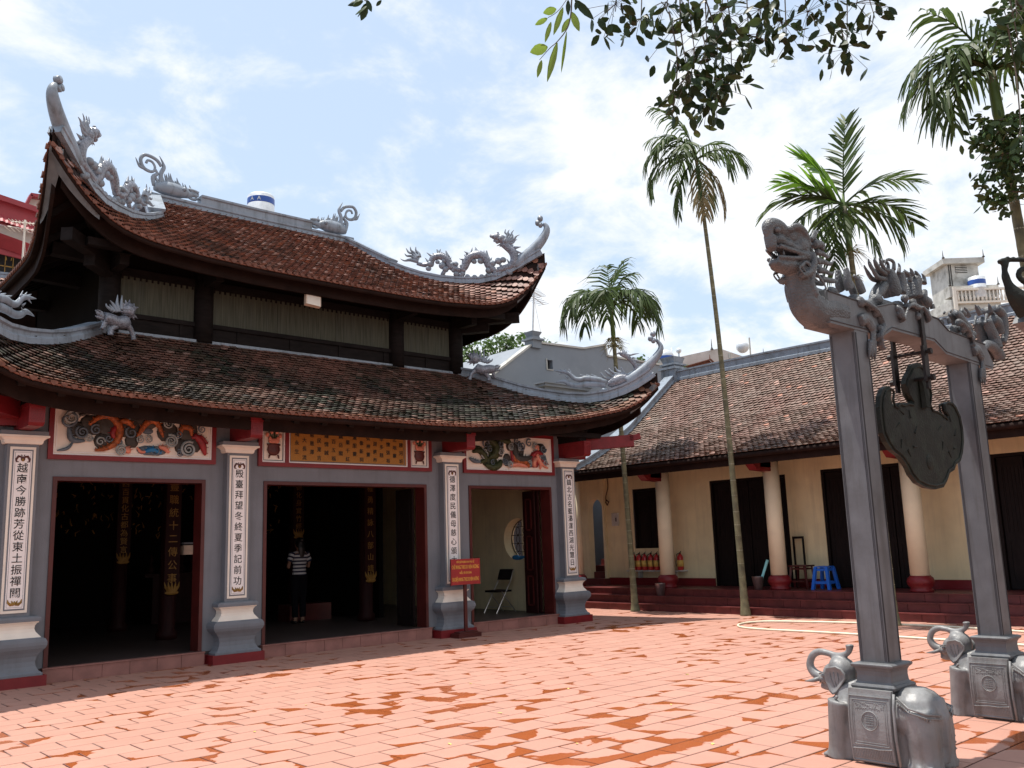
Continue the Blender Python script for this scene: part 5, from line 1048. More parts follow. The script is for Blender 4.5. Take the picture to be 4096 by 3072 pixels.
# wall with openings: (y0, y1, z0, z1)
OPS = [(11.12, 13.18, ZP, 2.92), (8.20, 10.26, ZP, 2.95), (4.70, 6.76, ZP, 2.95), (14.62, 15.62, 1.37, 2.88), (1.6, 3.6, ZP, 2.95)]
OPS.sort()
m_ = MB(); y = YB
for (a, b_, z0_, z1_) in OPS:
    m_.box(WXH, WXH+.25, y, a, ZP, 3.9)
    if z0_ > ZP: m_.box(WXH, WXH+.25, a, b_, ZP, z0_)
    m_.box(WXH, WXH+.25, a, b_, z1_, 3.9); y = b_
m_.box(WXH, WXH+.25, y, 16.55, ZP, 3.9); hw = obj('hall_wall', m_, 'yellow_wall', H)
m_ = MB(); y = YB
for (a, b_, z0_, z1_) in OPS:
    if z0_ > ZP: continue
    m_.box(WXH-.018, WXH, y, a, ZP, .64); y = b_
m_.box(WXH-.018, WXH, y, 16.55, ZP, .64); obj('hall_skirting', m_, 'red', H)
for (a, b_, z0_, z1_) in OPS:
    m_ = MB(); m_.box(WXH+.12, WXH+.16, a, b_, z0_, z1_); dr = obj('timber_door' if z0_ == ZP else 'shutter', m_, 'dark_door', H)
    m_ = MB(); t = .06
    m_.box(WXH+.02, WXH+.12, a, a+t, z0_, z1_); m_.box(WXH+.02, WXH+.12, b_-t, b_, z0_, z1_); m_.box(WXH+.02, WXH+.12, a+t, b_-t, z1_-t, z1_); obj('door_jamb', m_, 'dark_door', dr)
    n_ = 4 if z0_ == ZP else 2; wd = (b_-a-2*t)/n_
    for k in range(n_):
        m_ = MB(); ya = a+t+k*wd+.012; yb_ = a+t+(k+1)*wd-.012; m_.box(WXH+.075, WXH+.118, ya, yb_, z0_+.02, z1_-t-.01); lf = obj('door_leaf', m_, 'dark_door', dr)
        m_ = MB()
        for (p0, p1) in (((z0_+.15), (z0_+.9)), ((z0_+1.0), (z1_-.2))):
            if p1-p0 < .1: continue
            m_.box(WXH+.063, WXH+.076, ya+.05, ya+.08, p0, p1); m_.box(WXH+.063, WXH+.076, yb_-.08, yb_-.05, p0, p1); m_.box(WXH+.063, WXH+.076, ya+.08, yb_-.08, p1-.03, p1); m_.box(WXH+.063, WXH+.076, ya+.08, yb_-.08, p0, p0+.03)
        for s in range(5):
            yy = lerp(ya+.1, yb_-.1, s/4); m_.box(WXH+.066, WXH+.076, yy-.006, yy+.006, z0_+1.05, z1_-.25)
        obj('door_moulding', m_, 'dark_door', lf)
# columns
for y in (16.9, 13.92, 10.93, 7.93, 4.95, 1.95):
    m_ = MB(); m_.lathe([(.172, .30), (.168, 2.8)], (17.15, y, ZP), 24); cl = obj('column', m_, 'yellow_col', H, smooth=True)
    m_ = MB(); m_.lathe([(.20, 0), (.215, .02), (.20, .05), (.185, .07), (.235, .14), (.245, .19), (.225, .26), (.19, .285), (.185, .30)], (17.15, y, ZP), 24); obj('column_base', m_, 'red', cl, smooth=True)
    m_ = MB(); 
    for (x0_, x1_, z0_, z1_) in ((16.62, 17.15, 3.02, 3.32),): m_.box(x0_, x1_, y-.10, y+.10, z0_, z1_)
    m_.prism([(16.34, y-.10, 3.25), (16.34, y-.1, 3.10), (16.50, y-.10, 2.96), (17.0, y-.1, 2.94), (17.0, y-.1, 3.25)], (0, 0, 0), (0, .2, 0)); obj('red_bracket', m_, 'red_bracket', cl)
# ceiling slab under the roof so that the back stays dark
m_ = MB(); m_.box(17.2, 18.3, YB, 16.5, 3.42, 3.48); obj('veranda_ceiling', m_, 'eave_wood', H)
# roof
hz = table([(0, 0), (.12, .075), (.25, .17), (.5, .40), (1, 1)])
def hall_z(t): return 3.30+2.72*hz(t)
hall = Slope((YE-2.0)/2+2.5, lambda d: 0.0, lambda d: 3.30, 4.25, hall_z, lambda a: (4.25, 6.0), (99,))
hc = YE-hall.half
def mf_h(d, i, z): return (16.02+i, hc+d, z)
_, NH = make_roof('hall_roof_tiles', mf_h, hall, .138, .112, 'hall', H, near=True)
place_tiles(NH, 300, H, 'hall_roof_tiles', lambda P: P.z < 4.6)
m_ = MB(); n_ = 12
for k in range(n_):
    t0_, t1_ = k/n_, (k+1)/n_; m_.add([(20.27+4.2*t0_, YE, hall_z(1-t0_)), (20.27+4.2*t1_, YE, hall_z(1-t1_)), (20.27+4.2*t1_, YB, hall_z(1-t1_)), (20.27+4.2*t0_, YB, hall_z(1-t0_))], [(0, 1, 2, 3)])
obj('rear_roof_slope', m_, 'tile_soffit', H)
m_ = MB(); m_.add([(18.0, YE-.2, 0), (24.2, YE-.2, 0), (24.2, YE-.2, 3.4), (20.27, YE-.2, 5.95), (18.0, YE-.2, 4.2)], [(0, 1, 2, 3, 4)]); m_.box(24.0, 24.2, YB, YE-.2, 0, 3.3); obj('gable_wall', m_, 'grey_wall', H)
band('hall_ridge', [(20.27, lerp(YE+.05, YB, k/12), 6.0+.02*math.sin(k)) for k in range(13)], .22, .24, parent=H)
band('verge_band', [(16.05+4.2*(k/10), YE, hall_z(k/10)+.02) for k in range(11)], .26, .17, parent=H)
m_ = MB(); m_.box(20.07, 20.55, YE-.20, YE+.28, 5.9, 6.30); m_.box(20.02, 20.60, YE-.25, YE+.33, 6.30, 6.36); m_.box(20.10, 20.52, YE-.17, YE+.25, 6.36, 6.42); m_.box(20.04, 20.58, YE-.23, YE+.31, 6.42, 6.47)
m_.rings([[(20.12, YE-.15, 6.47), (20.50, YE-.15, 6.47), (20.50, YE+.23, 6.47), (20.12, YE+.23, 6.47)], [(20.06, YE-.21, 6.66), (20.56, YE-.21, 6.66), (20.56, YE+.29, 6.66), (20.06, YE+.29, 6.66)]])
obj('ridge_end_pier', m_, 'grey_paint', H)
m_ = MB(); m_.box(16.10, 16.16, YB, 17.3, 3.06, 3.27); m_.box(16.16, 16.30, YB, 17.3, 3.20, 3.27); obj('hall_eave_board', m_, 'eave_wood', H)
m_ = MB()
for k in range(52):
    y = 2.2+k*.262; m_.box(16.14, 16.9, y-.035, y+.035, 3.26, 3.33)
stuff(obj('hall_rafters', m_, 'dark_wood', H))
# connecting gallery beyond the hall's left end
Gy = thing('connecting_gallery', 'yellow gallery wall with an arched opening at the left end of the side hall', 'gallery', (18, 17.5, 0))
m_ = MB(); A0, A1 = 16.62, 17.14
m_.box(17.9, 18.1, 16.55, A0, ZP, 3.6); m_.box(17.9, 18.1, A1, 20.5, ZP, 3.6); m_.box(16.9, 18.2, 15.85, 20.5, 3.30, 3.45)
n_ = 14; cyA = (A0+A1)/2; ra = (A1-A0)/2
for x_ in (17.9,):
    for k in range(n_):
        a0, a1 = math.pi*k/n_, math.pi*(k+1)/n_
        p0 = (cyA+ra*math.cos(a0), 2.45+ra*math.sin(a0)); p1 = (cyA+ra*math.cos(a1), 2.45+ra*math.sin(a1))
        m_.prism([(x_, p0[0], p0[1]), (x_, p1[0], p1[1]), (x_, p1[0], 3.6), (x_, p0[0], 3.6)], (0, 0, 0), (.2, 0, 0))
obj('arched_wall', m_, 'yellow_wall', Gy)
m_ = MB(); m_.box(19.4, 19.5, 16.0, 21.0, ZP, 3.6); obj('inner_grey_wall', m_, 'house_grey', Gy)
m_ = MB()
for k in range(4): m_.box(17.75+.28*k, 19.4, A0-.1, A1+.25, ZP+.16*k, ZP+.16*(k+1))
obj('stair', m_, 'step_red', Gy)
m_ = MB(); m_.box(14.8, 15.0, 18.3, 22, 0, 3.4); m_.box(15.0, 17.9, 20.6, 20.8, 0, 3.4); o_ = obj('boundary_wall', m_, 'house_grey'); tag(o_, 'pale grey wall seen through the round window of the temple', 'wall')
m_ = MB(); m_.box(17.955, 17.999, 16.12, 16.34, 1.97, 2.30); bx = obj('electric_box', m_, 'old_concrete'); m_ = MB(); m_.box(17.945, 17.956, 16.17, 16.20, 2.08, 2.18); obj('handle', m_, 'iron', bx)
tag(bx, 'small grey metal meter box on the yellow wall beside the arch', 'meter box')
m_ = MB(); m_.tube(spline([(17.97, 16.45, 3.3), (17.96, 16.42, 3.0), (17.95, 16.50, 2.75), (17.93, 16.48, 2.55)], 4), .014, 6); m_.tube([(17.93, 16.5, 2.60), (17.9, 16.42, 2.52), (17.92, 16.38, 2.6), (17.93, 16.48, 2.66)], .02, 6); cb_ = obj('cable_bundle', m_, 'maroon_wood'); tag(cb_, 'dangling dark cable bundle above the arch edge', 'cable')

# ================================================================== GONG FRAME
def make_elephant(parent):
    cx = 6.45; E = ELE; mb = MB()
    # trunk torso
    mb.ell((cx, 3.38, .36), (.225, .26, .19), 14, 10); mb.ell((cx, 3.10, .335), (.215, .20, .195), 14, 10); mb.ell((cx, 3.56, .34), (.19, .13, .18), 12, 8)
    mb.box(cx-.165, cx+.165, 3.06, 3.58, .0, .40)
    for sx in (-1, 1):
        mb.tube([(cx+sx*.125, 3.60, .40), (cx+sx*.13, 3.63, .2), (cx+sx*.13, 3.645, .07), (cx+sx*.13, 3.655, -.0)], [.10, .082, .078, .088], 12)
        mb.tube([(cx+sx*.10, 3.05, .38), (cx+sx*.105, 3.03, .22), (cx+sx*.105, 3.03, .08), (cx+sx*.105, 3.03, 0)], [.125, .115, .105, .118], 12)
        for k in (-1, 0, 1): mb.ell((cx+sx*.13+k*.045, 3.735, .02), (.025, .02, .02), 6, 5)
    mb.ell((cx, 3.64, .585), (.115, .10, .105), 12, 9); mb.ell((cx, 3.71, .56), (.085, .085, .085), 12, 8); mb.ell((cx, 3.66, .635), (.10, .07, .06), 12, 8)
    mb.tube([(cx, 3.60, .50), (cx, 3.56, .42)], [.12, .16], 12)
    tp = [Vector((cx, a, b_)) for a, b_, c_ in E['trunk']]; tr = [c_ for a, b_, c_ in E['trunk']]
    sp = spline([Vector((cx, 3.73, .545))]+tp, 4); rr = spline([Vector((.06, 0, 0))]+[Vector((q, 0, 0)) for q in tr], 4)
    mb.tube(sp, [q.x for q in rr], 12); mb.tube([(cx, 3.566, .762), (cx, 3.568, .782)], [.030, .033], 12)
    mb.tube([(cx, 3.70, .49), (cx, 3.78, .465), (cx, 3.83, .462)], [.05, .032, .016], 10)
    for sx in (-1, 1): mb.ell((cx+sx*.05, 3.775, .525), (.03, .04, .03), 8, 6)
    mb.tube([(cx, 2.95, .46), (cx-.02, 2.90, .34), (cx-.03, 2.905, .20), (cx-.03, 2.93, .05)], [.04, .03, .025, .03], 8)
    for sx in (-1, 1):
        for z in (.24, .20, .155, .11): mb.tube([(cx+sx*(.105+.122*math.cos(a)), 3.03+.120*math.sin(a)*1.0, z+.01*math.sin(3*a)) for a in [(-.9+1.8*k/8) if sx > 0 else (math.pi-.9+1.8*k/8) for k in range(9)]], .006, 5)
        mb.ell((cx+sx*.09, 3.60, .24), (.10, .115, .20), 12, 9)
        for k in (-1, 0, 1): mb.ell((cx+sx*(.215 if k == 0 else .19), 3.03+k*.07, .022), (.022, .03, .022), 6, 5)
    b = blob('elephant_body', mb, .0105, 'elephant', parent, 4, .5)
    for sx in (-1, 1):
        m_ = MB(); m_.tube([(cx+sx*.055, 3.79, .53), (cx+sx*.065, 3.86, .507), (cx+sx*.062, 3.925, .497)], [.018, .014, .003], 8); obj('tusk', m_, 'elephant', b, smooth=True)
        # ear: cupped shell with a rim
        ear = [(a, z) for a, z, _ in E['ear']]; ca = sum(p[0] for p in ear)/len(ear); czz = sum(p[1] for p in ear)/len(ear)
        m_ = MB(); rings = []
        for (s, off) in ((.96, .098), (1.05, .118), (1.02, .132), (.90, .126), (.5, .112), (.03, .116)):
            rings.append([(cx+sx*off, ca+(a-ca)*s*.88, czz+(z-czz)*s*.92) for a, z in ear])
        m_.rings(rings)
        for k in (-.05, -.02, .01, .04): m_.tube([(cx+sx*.114, ca+k, czz+.06), (cx+sx*.116, ca+k-.005, czz), (cx+sx*.115, ca+k*.5-.01, czz-.06)], [.002, .004, .002], 5)
        obj('ear', m_, 'elephant', b, smooth=True)
        m_ = MB(); m_.ell((cx+sx*.080, 3.757, .553), (.014, .018, .014), 8, 6); m_.tube([(cx+sx*.085, 3.735, .575), (cx+sx*.092, 3.76, .578), (cx+sx*.082, 3.785, .565)], .006, 6); m_.tube([(cx+sx*.06, 3.80, .56), (cx+sx*.075, 3.79, .50)], .006, 5); obj('eye', m_, 'elephant', b, smooth=True)
    # saddle cloth on both flanks, following the belly
    fx = lambda z: .198+.036*math.sin(math.pi*min(1, max(0, (z+.03)/.52)))**.8
    for sx in (-1, 1):
        zs = [.02, .07, .12, .18, .24, .30, .36, .41, .45, .48, .505]; ys_ = [3.185, 3.26, 3.342, 3.42, 3.50]
        m_ = MB(); n2 = len(ys_)
        for lay in (0, .035):
            for z in zs:
                for y in ys_: m_.v.append((cx+sx*(fx(z)-lay), y, z))
        N2 = len(zs)*n2
        for i in range(len(zs)-1):
            for j in range(n2-1):
                q = (i*n2+j, i*n2+j+1, (i+1)*n2+j+1, (i+1)*n2+j); m_.f.append(q); m_.f.append(tuple(N2+k for k in reversed(q))); m_.c += [None]*2
            for j in (0, n2-1): q = (i*n2+j, (i+1)*n2+j, N2+(i+1)*n2+j, N2+i*n2+j); m_.f.append(q); m_.c.append(None)
        for i in (0, len(zs)-1):
            for j in range(n2-1): m_.f.append((i*n2+j, i*n2+j+1, N2+i*n2+j+1, N2+i*n2+j)); m_.c.append(None)
        sc_ = obj('saddle_cloth', m_, 'elephant', b)
        m_ = MB(); S3 = lambda y, z: (cx+sx*(fx(z)+.001), y, z)
        def path(pts, r): 
            out = []
            for (p, q) in zip(pts, pts[1:]):
                for k in range(6): out.append(S3(lerp(p[0], q[0], k/6), lerp(p[1], q[1], k/6)))
            out.append(S3(*pts[-1])); m_.tube(out, r, 5)
        def fr(y0_, y1_, z0_, z1_, r): path([(y0_, z0_), (y1_, z0_), (y1_, z1_), (y0_, z1_), (y0_, z0_)], r)
        fr(3.193, 3.492, .03, .46, .006); fr(3.215, 3.47, .14, .435, .0035); fr(3.228, 3.457, .155, .422, .002)
        path([(3.342+math.cos(t*math.pi/16)*.060, .30+math.sin(t*math.pi/16)*.062) for t in range(33)], .0045); path([(3.342+math.cos(t*math.pi/16)*.050, .30+math.sin(t*math.pi/16)*.052) for t in range(33)], .002)
        for dz in (.032, .018, .004, -.012, -.03): path([(3.342-.03, .30+dz), (3.342+.03, .30+dz)], .0025)
        path([(3.342, .262), (3.342, .338)], .0025)
        rn_ = random.Random(5)
        for k in range(30):
            y, z = rn_.uniform(3.245, 3.44), rn_.uniform(.372, .41); path([(y+.010*math.cos(q), z+.010*math.sin(q)) for q in (0, 1.3, 2.6, 3.9)], .0018)
        for k in range(24): path([(3.20+k*.0122, .125), (3.20+k*.0122, .045)], .0032)
        path([(3.20, .125), (3.29, .115), (3.36, .117), (3.485, .108)], .006)
        obj('cloth_relief', m_, 'elephant', sc_)
        m_ = MB()     # rear strap and harness beads
        m_.tube([(cx+sx*.20, 3.165, .49), (cx+sx*.232, 3.16, .40), (cx+sx*.235, 3.16, .2), (cx+sx*.21, 3.16, .02)], .010, 6); m_.tube([(cx+sx*.19, 3.15, .47), (cx+sx*.225, 3.06, .41), (cx+sx*.20, 2.95, .38), (cx+sx*.08, 2.91, .36)], .008, 6)
        m_.tube([(cx+sx*.19, 3.15, .445), (cx+sx*.228, 3.06, .385), (cx+sx*.205, 2.95, .355), (cx+sx*.08, 2.905, .335)], .005, 6)
        for k in range(15): 
            t = k/14; m_.ell((cx+sx*lerp(.205, .18, t)+sx*.025*math.sin(math.pi*t), lerp(3.14, 2.94, t), lerp(.425, .335, t)), (.006, .006, .014), 5, 4)
        for k in range(9): m_.ell((cx+sx*(.19-.013*k), 3.60+.014*k, .43-.012*k), .012, 6, 5)
        for k in range(5): m_.ell((cx+sx*.17, 3.665, .37-.02*k), .009, 6, 5)
        m_.ell((cx+sx*.165, 3.675, .25), (.018, .012, .03), 8, 6); m_.ell((cx+sx*.09, 3.71, .22), (.018, .012, .03), 8, 6)
        obj('harness', m_, 'elephant', b, smooth=True)
    return b
Fz = thing('gong_frame', 'grey cement gong frame: dragon beam on two square posts carried by elephants', 'frame', (7.4, 3.33, 0))
eb = make_elephant(Fz)
def cp(o, dx, parent):
    c = o.copy(); C.objects.link(c); c.parent = parent; c.matrix_parent_inverse = Matrix(o.matrix_parent_inverse)
    if parent == Fz: c.matrix_basis = Matrix.Translation((dx, 0, 0)) @ c.matrix_basis
    for ch in kids(o): 
        d = ch.copy(); C.objects.link(d); d.parent = c; d.matrix_parent_inverse = Matrix(ch.matrix_parent_inverse)
        for g_ in kids(ch):
            e = g_.copy(); C.objects.link(e); e.parent = d; e.matrix_parent_inverse = Matrix(g_.matrix_parent_inverse)
    return c
cp(eb, 2.06, Fz)
for dx in (0, 2.06):
    cx, cy_ = 6.452+dx, 3.335
    def sq2(prof): 
        return MB().rings([[(cx+sx*w_, cy_+sy*w_, z) for sx, sy in ((-1, -1), (1, -1), (1, 1), (-1, 1))] for (w_, z) in prof])
    m_ = sq2([(.150, .495), (.158, .505), (.163, .52), (.155, .533), (.140, .537), (.130, .55), (.126, .59), (.128, .62), (.138, .64), (.150, .65), (.156, .66), (.156, .668), (.146, .674), (.135, .678), (.11, .68)]); pc = obj('post_collar', m_, 'grey_gate', Fz)
    m_ = MB(); h = .103; m_.box(cx-h, cx+h, cy_-h, cy_+h, .678, 3.11); ps = obj('post', m_, 'grey_gate', Fz)
    m_ = MB()
    for sx in (-1, 1):
        for sy in (-1, 1):
            for (u, v) in ((.084, 0), (.094, 0)):
                m_.box(cx+sx*h-.0015 if sx > 0 else cx-h-.003, cx+h+.003 if sx > 0 else cx-h+.0015, cy_+sy*u-.0018, cy_+sy*u+.0018, .69, 3.08)
                m_.box(cx+sx*u-.0018, cx+sx*u+.0018, cy_+sy*h-.0015 if sy > 0 else cy_-h-.003, cy_+h+.003 if sy > 0 else cy_-h+.0015, .69, 3.08)
    obj('post_beading', m_, 'gate_dark', ps)
YM, YH = 3.335, .108
bot = [(6.00, 3.10), (6.36, 3.10), (6.79, 3.10), (6.96, 3.175), (7.72, 3.175), (7.93, 3.09), (8.72, 3.06), (8.90, 3.055), (8.97, 3.10)]
top = [(8.80, 3.29), (8.02, 3.32), (7.84, 3.40), (7.02, 3.41), (6.72, 3.335), (6.0, 3.35)]
m_ = MB(); m_.prism([(x, YM-YH, z) for x, z in bot+top], (0, 0, 0), (0, 2*YH, 0)); bmo = obj('dragon_beam', m_, 'grey_gate', Fz)
m_ = MB()
for ys in (YM-YH-.003, YM+YH+.003):
    m_.tube([(x, ys, z+.022) for x, z in bot[:-1]], .004, 5); m_.tube([(x, ys, z-.008) for x, z in top], .007, 5)
obj('beam_beading', m_, 'gate_dark', bmo)
# neck and head
G = GATE_DRAGON; dxh = -.0
mb = MB()
nk = [(6.30, 3.22, .125), (6.10, 3.22, .13), (5.98, 3.20, .13), (5.88, 3.24, .125), (5.84, 3.31, .115), (5.815, 3.39, .105), (5.79, 3.47, .10), (5.76, 3.54, .10)]
sp = spline([Vector((a, YM, b_)) for a, b_, c_ in nk], 4); rr = spline([Vector((c_, 0, 0)) for a, b_, c_ in nk], 4)
mb.tube(sp, [q.x for q in rr], 14, flat=.95, nrm=(0, 1, 0))
for (x, z, rx, ry, rz) in ((5.80, 3.66, .10, .10, .10), (5.76, 3.735, .085, .085, .07), (5.70, 3.715, .08, .075, .065), (5.83, 3.58, .095, .10, .09), (5.72, 3.62, .10, .085, .055), (5.64, 3.64, .085, .075, .05), (5.56, 3.66, .07, .065, .05), (5.66, 3.485, .12, .085, .050), (5.57, 3.475, .08, .068, .040), (5.51, 3.485, .045, .05, .032), (5.75, 3.50, .08, .09, .06)): mb.ell((x, YM, z), (rx, ry, rz), 12, 9)
mb.tube(spline([(5.66, YM, 3.72), (5.58, YM, 3.755), (5.51, YM, 3.765), (5.465, YM, 3.75), (5.452, YM, 3.71), (5.46, YM, 3.665)], 3), [.052, .056, .060, .062, .062, .060, .058, .056, .053, .05, .046, .042, .038, .034, .028, .022], 12, flat=1.05, nrm=(0, 1, 0))
mb.tube([(5.47, YM, 3.68), (5.475, YM, 3.60), (5.50, YM, 3.575)], [.04, .035, .02], 10, flat=1.2, nrm=(0, 1, 0))
for sy in (-1, 1):
    mb.tube(spline([(5.62, YM+sy*.055, 3.735), (5.69, YM+sy*.08, 3.775), (5.77, YM+sy*.085, 3.76), (5.83, YM+sy*.08, 3.715), (5.85, YM+sy*.08, 3.66)], 3), [.02, .024, .026, .028, .03, .03, .028, .028, .026, .024, .022, .02, .018], 8)
    mb.tube(spline([(5.50, YM+sy*.05, 3.60), (5.60, YM+sy*.075, 3.585), (5.70, YM+sy*.09, 3.575), (5.80, YM+sy*.10, 3.57)], 3), .018, 8)
    mb.tube(spline([(5.49, YM+sy*.04, 3.52), (5.58, YM+sy*.065, 3.525), (5.68, YM+sy*.085, 3.535), (5.80, YM+sy*.095, 3.56)], 3), .016, 8)
    mb.tube(spline([(5.86, YM+sy*.09, 3.60), (5.84, YM+sy*.11, 3.52), (5.78, YM+sy*.10, 3.44), (5.70, YM+sy*.08, 3.41)], 3), .028, 8)
    mb.tube(spline([(5.86, YM+sy*.09, 3.52), (5.83, YM+sy*.105, 3.44), (5.80, YM+sy*.10, 3.36), (5.84, YM+sy*.11, 3.28)], 3), .02, 8)
hd_ = blob('dragon_head', mb, .0075, 'gate_scale', Fz, 2, .5)
def strokes(name, L, parent, offs, mat='gate_scale', flat=.6, mul=1.0):
    mb = MB()
    for st in L:
        for oy in offs:
            sp = spline([Vector((a, YM+oy, b_)) for a, b_, c_ in st], 4); rr = spline([Vector((c_, 0, 0)) for a, b_, c_ in st], 4); n_ = len(rr); mb.tube(sp, [max(.003, q.x*mul)*(1 if k < n_*.55 or st[-1][1] < st[0][1] else lerp(1, .18, (k-n_*.55)/(n_*.45))**.8) for k, q in enumerate(rr)], 8, flat=flat, nrm=(0, 1, 0))
    return obj(name, mb, mat, parent, smooth=True)
strokes('mane', G['mane'], hd_, (-.045, .045)); strokes('horn', G['horn'], hd_, (-.05, .05), flat=.8); strokes('beard', G['beard'], hd_, (-.105, .105), flat=.5, mul=.8)
mb = MB()
for sy in (-1, 1):
    mb.ell((G['eye'][0][0]-.02, YM+sy*.085, G['eye'][0][1]), (.022, .014, .02), 10, 7)
    for k in range(5): mb.tube([(5.60+k*.02, YM+sy*.05, 3.605), (5.60+k*.02, YM+sy*.052, 3.575)], [.007, .001], 5)
    mb.tube([(5.555, YM+sy*.045, 3.54), (5.55, YM+sy*.05, 3.585)], [.010, .002], 6); mb.ell((5.50, YM+sy*.045, 3.72), (.03, .022, .02), 8, 6)

for k in range(8):
    z = 3.17+k*.042; xf = [5.80, 5.765, 5.745, 5.735, 5.728, 5.715, 5.70, 5.68][k]+.012; mb.tube(spline([(xf+.07, YM-.085, z+.02), (xf+.015, YM-.055, z+.004), (xf, YM, z), (xf+.015, YM+.055, z+.004), (xf+.07, YM+.085, z+.02)], 2), .0085, 6)
obj('eye_and_teeth', mb, 'grey_gate', hd_, smooth=True)
B_ = BEAM_CARVING
strokes('flame_crest', B_['flame_left'], bmo, (-.03, .04)); strokes('flame_crest', B_['centre_flame'], bmo, (-.02, .03), flat=.8); strokes('flame_crest', B_['second_flame'], bmo, (-.02, .03), flat=.8); strokes('flame_crest', B_['third_flame'], bmo, (-.03, .03)); strokes('tail_flame', B_['tail_flame'], bmo, (-.05, .05), flat=.9)
for key in ('relief', 'relief2', 'relief3'):
    mb = MB()
    for sy in (-1, 1):
        for (a, b_, c_) in B_[key]: mb.ell((a, YM+sy*(YH+.005), b_), (c_*.9, .035, c_), 10, 7)
        L_ = B_[key][::2]; mb.tube(spline([Vector((a, YM+sy*(YH+.03), b_)) for a, b_, c_ in L_], 3), [.018+.008*math.sin(k) for k in range(len(L_)*3-2)], 8)
    blob('dragon_relief', mb, .0085, 'gate_scale', bmo, 2)
mb = MB(); mb.tube([(5.98, YM, 3.35), (6.4, YM, 3.35)], .045, 8); mb.tube([(6.6, YM, 3.345), (6.75, YM, 3.36), (7.0, YM, 3.42), (7.75, YM, 3.415)], .05, 8); mb.tube([(8.0, YM, 3.33), (8.8, YM, 3.30)], .05, 8)
for k in range(16): x = 6.0+.18*k; mb.ell((x, YM+.03*(-1)**k, 3.37 if x < 6.8 or x > 7.9 else 3.43), (.07, .06, .05), 8, 6)
blob('crest_base', mb, .009, 'gate_scale', bmo, 2)
for dx in (0, 2.06):       # claws gripping the posts
    mb = MB()
    for sy in (-1, 1):
        yy = YM+sy*(.103+.02)
        mb.tube(spline([(6.42+dx, yy, 3.17), (6.52+dx, yy, 3.20), (6.60+dx, yy, 3.12), (6.58+dx, yy, 3.02)], 4), [.05]*8+[.035]*5, 8, flat=.6, nrm=(0, 1, 0))
        for k in (-1, 0, 1): mb.tube([(6.57+dx+k*.03, yy, 3.03), (6.555+dx+k*.04, yy, 2.95), (6.54+dx+k*.045, yy-.0, 2.87)], [.022, .02, .005], 6)
        blob('claw', mb, .009, 'gate_scale', bmo, 2); mb = MB()
# the gong
Q = thing('bronze_gong', 'dark bronze bat-shaped gong hanging on iron straps under the dragon beam', 'gong', (7.5, YM, 2.4))
m_ = MB(); gx = lambda x: x-.02
m_.prism([(gx(x), YM-.020, z) for x, z in GONG], (0, 0, 0), (0, .040, 0)); gp = obj('gong_plate', m_, 'bronze', Q)
m_ = MB(); GC = (7.57, 2.42)
for sy in (-1, 1):
    Pn = [Vector((gx(lerp(x, GC[0], .06)), YM+sy*.022, lerp(z, GC[1], .06))) for x, z in GONG]+[Vector((gx(lerp(GONG[0][0], GC[0], .06)), YM+sy*.022, lerp(GONG[0][1], GC[1], .06)))]
    m_.tube(Pn, .010, 6)
    for (cx_, cz_) in ((7.22, 2.38), (7.98, 2.40)):
        m_.ell((cx_, YM+sy*.018, cz_), (.11, .008, .13), 12, 8)
        for a in range(7): m_.tube([(cx_+.13*math.cos(a*.9), YM+sy*.021, cz_+.15*math.sin(a*.9)), (cx_+.19*math.cos(a*.9+.3), YM+sy*.021, cz_+.20*math.sin(a*.9+.3))], [.010, .003], 5)
    m_.ell((7.57, YM+sy*.02, 2.15), (.07, .015, .07), 10, 6); m_.tube([(7.57, YM+sy*.03, 2.6), (7.56, YM+sy*.03, 2.75), (7.54, YM+sy*.03, 2.86)], [.05, .04, .03], 8)
obj('gong_relief', m_, 'bronze', gp)
m_ = MB()
for sy in (-1, 1):
    ys = YM+sy*(YH+.022); xs_ = 7.46
    m_.box(xs_-.028, xs_+.028, ys-.010, ys+.010, 2.74, 3.45)
    m_.box(xs_-.05, xs_+.028, ys-.012, ys+.012, 2.80, 3.10)
m_.box(7.46-.028, 7.46+.028, YM-YH-.03, YM+YH+.03, 3.435, 3.455); obj('iron_strap', m_, 'iron', Q)
m_ = MB()
for z in (3.05, 2.83): m_.tube([(7.46, YM-YH-.075, z), (7.46, YM+YH+.075, z)], .014, 8); m_.tube([(7.46, YM-YH-.078, z), (7.46, YM-YH-.05, z)], .026, 6); m_.tube([(7.46, YM+YH+.05, z), (7.46, YM+YH+.078, z)], .026, 6)
obj('bolt', m_, 'iron', Q)
# second frame, only its scrolled beam end reaches into the picture at the right edge
F2 = thing('second_dragon_beam', 'dark scroll-tipped end of another dragon beam cut off by the right edge', 'frame', (6.5, 1.95, 0))
m_ = MB(); yb = 1.90
m_.tube(spline([(5.955, yb+.14, 3.238), (5.985, yb+.12, 3.252), (6.03, yb+.09, 3.256), (6.10, yb+.05, 3.258), (6.2, yb, 3.262)], 4), [.017]*5+[.016]*12, 8)
m_.tube(spline([(6.0, yb+.11, 3.25), (5.985, yb+.12, 3.20), (5.985, yb+.12, 3.14), (6.0, yb+.11, 3.08), (6.03, yb+.09, 3.02), (6.10, yb+.05, 2.94)], 4), [.018, .020, .022, .022, .020, .018, .020, .024, .026, .026, .026, .028, .032, .038, .044, .05, .058, .066, .074, .08, .09], 8)
m_.tube(spline([(6.16, yb+.02, 3.10), (6.09, yb+.05, 3.11), (6.06, yb+.07, 3.15), (6.075, yb+.06, 3.19), (6.12, yb+.04, 3.20)], 4), .018, 8)
for k in range(4): m_.ell((6.0+k*.04, yb+.10-.02*k, 3.268), .012, 6, 5)
c_ = blob('scroll_end', m_, .008, 'bronze', F2, 2)
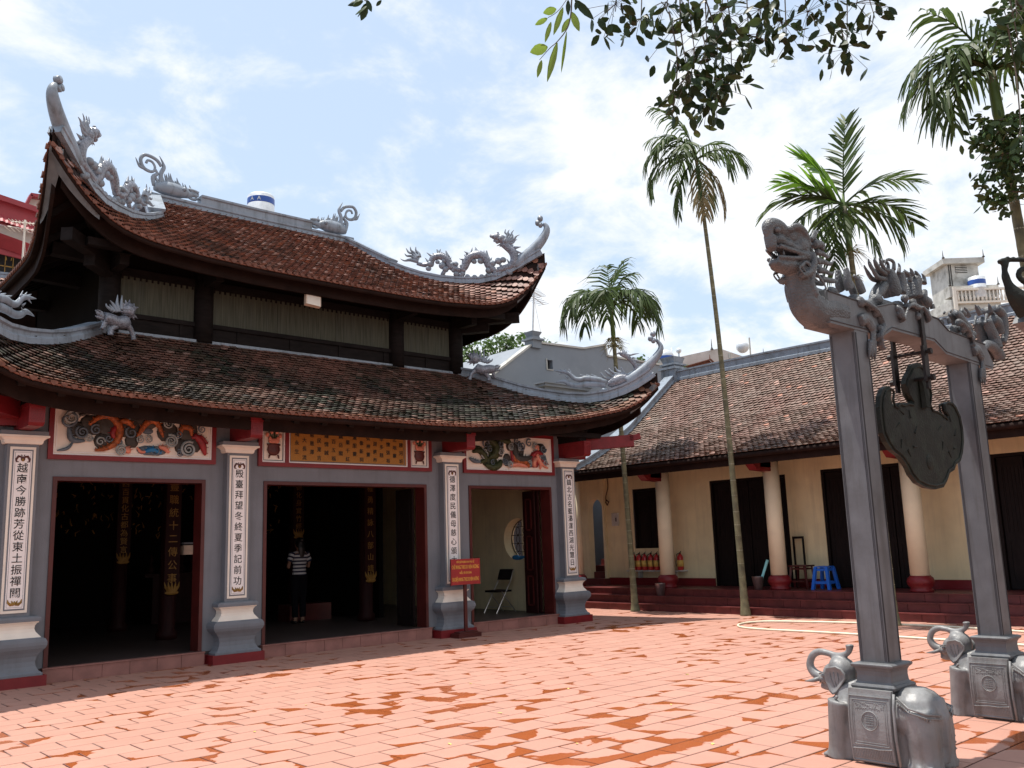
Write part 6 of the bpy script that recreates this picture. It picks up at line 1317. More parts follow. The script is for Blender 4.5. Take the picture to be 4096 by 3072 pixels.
m_ = MB(); m_.prism([(6.08, yb-.05, 2.86), (6.4, yb-.05, 2.80), (8.3, yb-.05, 2.80), (8.3, yb-.05, 3.05), (6.3, yb-.05, 3.06)], (0, 0, 0), (0, .2, 0)); obj('beam', m_, 'grey_gate', F2)
m_ = MB(); 
for x in (6.75, 8.0): m_.box(x, x+.2, yb-.05, yb+.15, 0, 2.80)
obj('post', m_, 'grey_gate', F2)
# ================================================================== PALMS
def frond(name, base, az, el, length, droop, mat, parent, dens=1.0, ll=.55, lw=.055, hang=.5, rnd=None, both=True):
    rnd = rnd or random; P = [Vector(base)]; n_ = 14; seg = length/n_; e = el; dirs = []
    for k in range(n_):
        e -= droop/n_*(.55+.9*k/n_); d = Vector((math.cos(az)*math.cos(e), math.sin(az)*math.cos(e), math.sin(e))); dirs.append(d); P.append(P[-1]+d*seg)
    mb = MB(); mb.tube(P, [lerp(.022, .004, k/n_) for k in range(n_+1)], 5)
    side = Vector((-math.sin(az), math.cos(az), 0)); m = int(length*13.5*dens)
    for i in range(m):
        t = .16+.84*i/(m-1); q = t*n_; k = min(n_-1, int(q)); p = P[k].lerp(P[k+1], q-k); d = dirs[k]; up = side.cross(d)
        for s in (-1, 1):
            l = ll*(.45+.75*math.sin(math.pi*min(1, .15+t*.80)))*rnd.uniform(.85, 1.12); a = rnd.uniform(.45, .75)+(.35*t)
            v = (side*s*math.cos(a)+d*math.sin(a)+Vector((0, 0, rnd.uniform(-.08, .12)))).normalized(); w = lw*rnd.uniform(.7, 1.15)
            c0 = p; pts = [c0]; vv = v.copy(); nseg = 3
            for j in range(nseg):
                vv = (vv+Vector((0, 0, -hang*(.25+.4*j)*rnd.uniform(.7, 1.2)))).normalized(); pts.append(pts[-1]+vv*l/nseg)
            wd = (up.cross(v)); wd = v.cross(Vector((0, 0, 1))) if wd.length < .01 else wd
            wd = (d*.75+up*rnd.uniform(-.5, .5)).normalized(); wd = (wd-v*wd.dot(v)).normalized()
            ws = [w*.35, w*.5, w*.42, .004]; o = len(mb.v)
            for j, pp in enumerate(pts): mb.v += [tuple(pp-wd*ws[j]), tuple(pp+wd*ws[j])]
            if rnd.random() < .06: l *= .5
            for j in range(nseg): mb.f.append((o+2*j, o+2*j+1, o+2*j+3, o+2*j+2)); mb.c.append(None)
    return obj(name, mb, mat, parent, fix=False)
RIGHT = math.atan2(_r.y, _r.x)      # azimuth of "to the right in the picture"
def palm(base, mid, top, r0, r1, label, fr, fruit=None, shaft=.9, seed=1, ll=.5, lw=.05, hang=.5):
    rnd = random.Random(seed); t = thing('areca_palm', label, 'palm tree', base, 'areca palms in the courtyard')
    sp = spline([base, mid, top], 14); n_ = len(sp); m_ = MB(); P = []; Rr = []
    for i, p in enumerate(sp):
        r = lerp(r0, r1, min(1, i/(n_-1)*1.1)**.55); r += .03*math.exp(-i*1.2) if i < 6 else 0; P.append(p); Rr.append(r*1.04)
        if i < n_-1: P.append(p.lerp(sp[i+1], .14)); Rr.append(r)
    m_.tube(P, Rr, 12); tr_ = obj('trunk', m_, 'trunk_palm', t, smooth=True)
    # leaf scars up the stem
    m_ = MB(); z = .25
    L = Vector(top)-Vector(base); zz = 0
    def at(z):
        f = z/(top[2]-base[2])*(n_-1); k = min(n_-2, int(f)); return sp[k].lerp(sp[k+1], f-k), lerp(r0, r1, min(1, f/(n_-1)*1.1)**.55)
    while z < top[2]-shaft:
        p, r = at(z); m_.lathe([(r*.98, -.012), (r*1.07, 0), (r*.98, .012)], tuple(p), 10); z += .17+.1*rnd.random()
    mt.setdefault('scar', M('palm_ring', (.30, .30, .22), .85, .2, 9)); obj('leaf_scar', m_, 'scar', tr_, smooth=True)
    m_ = MB(); d = (sp[-1]-sp[-3]).normalized(); tp = Vector(top)
    m_.tube([tp-d*shaft, tp-d*shaft*.8, tp-d*shaft*.3, tp+d*.05, tp+d*.25], [r1, r1*1.3, r1*1.15, r1*.7, r1*.25], 10); obj('crownshaft', m_, 'crownshaft', t, smooth=True)
    for f in fr:
        az, el, ln, dr = f[:4]; mat = f[4] if len(f) > 4 else 'frond'; kw = f[5] if len(f) > 5 else {}
        kk = dict(ll=ll, lw=lw, hang=hang); kk.update(kw)
        frond('frond', tp+d*rnd.uniform(-.05, .08), RIGHT+R(az), R(el), ln, R(dr), mat, t, rnd=rnd, **kk)
    for (off, sz) in (fruit or []):
        p = tp-d*off; m_ = MB()
        for k in range(46):
            a = rnd.uniform(0, 6.28); v = Vector((math.cos(a), math.sin(a), rnd.uniform(-.7, .45))).normalized(); l = sz*rnd.uniform(.6, 1)
            q1 = p+v*l*.5; q2 = p+v*l+Vector((0, 0, -l*.35)); m_.tube([p, q1, q2], [.006, .005, .002], 4)
            if k % 3 == 0: m_.ell(tuple(q1), (.018, .018, .022), 5, 4)
        obj('fruit_strands', m_, 'fruit', t)
    return t
# az: 0 right, 180 left, 90 away, 270 toward the viewer
palm((16.02, 14.0, 0), (15.95, 14.06, 3.8), (15.87, 14.11, 7.12), .080, .044, 'short areca palm with a drooping umbrella crown, rising behind the corner of the temple roof',
     [(5, 66, 1.55, 165), (45, 55, 1.5, 160), (90, 58, 1.3, 150), (175, 66, 1.6, 165), (208, 52, 1.55, 155), (255, 60, 1.3, 160), (310, 52, 1.5, 160), (178, 36, 1.6, 140), (350, 30, 1.55, 135), (90, 84, 1.2, 30), (20, 86, 1.2, 30), (225, 15, 1.4, 110), (0, 84, 1.0, 60), (330, 62, 1.4, 165)], [(.95, .42), (.80, .34)], .85, 2, .70, .055, .8)
palm((16.05, 11.08, 0), (15.96, 11.16, 5.6), (15.80, 11.30, 9.90), .080, .037, 'tallest areca palm with a thin leaning trunk standing in front of the side hall',
     [(178, 80, 1.5, 60), (160, 72, 1.3, 90), (20, 60, 1.2, 140), (0, 42, 1.4, 125), (185, 46, 1.5, 135), (200, 60, 1.4, 160), (172, 20, 1.5, 120), (240, 30, 1.2, 130), (320, 15, 1.1, 110), (350, -45, 1.4, 50, 'frond_dry'), (195, -50, 1.5, 45), (270, -60, 1.5, 30, 'frond_dry'), (110, 40, 1.2, 130), (188, 0, 1.6, 95), (300, -60, 1.4, 40)], [(.95, .3)], .9, 5, .52, .045, .8)
palm((15.45, 7.68, 0), (15.42, 7.70, 4.2), (15.34, 7.76, 7.55), .085, .046, 'wide-crowned areca palm rising directly behind the dragon head beam',
     [(30, 86, 1.8, 12, 'frond', dict(hang=.10, ll=.55)), (150, 74, 1.35, 35, 'frond_light', dict(hang=.10, ll=.7, lw=.09)), (172, 54, 1.3, 55, 'frond_light', dict(hang=.14, ll=.65, lw=.085)), (180, 30, 1.55, 75, 'frond', dict(hang=.20)), (192, 2, 1.5, 80), (200, -28, 1.55, 60), (355, 48, 1.45, 75, 'frond', dict(hang=.2)), (8, 22, 1.45, 75, 'frond', dict(hang=.22)), (345, -8, 1.4, 80), (90, 30, 1.3, 90), (60, 40, 1.2, 90), (212, -58, 1.4, 30), (318, -50, 1.1, 30)], [(.85, .42), (1.35, .24)], .9, 9, .60, .055, .65)
palm((10.12, 3.06, 0), (10.02, 3.14, 3.2), (9.90, 3.22, 6.40), .072, .046, 'nearest areca palm at the top right, its crown half out of the picture',
     [(178, 52, 1.06, 120), (165, 28, 1.10, 110), (190, 36, 1.14, 150), (195, 10, 1.10, 105), (200, -15, 1.01, 80), (215, 60, 0.88, 150), (300, 30, 0.88, 120), (0, 35, 1.06, 110), (20, 60, 1.06, 120), (345, 15, 0.97, 100), (100, 50, 0.97, 120), (180, 78, 0.97, 60), (10, 80, 0.97, 50)], [(.78, .32), (.90, .24)], .6, 13, .48, .042, .75)

# ================================================================== BROADLEAF TREES
def leaf_mesh(mat, k=0):
    m_ = MB(); n_ = 6; L = 1.0
    prof = [(0, .06), (.15, .30), (.4, .46), (.65, .42), (.88, .20), (1.0, .01)]
    for (t, w) in prof: m_.v += [(-w*.5, t, .08*w), (0, t, -.06*math.sin(t*3)-.02), (w*.5, t, .08*w)]
    for i in range(5):
        o = 3*i; m_.f += [(o, o+1, o+4, o+3), (o+1, o+2, o+5, o+4)]; m_.c += [None]*2
    me = m_.mesh('leaf', True, fix=False); me.materials.append(mt[mat]); return me
LM = leaf_mesh('leaf'); LL = leaf_mesh('leaf_light'); LMM = leaf_mesh('leaf_mid')
CL = [(4.24, 3.59, 5.06, 0.13), (4.36, 3.48, 4.95, 0.11), (4.33, 3.24, 4.94, 0.12), (4.5, 3.22, 4.91, 0.15), (4.85, 3.18, 5.06, 0.17), (4.68, 2.79, 4.8, 0.13), (5.06, 2.86, 4.9, 0.13), (5.19, 2.74, 4.96, 0.13), (4.53, 3.19, 4.67, 0.12), (4.5, 3.22, 4.49, 0.14), (4.69, 3.19, 4.46, 0.15), (4.87, 3.15, 4.64, 0.11), (4.59, 3.14, 4.63, 0.14), (4.71, 2.9, 4.69, 0.11), (5.16, 2.9, 4.79, 0.09), (5.63, 2.62, 5.14, 0.13), (5.64, 2.74, 4.99, 0.11), (5.65, 2.73, 4.85, 0.09), (5.82, 2.58, 5.13, 0.07), (4.66, 3.21, 4.34, 0.08), (4.41, 3.3, 4.29, 0.04), (5.08, 1.49, 4.31, 0.08), (5.19, 1.53, 4.2, 0.05), (2.45, 3.84, 4.54, 0.03), (5.15, 1.57, 3.66, 0.03)]
DEN = [24, 18, 20, 26, 30, 24, 22, 22, 22, 30, 34, 18, 26, 18, 8, 20, 20, 14, 6, 14, 4, 10, 5, 4, 3]
def leaf_matrix(p, d, size, rnd, wid=1.0):
    d = Vector(d).normalized(); a = d.orthogonal().normalized(); b_ = d.cross(a); t = rnd.uniform(0, 6.28); x = a*math.cos(t)+b_*math.sin(t); z = x.cross(d)
    return Matrix(((x.x*size*wid, d.x*size, z.x*size, p[0]), (x.y*size*wid, d.y*size, z.y*size, p[1]), (x.z*size*wid, d.z*size, z.z*size, p[2]), (0, 0, 0, 1)))
def bake(mb, M_, wid=1.0):
    prof = [(0, .06), (.2, .34), (.5, .46), (.82, .26), (1.0, .01)]; o = len(mb.v)
    for (t, w) in prof:
        for q in ((-w*.5, t, .08*w), (w*.5, t, .08*w)): mb.v.append(tuple(M_ @ Vector(q)))
    for i in range(4): mb.f.append((o+2*i, o+2*i+1, o+2*i+3, o+2*i+2)); mb.c.append(None)
OT = thing('overhanging_tree', 'dark-leaved tree whose branches hang into the top of the picture', 'tree', (8.0, -1.6, 0))
m_ = MB(); m_.tube(spline([(8.0, -1.6, 0), (7.9, -1.5, 2.0), (7.7, -1.2, 4.0), (7.2, -.6, 5.6)], 5), [lerp(.26, .15, k/15) for k in range(16)], 12); tk = obj('trunk', m_, 'bark', OT, smooth=True)
limbs = [[(7.2, -.6, 5.6), (6.6, .8, 6.1), (5.8, 2.2, 6.2), (5.0, 3.0, 5.9), (4.4, 3.5, 5.6)], [(7.2, -.6, 5.6), (6.8, 1.0, 6.3), (6.2, 2.2, 6.1), (5.7, 2.7, 5.7)], [(7.2, -.6, 5.6), (6.0, .6, 5.6), (5.3, 1.3, 5.0), (5.15, 1.5, 4.6)], [(5.8, 2.2, 6.2), (4.0, 3.4, 6.1), (2.6, 3.8, 5.4)], [(6.6, .8, 6.1), (4.4, 1.6, 5.6), (2.6, 1.8, 4.4), (1.95, 1.78, 3.6)]]
for l in limbs:
    m_ = MB(); sp = spline(l, 6); m_.tube(sp, [lerp(.09, .015, k/(len(sp)-1)) for k in range(len(sp))], 7); obj('limb', m_, 'bark', OT, smooth=True)
rnd = random.Random(17); inst = []; tw = MB()
for (x, y, z, r), n_ in zip(CL, DEN):
    c_ = Vector((x, y, z)); up_ = c_+Vector((rnd.uniform(-.1, .1), rnd.uniform(-.1, .1), .75)); 
    if z > 4.6: up_.z = 5.75
    tw.tube(spline([up_, c_.lerp(up_, .5)+Vector((rnd.uniform(-.06, .06), rnd.uniform(-.06, .06), 0)), c_], 4), [lerp(.006, .003, k/8) for k in range(9)], 4)
    for k in range(int(n_*1.3)):
        o = Vector((rnd.gauss(0, .55), rnd.gauss(0, .9), rnd.gauss(0, .6)))*r; p = c_+o
        if p.z > 5.5: continue
        d = Vector((rnd.uniform(-.7, .7), rnd.uniform(-.7, .7), rnd.uniform(-1.2, .25))); inst.append((p, d, rnd.uniform(.076, .104), rnd.uniform(1.0, 1.25)))
        if k % 2 == 0: tw.tube([p, p.lerp(c_, .5)+Vector((0, 0, .03)), c_+Vector((0, 0, .05))], .0018, 3)
# unseen foliage above the frame, still part of the same crown
hid = []
for k in range(900):
    l = limbs[rnd.randrange(5)]; a = rnd.randrange(len(l)-1); p = Vector(l[a]).lerp(Vector(l[a+1]), rnd.random())+Vector((rnd.gauss(0, .35), rnd.gauss(0, .35), abs(rnd.gauss(.25, .3))))
    d = p-Vector((0, 0, 1.6)); zc = d.dot(_fw)
    if zc > 0 and abs(d.dot(_r2)/zc) < .60 and d.dot(_u2)/zc < .44: continue
    hid.append((p, Vector((rnd.uniform(-.7, .7), rnd.uniform(-.7, .7), rnd.uniform(-1, .3))), rnd.uniform(.06, .09), .9))
stuff(obj('twigs', tw, 'bark', OT, fix=False))
inst.sort(key=lambda t: (t[0]-Vector((0, 0, 1.6))).length)
nind = 270
for (p, d, s, w_) in inst[:nind]:
    o = link('leaf', (LM, LM, LMM)[rnd.randrange(3)], None, OT); o.matrix_parent_inverse = parent_world(OT).inverted(); o.matrix_basis = leaf_matrix(p, d, s, rnd, w_)
mb = MB()
for (p, d, s, w_) in inst[nind:]+hid: bake(mb, leaf_matrix(p, d, s, rnd, w_))
stuff(obj('foliage', mb, 'leaf', OT, fix=False))
# pale sprig nearer the camera
SP = thing('pale_leaf_sprig', 'nearest sprig of long pale green leaves dangling at the top centre', 'branch', (1.9, 1.79, 3.3))
LV = [(1.866, 1.82, 3.251, 1.834, 1.848, 3.238, 0.013), (1.844, 1.839, 3.22, 1.814, 1.866, 3.198, 0.009), (1.882, 1.806, 3.256, 1.856, 1.828, 3.161, 0.01), (1.852, 1.832, 3.207, 1.836, 1.847, 3.137, 0.008), (1.896, 1.793, 3.217, 1.875, 1.811, 3.168, 0.01), (1.902, 1.788, 3.239, 1.917, 1.774, 3.171, 0.012), (1.841, 1.841, 3.122, 1.8, 1.879, 3.106, 0.018), (1.826, 1.855, 3.078, 1.814, 1.865, 3.019, 0.008), (1.864, 1.821, 3.136, 1.837, 1.846, 3.004, 0.011), (1.887, 1.8, 3.172, 1.87, 1.816, 3.032, 0.005), (1.91, 1.78, 3.28, 1.952, 1.742, 3.209, 0.013), (1.894, 1.794, 3.28, 1.893, 1.796, 3.227, 0.008), (1.917, 1.774, 3.279, 1.91, 1.78, 3.244, 0.008), (1.388, 2.246, 3.283, 1.413, 2.224, 3.3, 0.007), (1.421, 2.217, 3.304, 1.432, 2.207, 3.262, 0.009), (1.443, 2.197, 3.282, 1.456, 2.186, 3.302, 0.006)]
m_ = MB(); m_.tube(spline([(1.95, 1.78, 3.6), (1.905, 1.786, 3.3), (1.9, 1.789, 3.239), (1.89, 1.798, 3.185), (1.866, 1.82, 3.141), (1.846, 1.837, 3.117), (1.821, 1.859, 3.079)], 4), [lerp(.003, .001, k/24) for k in range(25)], 5)
m_.tube(spline([(1.95, 1.78, 3.6), (1.6, 2.05, 3.5), (1.42, 2.22, 3.31)], 4), .0025, 5); m_.tube(spline([(1.91, 1.785, 3.32), (1.88, 1.808, 3.26), (1.862, 1.824, 3.235), (1.845, 1.838, 3.222)], 3), .0012, 4); obj('stem', m_, 'bark', SP)
vd = Vector((_fw.x, _fw.y, 0)).normalized()
for i, (x0, y0_, z0_, x1, y1_, z1_, w_) in enumerate(LV):
    a, b_ = Vector((x0, y0_, z0_)), Vector((x1, y1_, z1_)); d = b_-a; s = d.length; y_ = d/s; ray_ = (a-Vector((0, 0, 1.6))).normalized(); z_ = -(ray_-y_*ray_.dot(y_)).normalized(); x_ = y_.cross(z_); wid = w_*2/.46*.95
    o = link('leaf', LL if i < 10 else LM, None, SP); o.matrix_parent_inverse = parent_world(SP).inverted()
    o.matrix_basis = Matrix(((x_.x*wid, y_.x*s, z_.x*s*.5, a.x), (x_.y*wid, y_.y*s, z_.y*s*.5, a.y), (x_.z*wid, y_.z*s, z_.z*s*.5, a.z), (0, 0, 0, 1)))
# bushy tree round the nearest palm's trunk
RT = thing('small_leafy_tree', 'bushy dark green tree crown wrapped round the trunk of the nearest palm', 'tree', (10.9, 2.2, 0))
m_ = MB(); m_.tube(spline([(10.9, 2.2, 0), (10.8, 2.3, 3), (10.4, 2.5, 5.6), (9.9, 2.7, 6.6)], 5), [lerp(.11, .05, k/15) for k in range(16)], 8); obj('trunk', m_, 'bark', RT, smooth=True)
m_ = MB()
for (a, b_) in (((10.5, 2.45, 5.2), (9.5, 3.05, 5.3)), ((10.4, 2.5, 5.6), (9.4, 3.15, 5.65)), ((10.6, 2.4, 4.6), (9.5, 3.05, 4.9)), ((9.9, 2.7, 6.6), (9.2, 2.9, 6.9))): m_.tube([a, Vector(a).lerp(Vector(b_), .5)+Vector((0, 0, .15)), b_], [.03, .02, .008], 5)
obj('limb', m_, 'bark', RT)
mb = MB(); CB = [(9.37, 3.16, 5.61, 0.12), (9.46, 3.08, 5.46, 0.18), (9.55, 3.0, 5.26, 0.18), (9.32, 3.21, 5.42, 0.09), (9.4, 3.14, 5.12, 0.15), (9.52, 3.03, 4.96, 0.15), (9.34, 3.19, 4.87, 0.1), (9.43, 3.11, 4.77, 0.08), (9.62, 2.94, 5.65, 0.11), (9.75, 2.85, 5.4, .25), (9.8, 2.8, 5.0, .22), (9.55, 2.85, 6.6, .2), (9.8, 2.8, 6.9, .3), (9.62, 2.75, 6.2, .06), (10.2, 2.6, 6.6, .5), (10.3, 2.5, 5.6, .5)]
for (x, y, z, r) in CB:
    for k in range(int(70*(r/.15)**1.6)+12):
        p = Vector((x, y, z))+Vector((rnd.gauss(0, .6), rnd.gauss(0, .6), rnd.gauss(0, .6)))*r; bake(mb, leaf_matrix(p, (rnd.uniform(-1, 1), rnd.uniform(-1, 1), rnd.uniform(-1, .6)), rnd.uniform(.07, .11), rnd, 1.1))
stuff(obj('foliage', mb, 'leaf_mid', RT, fix=False))
def far_tree(loc, label, cls, n_, size, h0):
    t = thing('background_tree', label, 'tree', loc); rn = random.Random(int(loc[0]*7)); mb = MB()
    m_ = MB(); m_.tube([loc, (loc[0], loc[1], h0)], [.25, .15], 8)
    for (x, y, z, r) in cls: m_.tube([(loc[0], loc[1], h0-1), ((loc[0]+x)/2, (loc[1]+y)/2, (h0+z)/2), (x, y, z)], [.12, .08, .03], 5)
    obj('trunk', m_, 'bark', t)
    for (x, y, z, r) in cls:
        for k in range(int(n_*r*r)):
            v = Vector((rn.gauss(0, 1), rn.gauss(0, 1), rn.gauss(0, 1))).normalized()*r*rn.uniform(.55, 1.08); v.z *= .8
            bake(mb, leaf_matrix(Vector((x, y, z))+v, (rn.uniform(-1, 1), rn.uniform(-1, 1), rn.uniform(-1.3, .3)), size*rn.uniform(.7, 1.3), rn, 1.1))
    stuff(obj('foliage', mb, 'leaf_far', t, fix=False)); return t
far_tree((23.0, 26.6, 0), 'bright green leafy tree behind the grey gabled wall', [(21.6, 27.6, 9.0, .75), (22.3, 27.0, 9.25, .6), (23.0, 26.4, 9.3, .65), (23.7, 25.8, 9.35, .6), (24.3, 25.2, 9.2, .45), (22.8, 26.6, 8.5, 1.0), (21.5, 27.5, 8.3, .9), (23.8, 25.7, 8.4, .8), (20.9, 28.2, 8.8, .8), (23.2, 26.2, 9.55, .35), (22.0, 27.2, 9.6, .3)], 620, .17, 7)
far_tree((32.0, 25.0, 0), 'distant light green treetop just left of the roof-ridge pier', [(31.1, 25.9, 9.35, .5), (31.7, 25.4, 9.2, .45), (32.8, 24.5, 9.0, .4), (32.3, 24.8, 8.9, .5)], 500, .2, 7.5)
# ================================================================== BACKGROUND BUILDINGS
def wall_win(mb): pass
B = thing('grey_gabled_house', 'pale grey house wall with sloping parapet, small square window and chimney pier', 'house', (20, 20, 0))
m_ = MB(); m_.prism([(15.9, 20, 0), (28, 20, 0), (28, 20, 7.6), (22.0, 20, 7.6), (21.9, 20, 7.97), (20.85, 20, 7.72), (18.95, 20, 7.66), (18.72, 20, 7.66), (15.9, 20, 5.75)], (0, .02, 0), (0, 5, 0)); obj('house_block', m_, 'house_grey', B)
m_ = MB(); x0, x1, z0, z1 = 19.2, 19.46, 6.9, 7.2
m_.box(15.9, 28, 19.85, 20.019, 0, 5.74)
P_ = [(15.9, 5.74), (28, 5.74), (28, 7.6), (22.0, 7.6), (21.9, 7.97), (20.85, 7.72), (18.95, 7.66), (18.72, 7.66)]
m_.prism([(15.9, 19.85, 5.74), (x0, 19.85, 5.74), (x0, 19.85, 7.665), (18.72, 19.85, 7.66), (15.95, 19.85, 5.76)], (0, 0, 0), (0, .169, 0)); m_.prism([(x1, 19.85, 5.74), (28, 19.85, 5.74), (28, 19.85, 7.6), (22.0, 19.85, 7.6), (21.9, 19.85, 7.97), (20.85, 19.85, 7.72), (x1, 19.85, 7.68)], (0, 0, 0), (0, .169, 0)); m_.box(x0, x1, 19.85, 20.019, 5.74, z0); m_.box(x0, x1, 19.85, 20.019, z1, 7.67)
obj('house_wall', m_, 'house_grey', B)
m_ = MB(); m_.box(x0, x1, 20.0, 20.018, z0, z1); wn_ = obj('window', m_, 'dark_hole', B); m_ = MB(); m_.box(x0-.03, x0, 19.82, 19.87, z0-.03, z1+.03); m_.box(x0, x1, 19.82, 19.87, z0-.03, z0); m_.box((x0+x1)/2-.01, (x0+x1)/2+.01, 19.95, 19.98, z0, z1); obj('window_frame', m_, 'old_concrete', wn_)
m_ = MB(); cop = [(15.85, 5.74), (18.72, 7.70), (20.85, 7.75), (21.9, 8.0), (21.98, 7.63), (28, 7.63)]
for a, b_ in zip(cop, cop[1:]): m_.beam((a[0], 19.93, a[1]), (b_[0], 19.93, b_[1]), .26, .06)
obj('coping', m_, 'old_concrete', B)
m_ = MB(); m_.box(18.55, 18.92, 19.75, 20.12, 7.5, 7.74); m_.box(18.48, 18.99, 19.68, 20.19, 7.74, 7.80); m_.box(18.58, 18.89, 19.78, 20.09, 7.80, 7.88)
m_.rings([[(18.6, 19.8, 7.88), (18.87, 19.8, 7.88), (18.87, 20.07, 7.88), (18.6, 20.07, 7.88)], [(18.53, 19.73, 8.02), (18.94, 19.73, 8.02), (18.94, 20.14, 8.02), (18.53, 20.14, 8.02)]]); obj('chimney_pier', m_, 'house_grey', B)
def antenna(name, label, base, top, sz, mat, ax):
    t = thing(name, label, 'antenna', base); m_ = MB(); m_.tube([base, top], .03, 6); obj('mast', m_, mat, t)
    tp = Vector(top); ax = Vector(ax).normalized(); cr = Vector((-ax.y, ax.x, 0))
    for lev, (dz, L, n_) in enumerate(((-.05, 1.0, 9), (-.28, 1.25, 8))):
        m_ = MB(); c_ = tp+Vector((0, 0, dz)); m_.tube([c_-ax*sz*L*.5+Vector((0, 0, .08*lev)), c_+ax*sz*L*.5-Vector((0, 0, .08))], .016, 5)
        for k in range(n_):
            q = c_+ax*sz*L*(k/(n_-1)-.5)-Vector((0, 0, .08*(k/(n_-1)))); m_.tube([q-cr*sz*(.30-.015*k), q+cr*sz*(.30-.015*k)], .010, 4)
        obj('aerial_elements', m_, mat, t)
    m_ = MB(); m_.tube([tp+Vector((0, 0, -.4)), Vector(base)+Vector((.35, 0, .0))], .005, 4); obj('guy_wire', m_, mat, t); return t
antenna('tv_antenna', 'thin television antenna standing on the grey house chimney pier', (18.74, 19.93, 8.02), (18.86, 19.93, 9.42), .95, 'steel', (.9, .3, 0))
# small lower parapet roof in front of that wall
m_ = MB(); m_.box(17.9, 19.6, 18.6, 18.8, 0, 6.05); m_.box(17.8, 19.7, 18.5, 18.9, 6.05, 6.13); m_.box(17.75, 19.75, 18.45, 18.95, 6.13, 6.17); o_ = obj('low_parapet', m_, 'house_grey'); tag(o_, 'low grey parapet with moulded coping below the gabled house wall', 'parapet')
# water tank with a blue band above the main ridge
def tank(label, c, r, h, base_h, mat='steel', b0=.62, b1=.83):
    t = thing('water_tank', label, 'water tank', c); m_ = MB(); m_.lathe([(r*.98, 0), (r, .02), (r, h*.45), (r*1.02, h*.46), (r, h*.47), (r, h*.955), (r*.85, h*.99), (r*.3, h*1.02), (r*.12, h*1.03)], c, 28); obj('tank_body', m_, mat, t, smooth=True)
    m_ = MB(); m_.lathe([(r*1.005, h*b0), (r*1.008, h*b0+.01), (r*1.008, h*b1-.01), (r*1.005, h*b1)], c, 28); obj('blue_band', m_, 'blue_band', t, smooth=True)
    m_ = MB()
    for k in range(3):
        a = k*2.1; m_.tube([(c[0]+math.cos(a)*r*.8, c[1]+math.sin(a)*r*.8, c[2]), (c[0]+math.cos(a)*r*.8, c[1]+math.sin(a)*r*.8, c[2]-base_h)], .04, 6)
    obj('stand', m_, 'old_concrete', t); return t
mt['tank_white'] = M('tank_sheet', (.62, .64, .66), .35, .12, 8, metal=.25)
c_ = (11.80, 24.35, 10.55); tk_ = tank('white steel water tank with a blue lettered band above the temple ridge', c_, .40, 1.72, 2.0, 'tank_white', b0=.80, b1=.91)
for s, a in (('A', 236), ('A', 205)):
    an = R(a); p = Vector((c_[0]+math.cos(an)*.406, c_[1]+math.sin(an)*.406, c_[2]+1.47)); text('lettering', s, .17, p, Euler((R(90), 0, an+R(90))), 'white_plastic', tk_)
m_ = MB(); m_.box(8, 16, 24.0, 30, 0, 8.6); o_ = obj('annexe_building', m_, 'house_cream'); tag(o_, 'pale block behind the temple that carries the banded water tank', 'building')
# red-roofed house at the left edge
A = thing('red_roofed_house', 'house with red corrugated awnings and barred balcony at the left edge', 'house', (4, 29.5, 0))
m_ = MB(); m_.box(0, 7.6, 29.6, 36, 0, 11.6); obj('house_block', m_, 'house_cream', A)
def awning(z0, z1, y0_, y1_, tl=0.0, nm='corrugated_awning'):
    m_ = MB(); n_ = 90
    for k in range(n_):
        xa, xb = 1+6.3*k/n_, 1+6.3*(k+1)/n_; d = .02 if k % 2 else 0; za = z1-tl*(xa-5.5); zb = z0-tl*(xa-5.5)
        m_.add([(xa, y1_, zb+d), (xb, y1_, zb+.02-d), (xb, y0_, za+.02-d), (xa, y0_, za+d)], [(0, 1, 2, 3)])
    return obj(nm, m_, 'house_red', A)
awning(11.50, 12.02, 29.2, 28.8, .18); m_ = MB(); m_.beam((1, 28.85, 12.9), (7.2, 28.85, 11.95), .12, .16); obj('ridge_trim', m_, 'house_red', A)
m_ = MB(); m_.prism([(1, 29.0, 12.8), (7.2, 29.0, 12.0), (7.2, 29.0, 11.35), (1, 29.0, 11.75)], (0, 0, 0), (0, .1, 0)); obj('red_sheeting', m_, 'house_red', A)
m_ = MB(); m_.prism([(1, 29.1, 11.75), (7.2, 29.1, 11.3), (7.2, 29.1, 10.5), (1, 29.1, 10.9)], (0, 0, 0), (0, .1, 0)); obj('pale_gable', m_, 'house_cream', A)
m_ = MB(); m_.prism([(1, 28.6, 12.0), (7.0, 28.6, 10.75), (7.0, 28.9, 10.45), (1, 28.9, 11.6)], (0, 0, 0), (0, .04, .02)); m_.prism([(1, 28.95, 11.5), (7.0, 28.95, 10.75), (7.0, 28.95, 10.4), (1, 28.95, 10.9)], (0, 0, 0), (0, .05, 0)); obj('lower_awning', m_, 'house_red', A)
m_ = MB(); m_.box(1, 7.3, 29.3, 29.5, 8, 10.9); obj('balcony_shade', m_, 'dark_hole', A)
m_ = MB()
for k in range(26): m_.box(2+.21*k, 2.02+.21*k, 29.0, 29.02, 8.6, 10.8)
for z in (10.15, 9.55, 8.9): m_.box(1, 7.3, 29.0, 29.02, z, z+.03)
for k in range(12):
    cx_ = 2.1+.42*k; m_.tube([(cx_+math.cos(t*math.pi/8)*.15, 29.0, 10.35+math.sin(t*math.pi/8)*.2) for t in range(9)], .012, 4)
obj('window_grille', m_, 'gold', A)
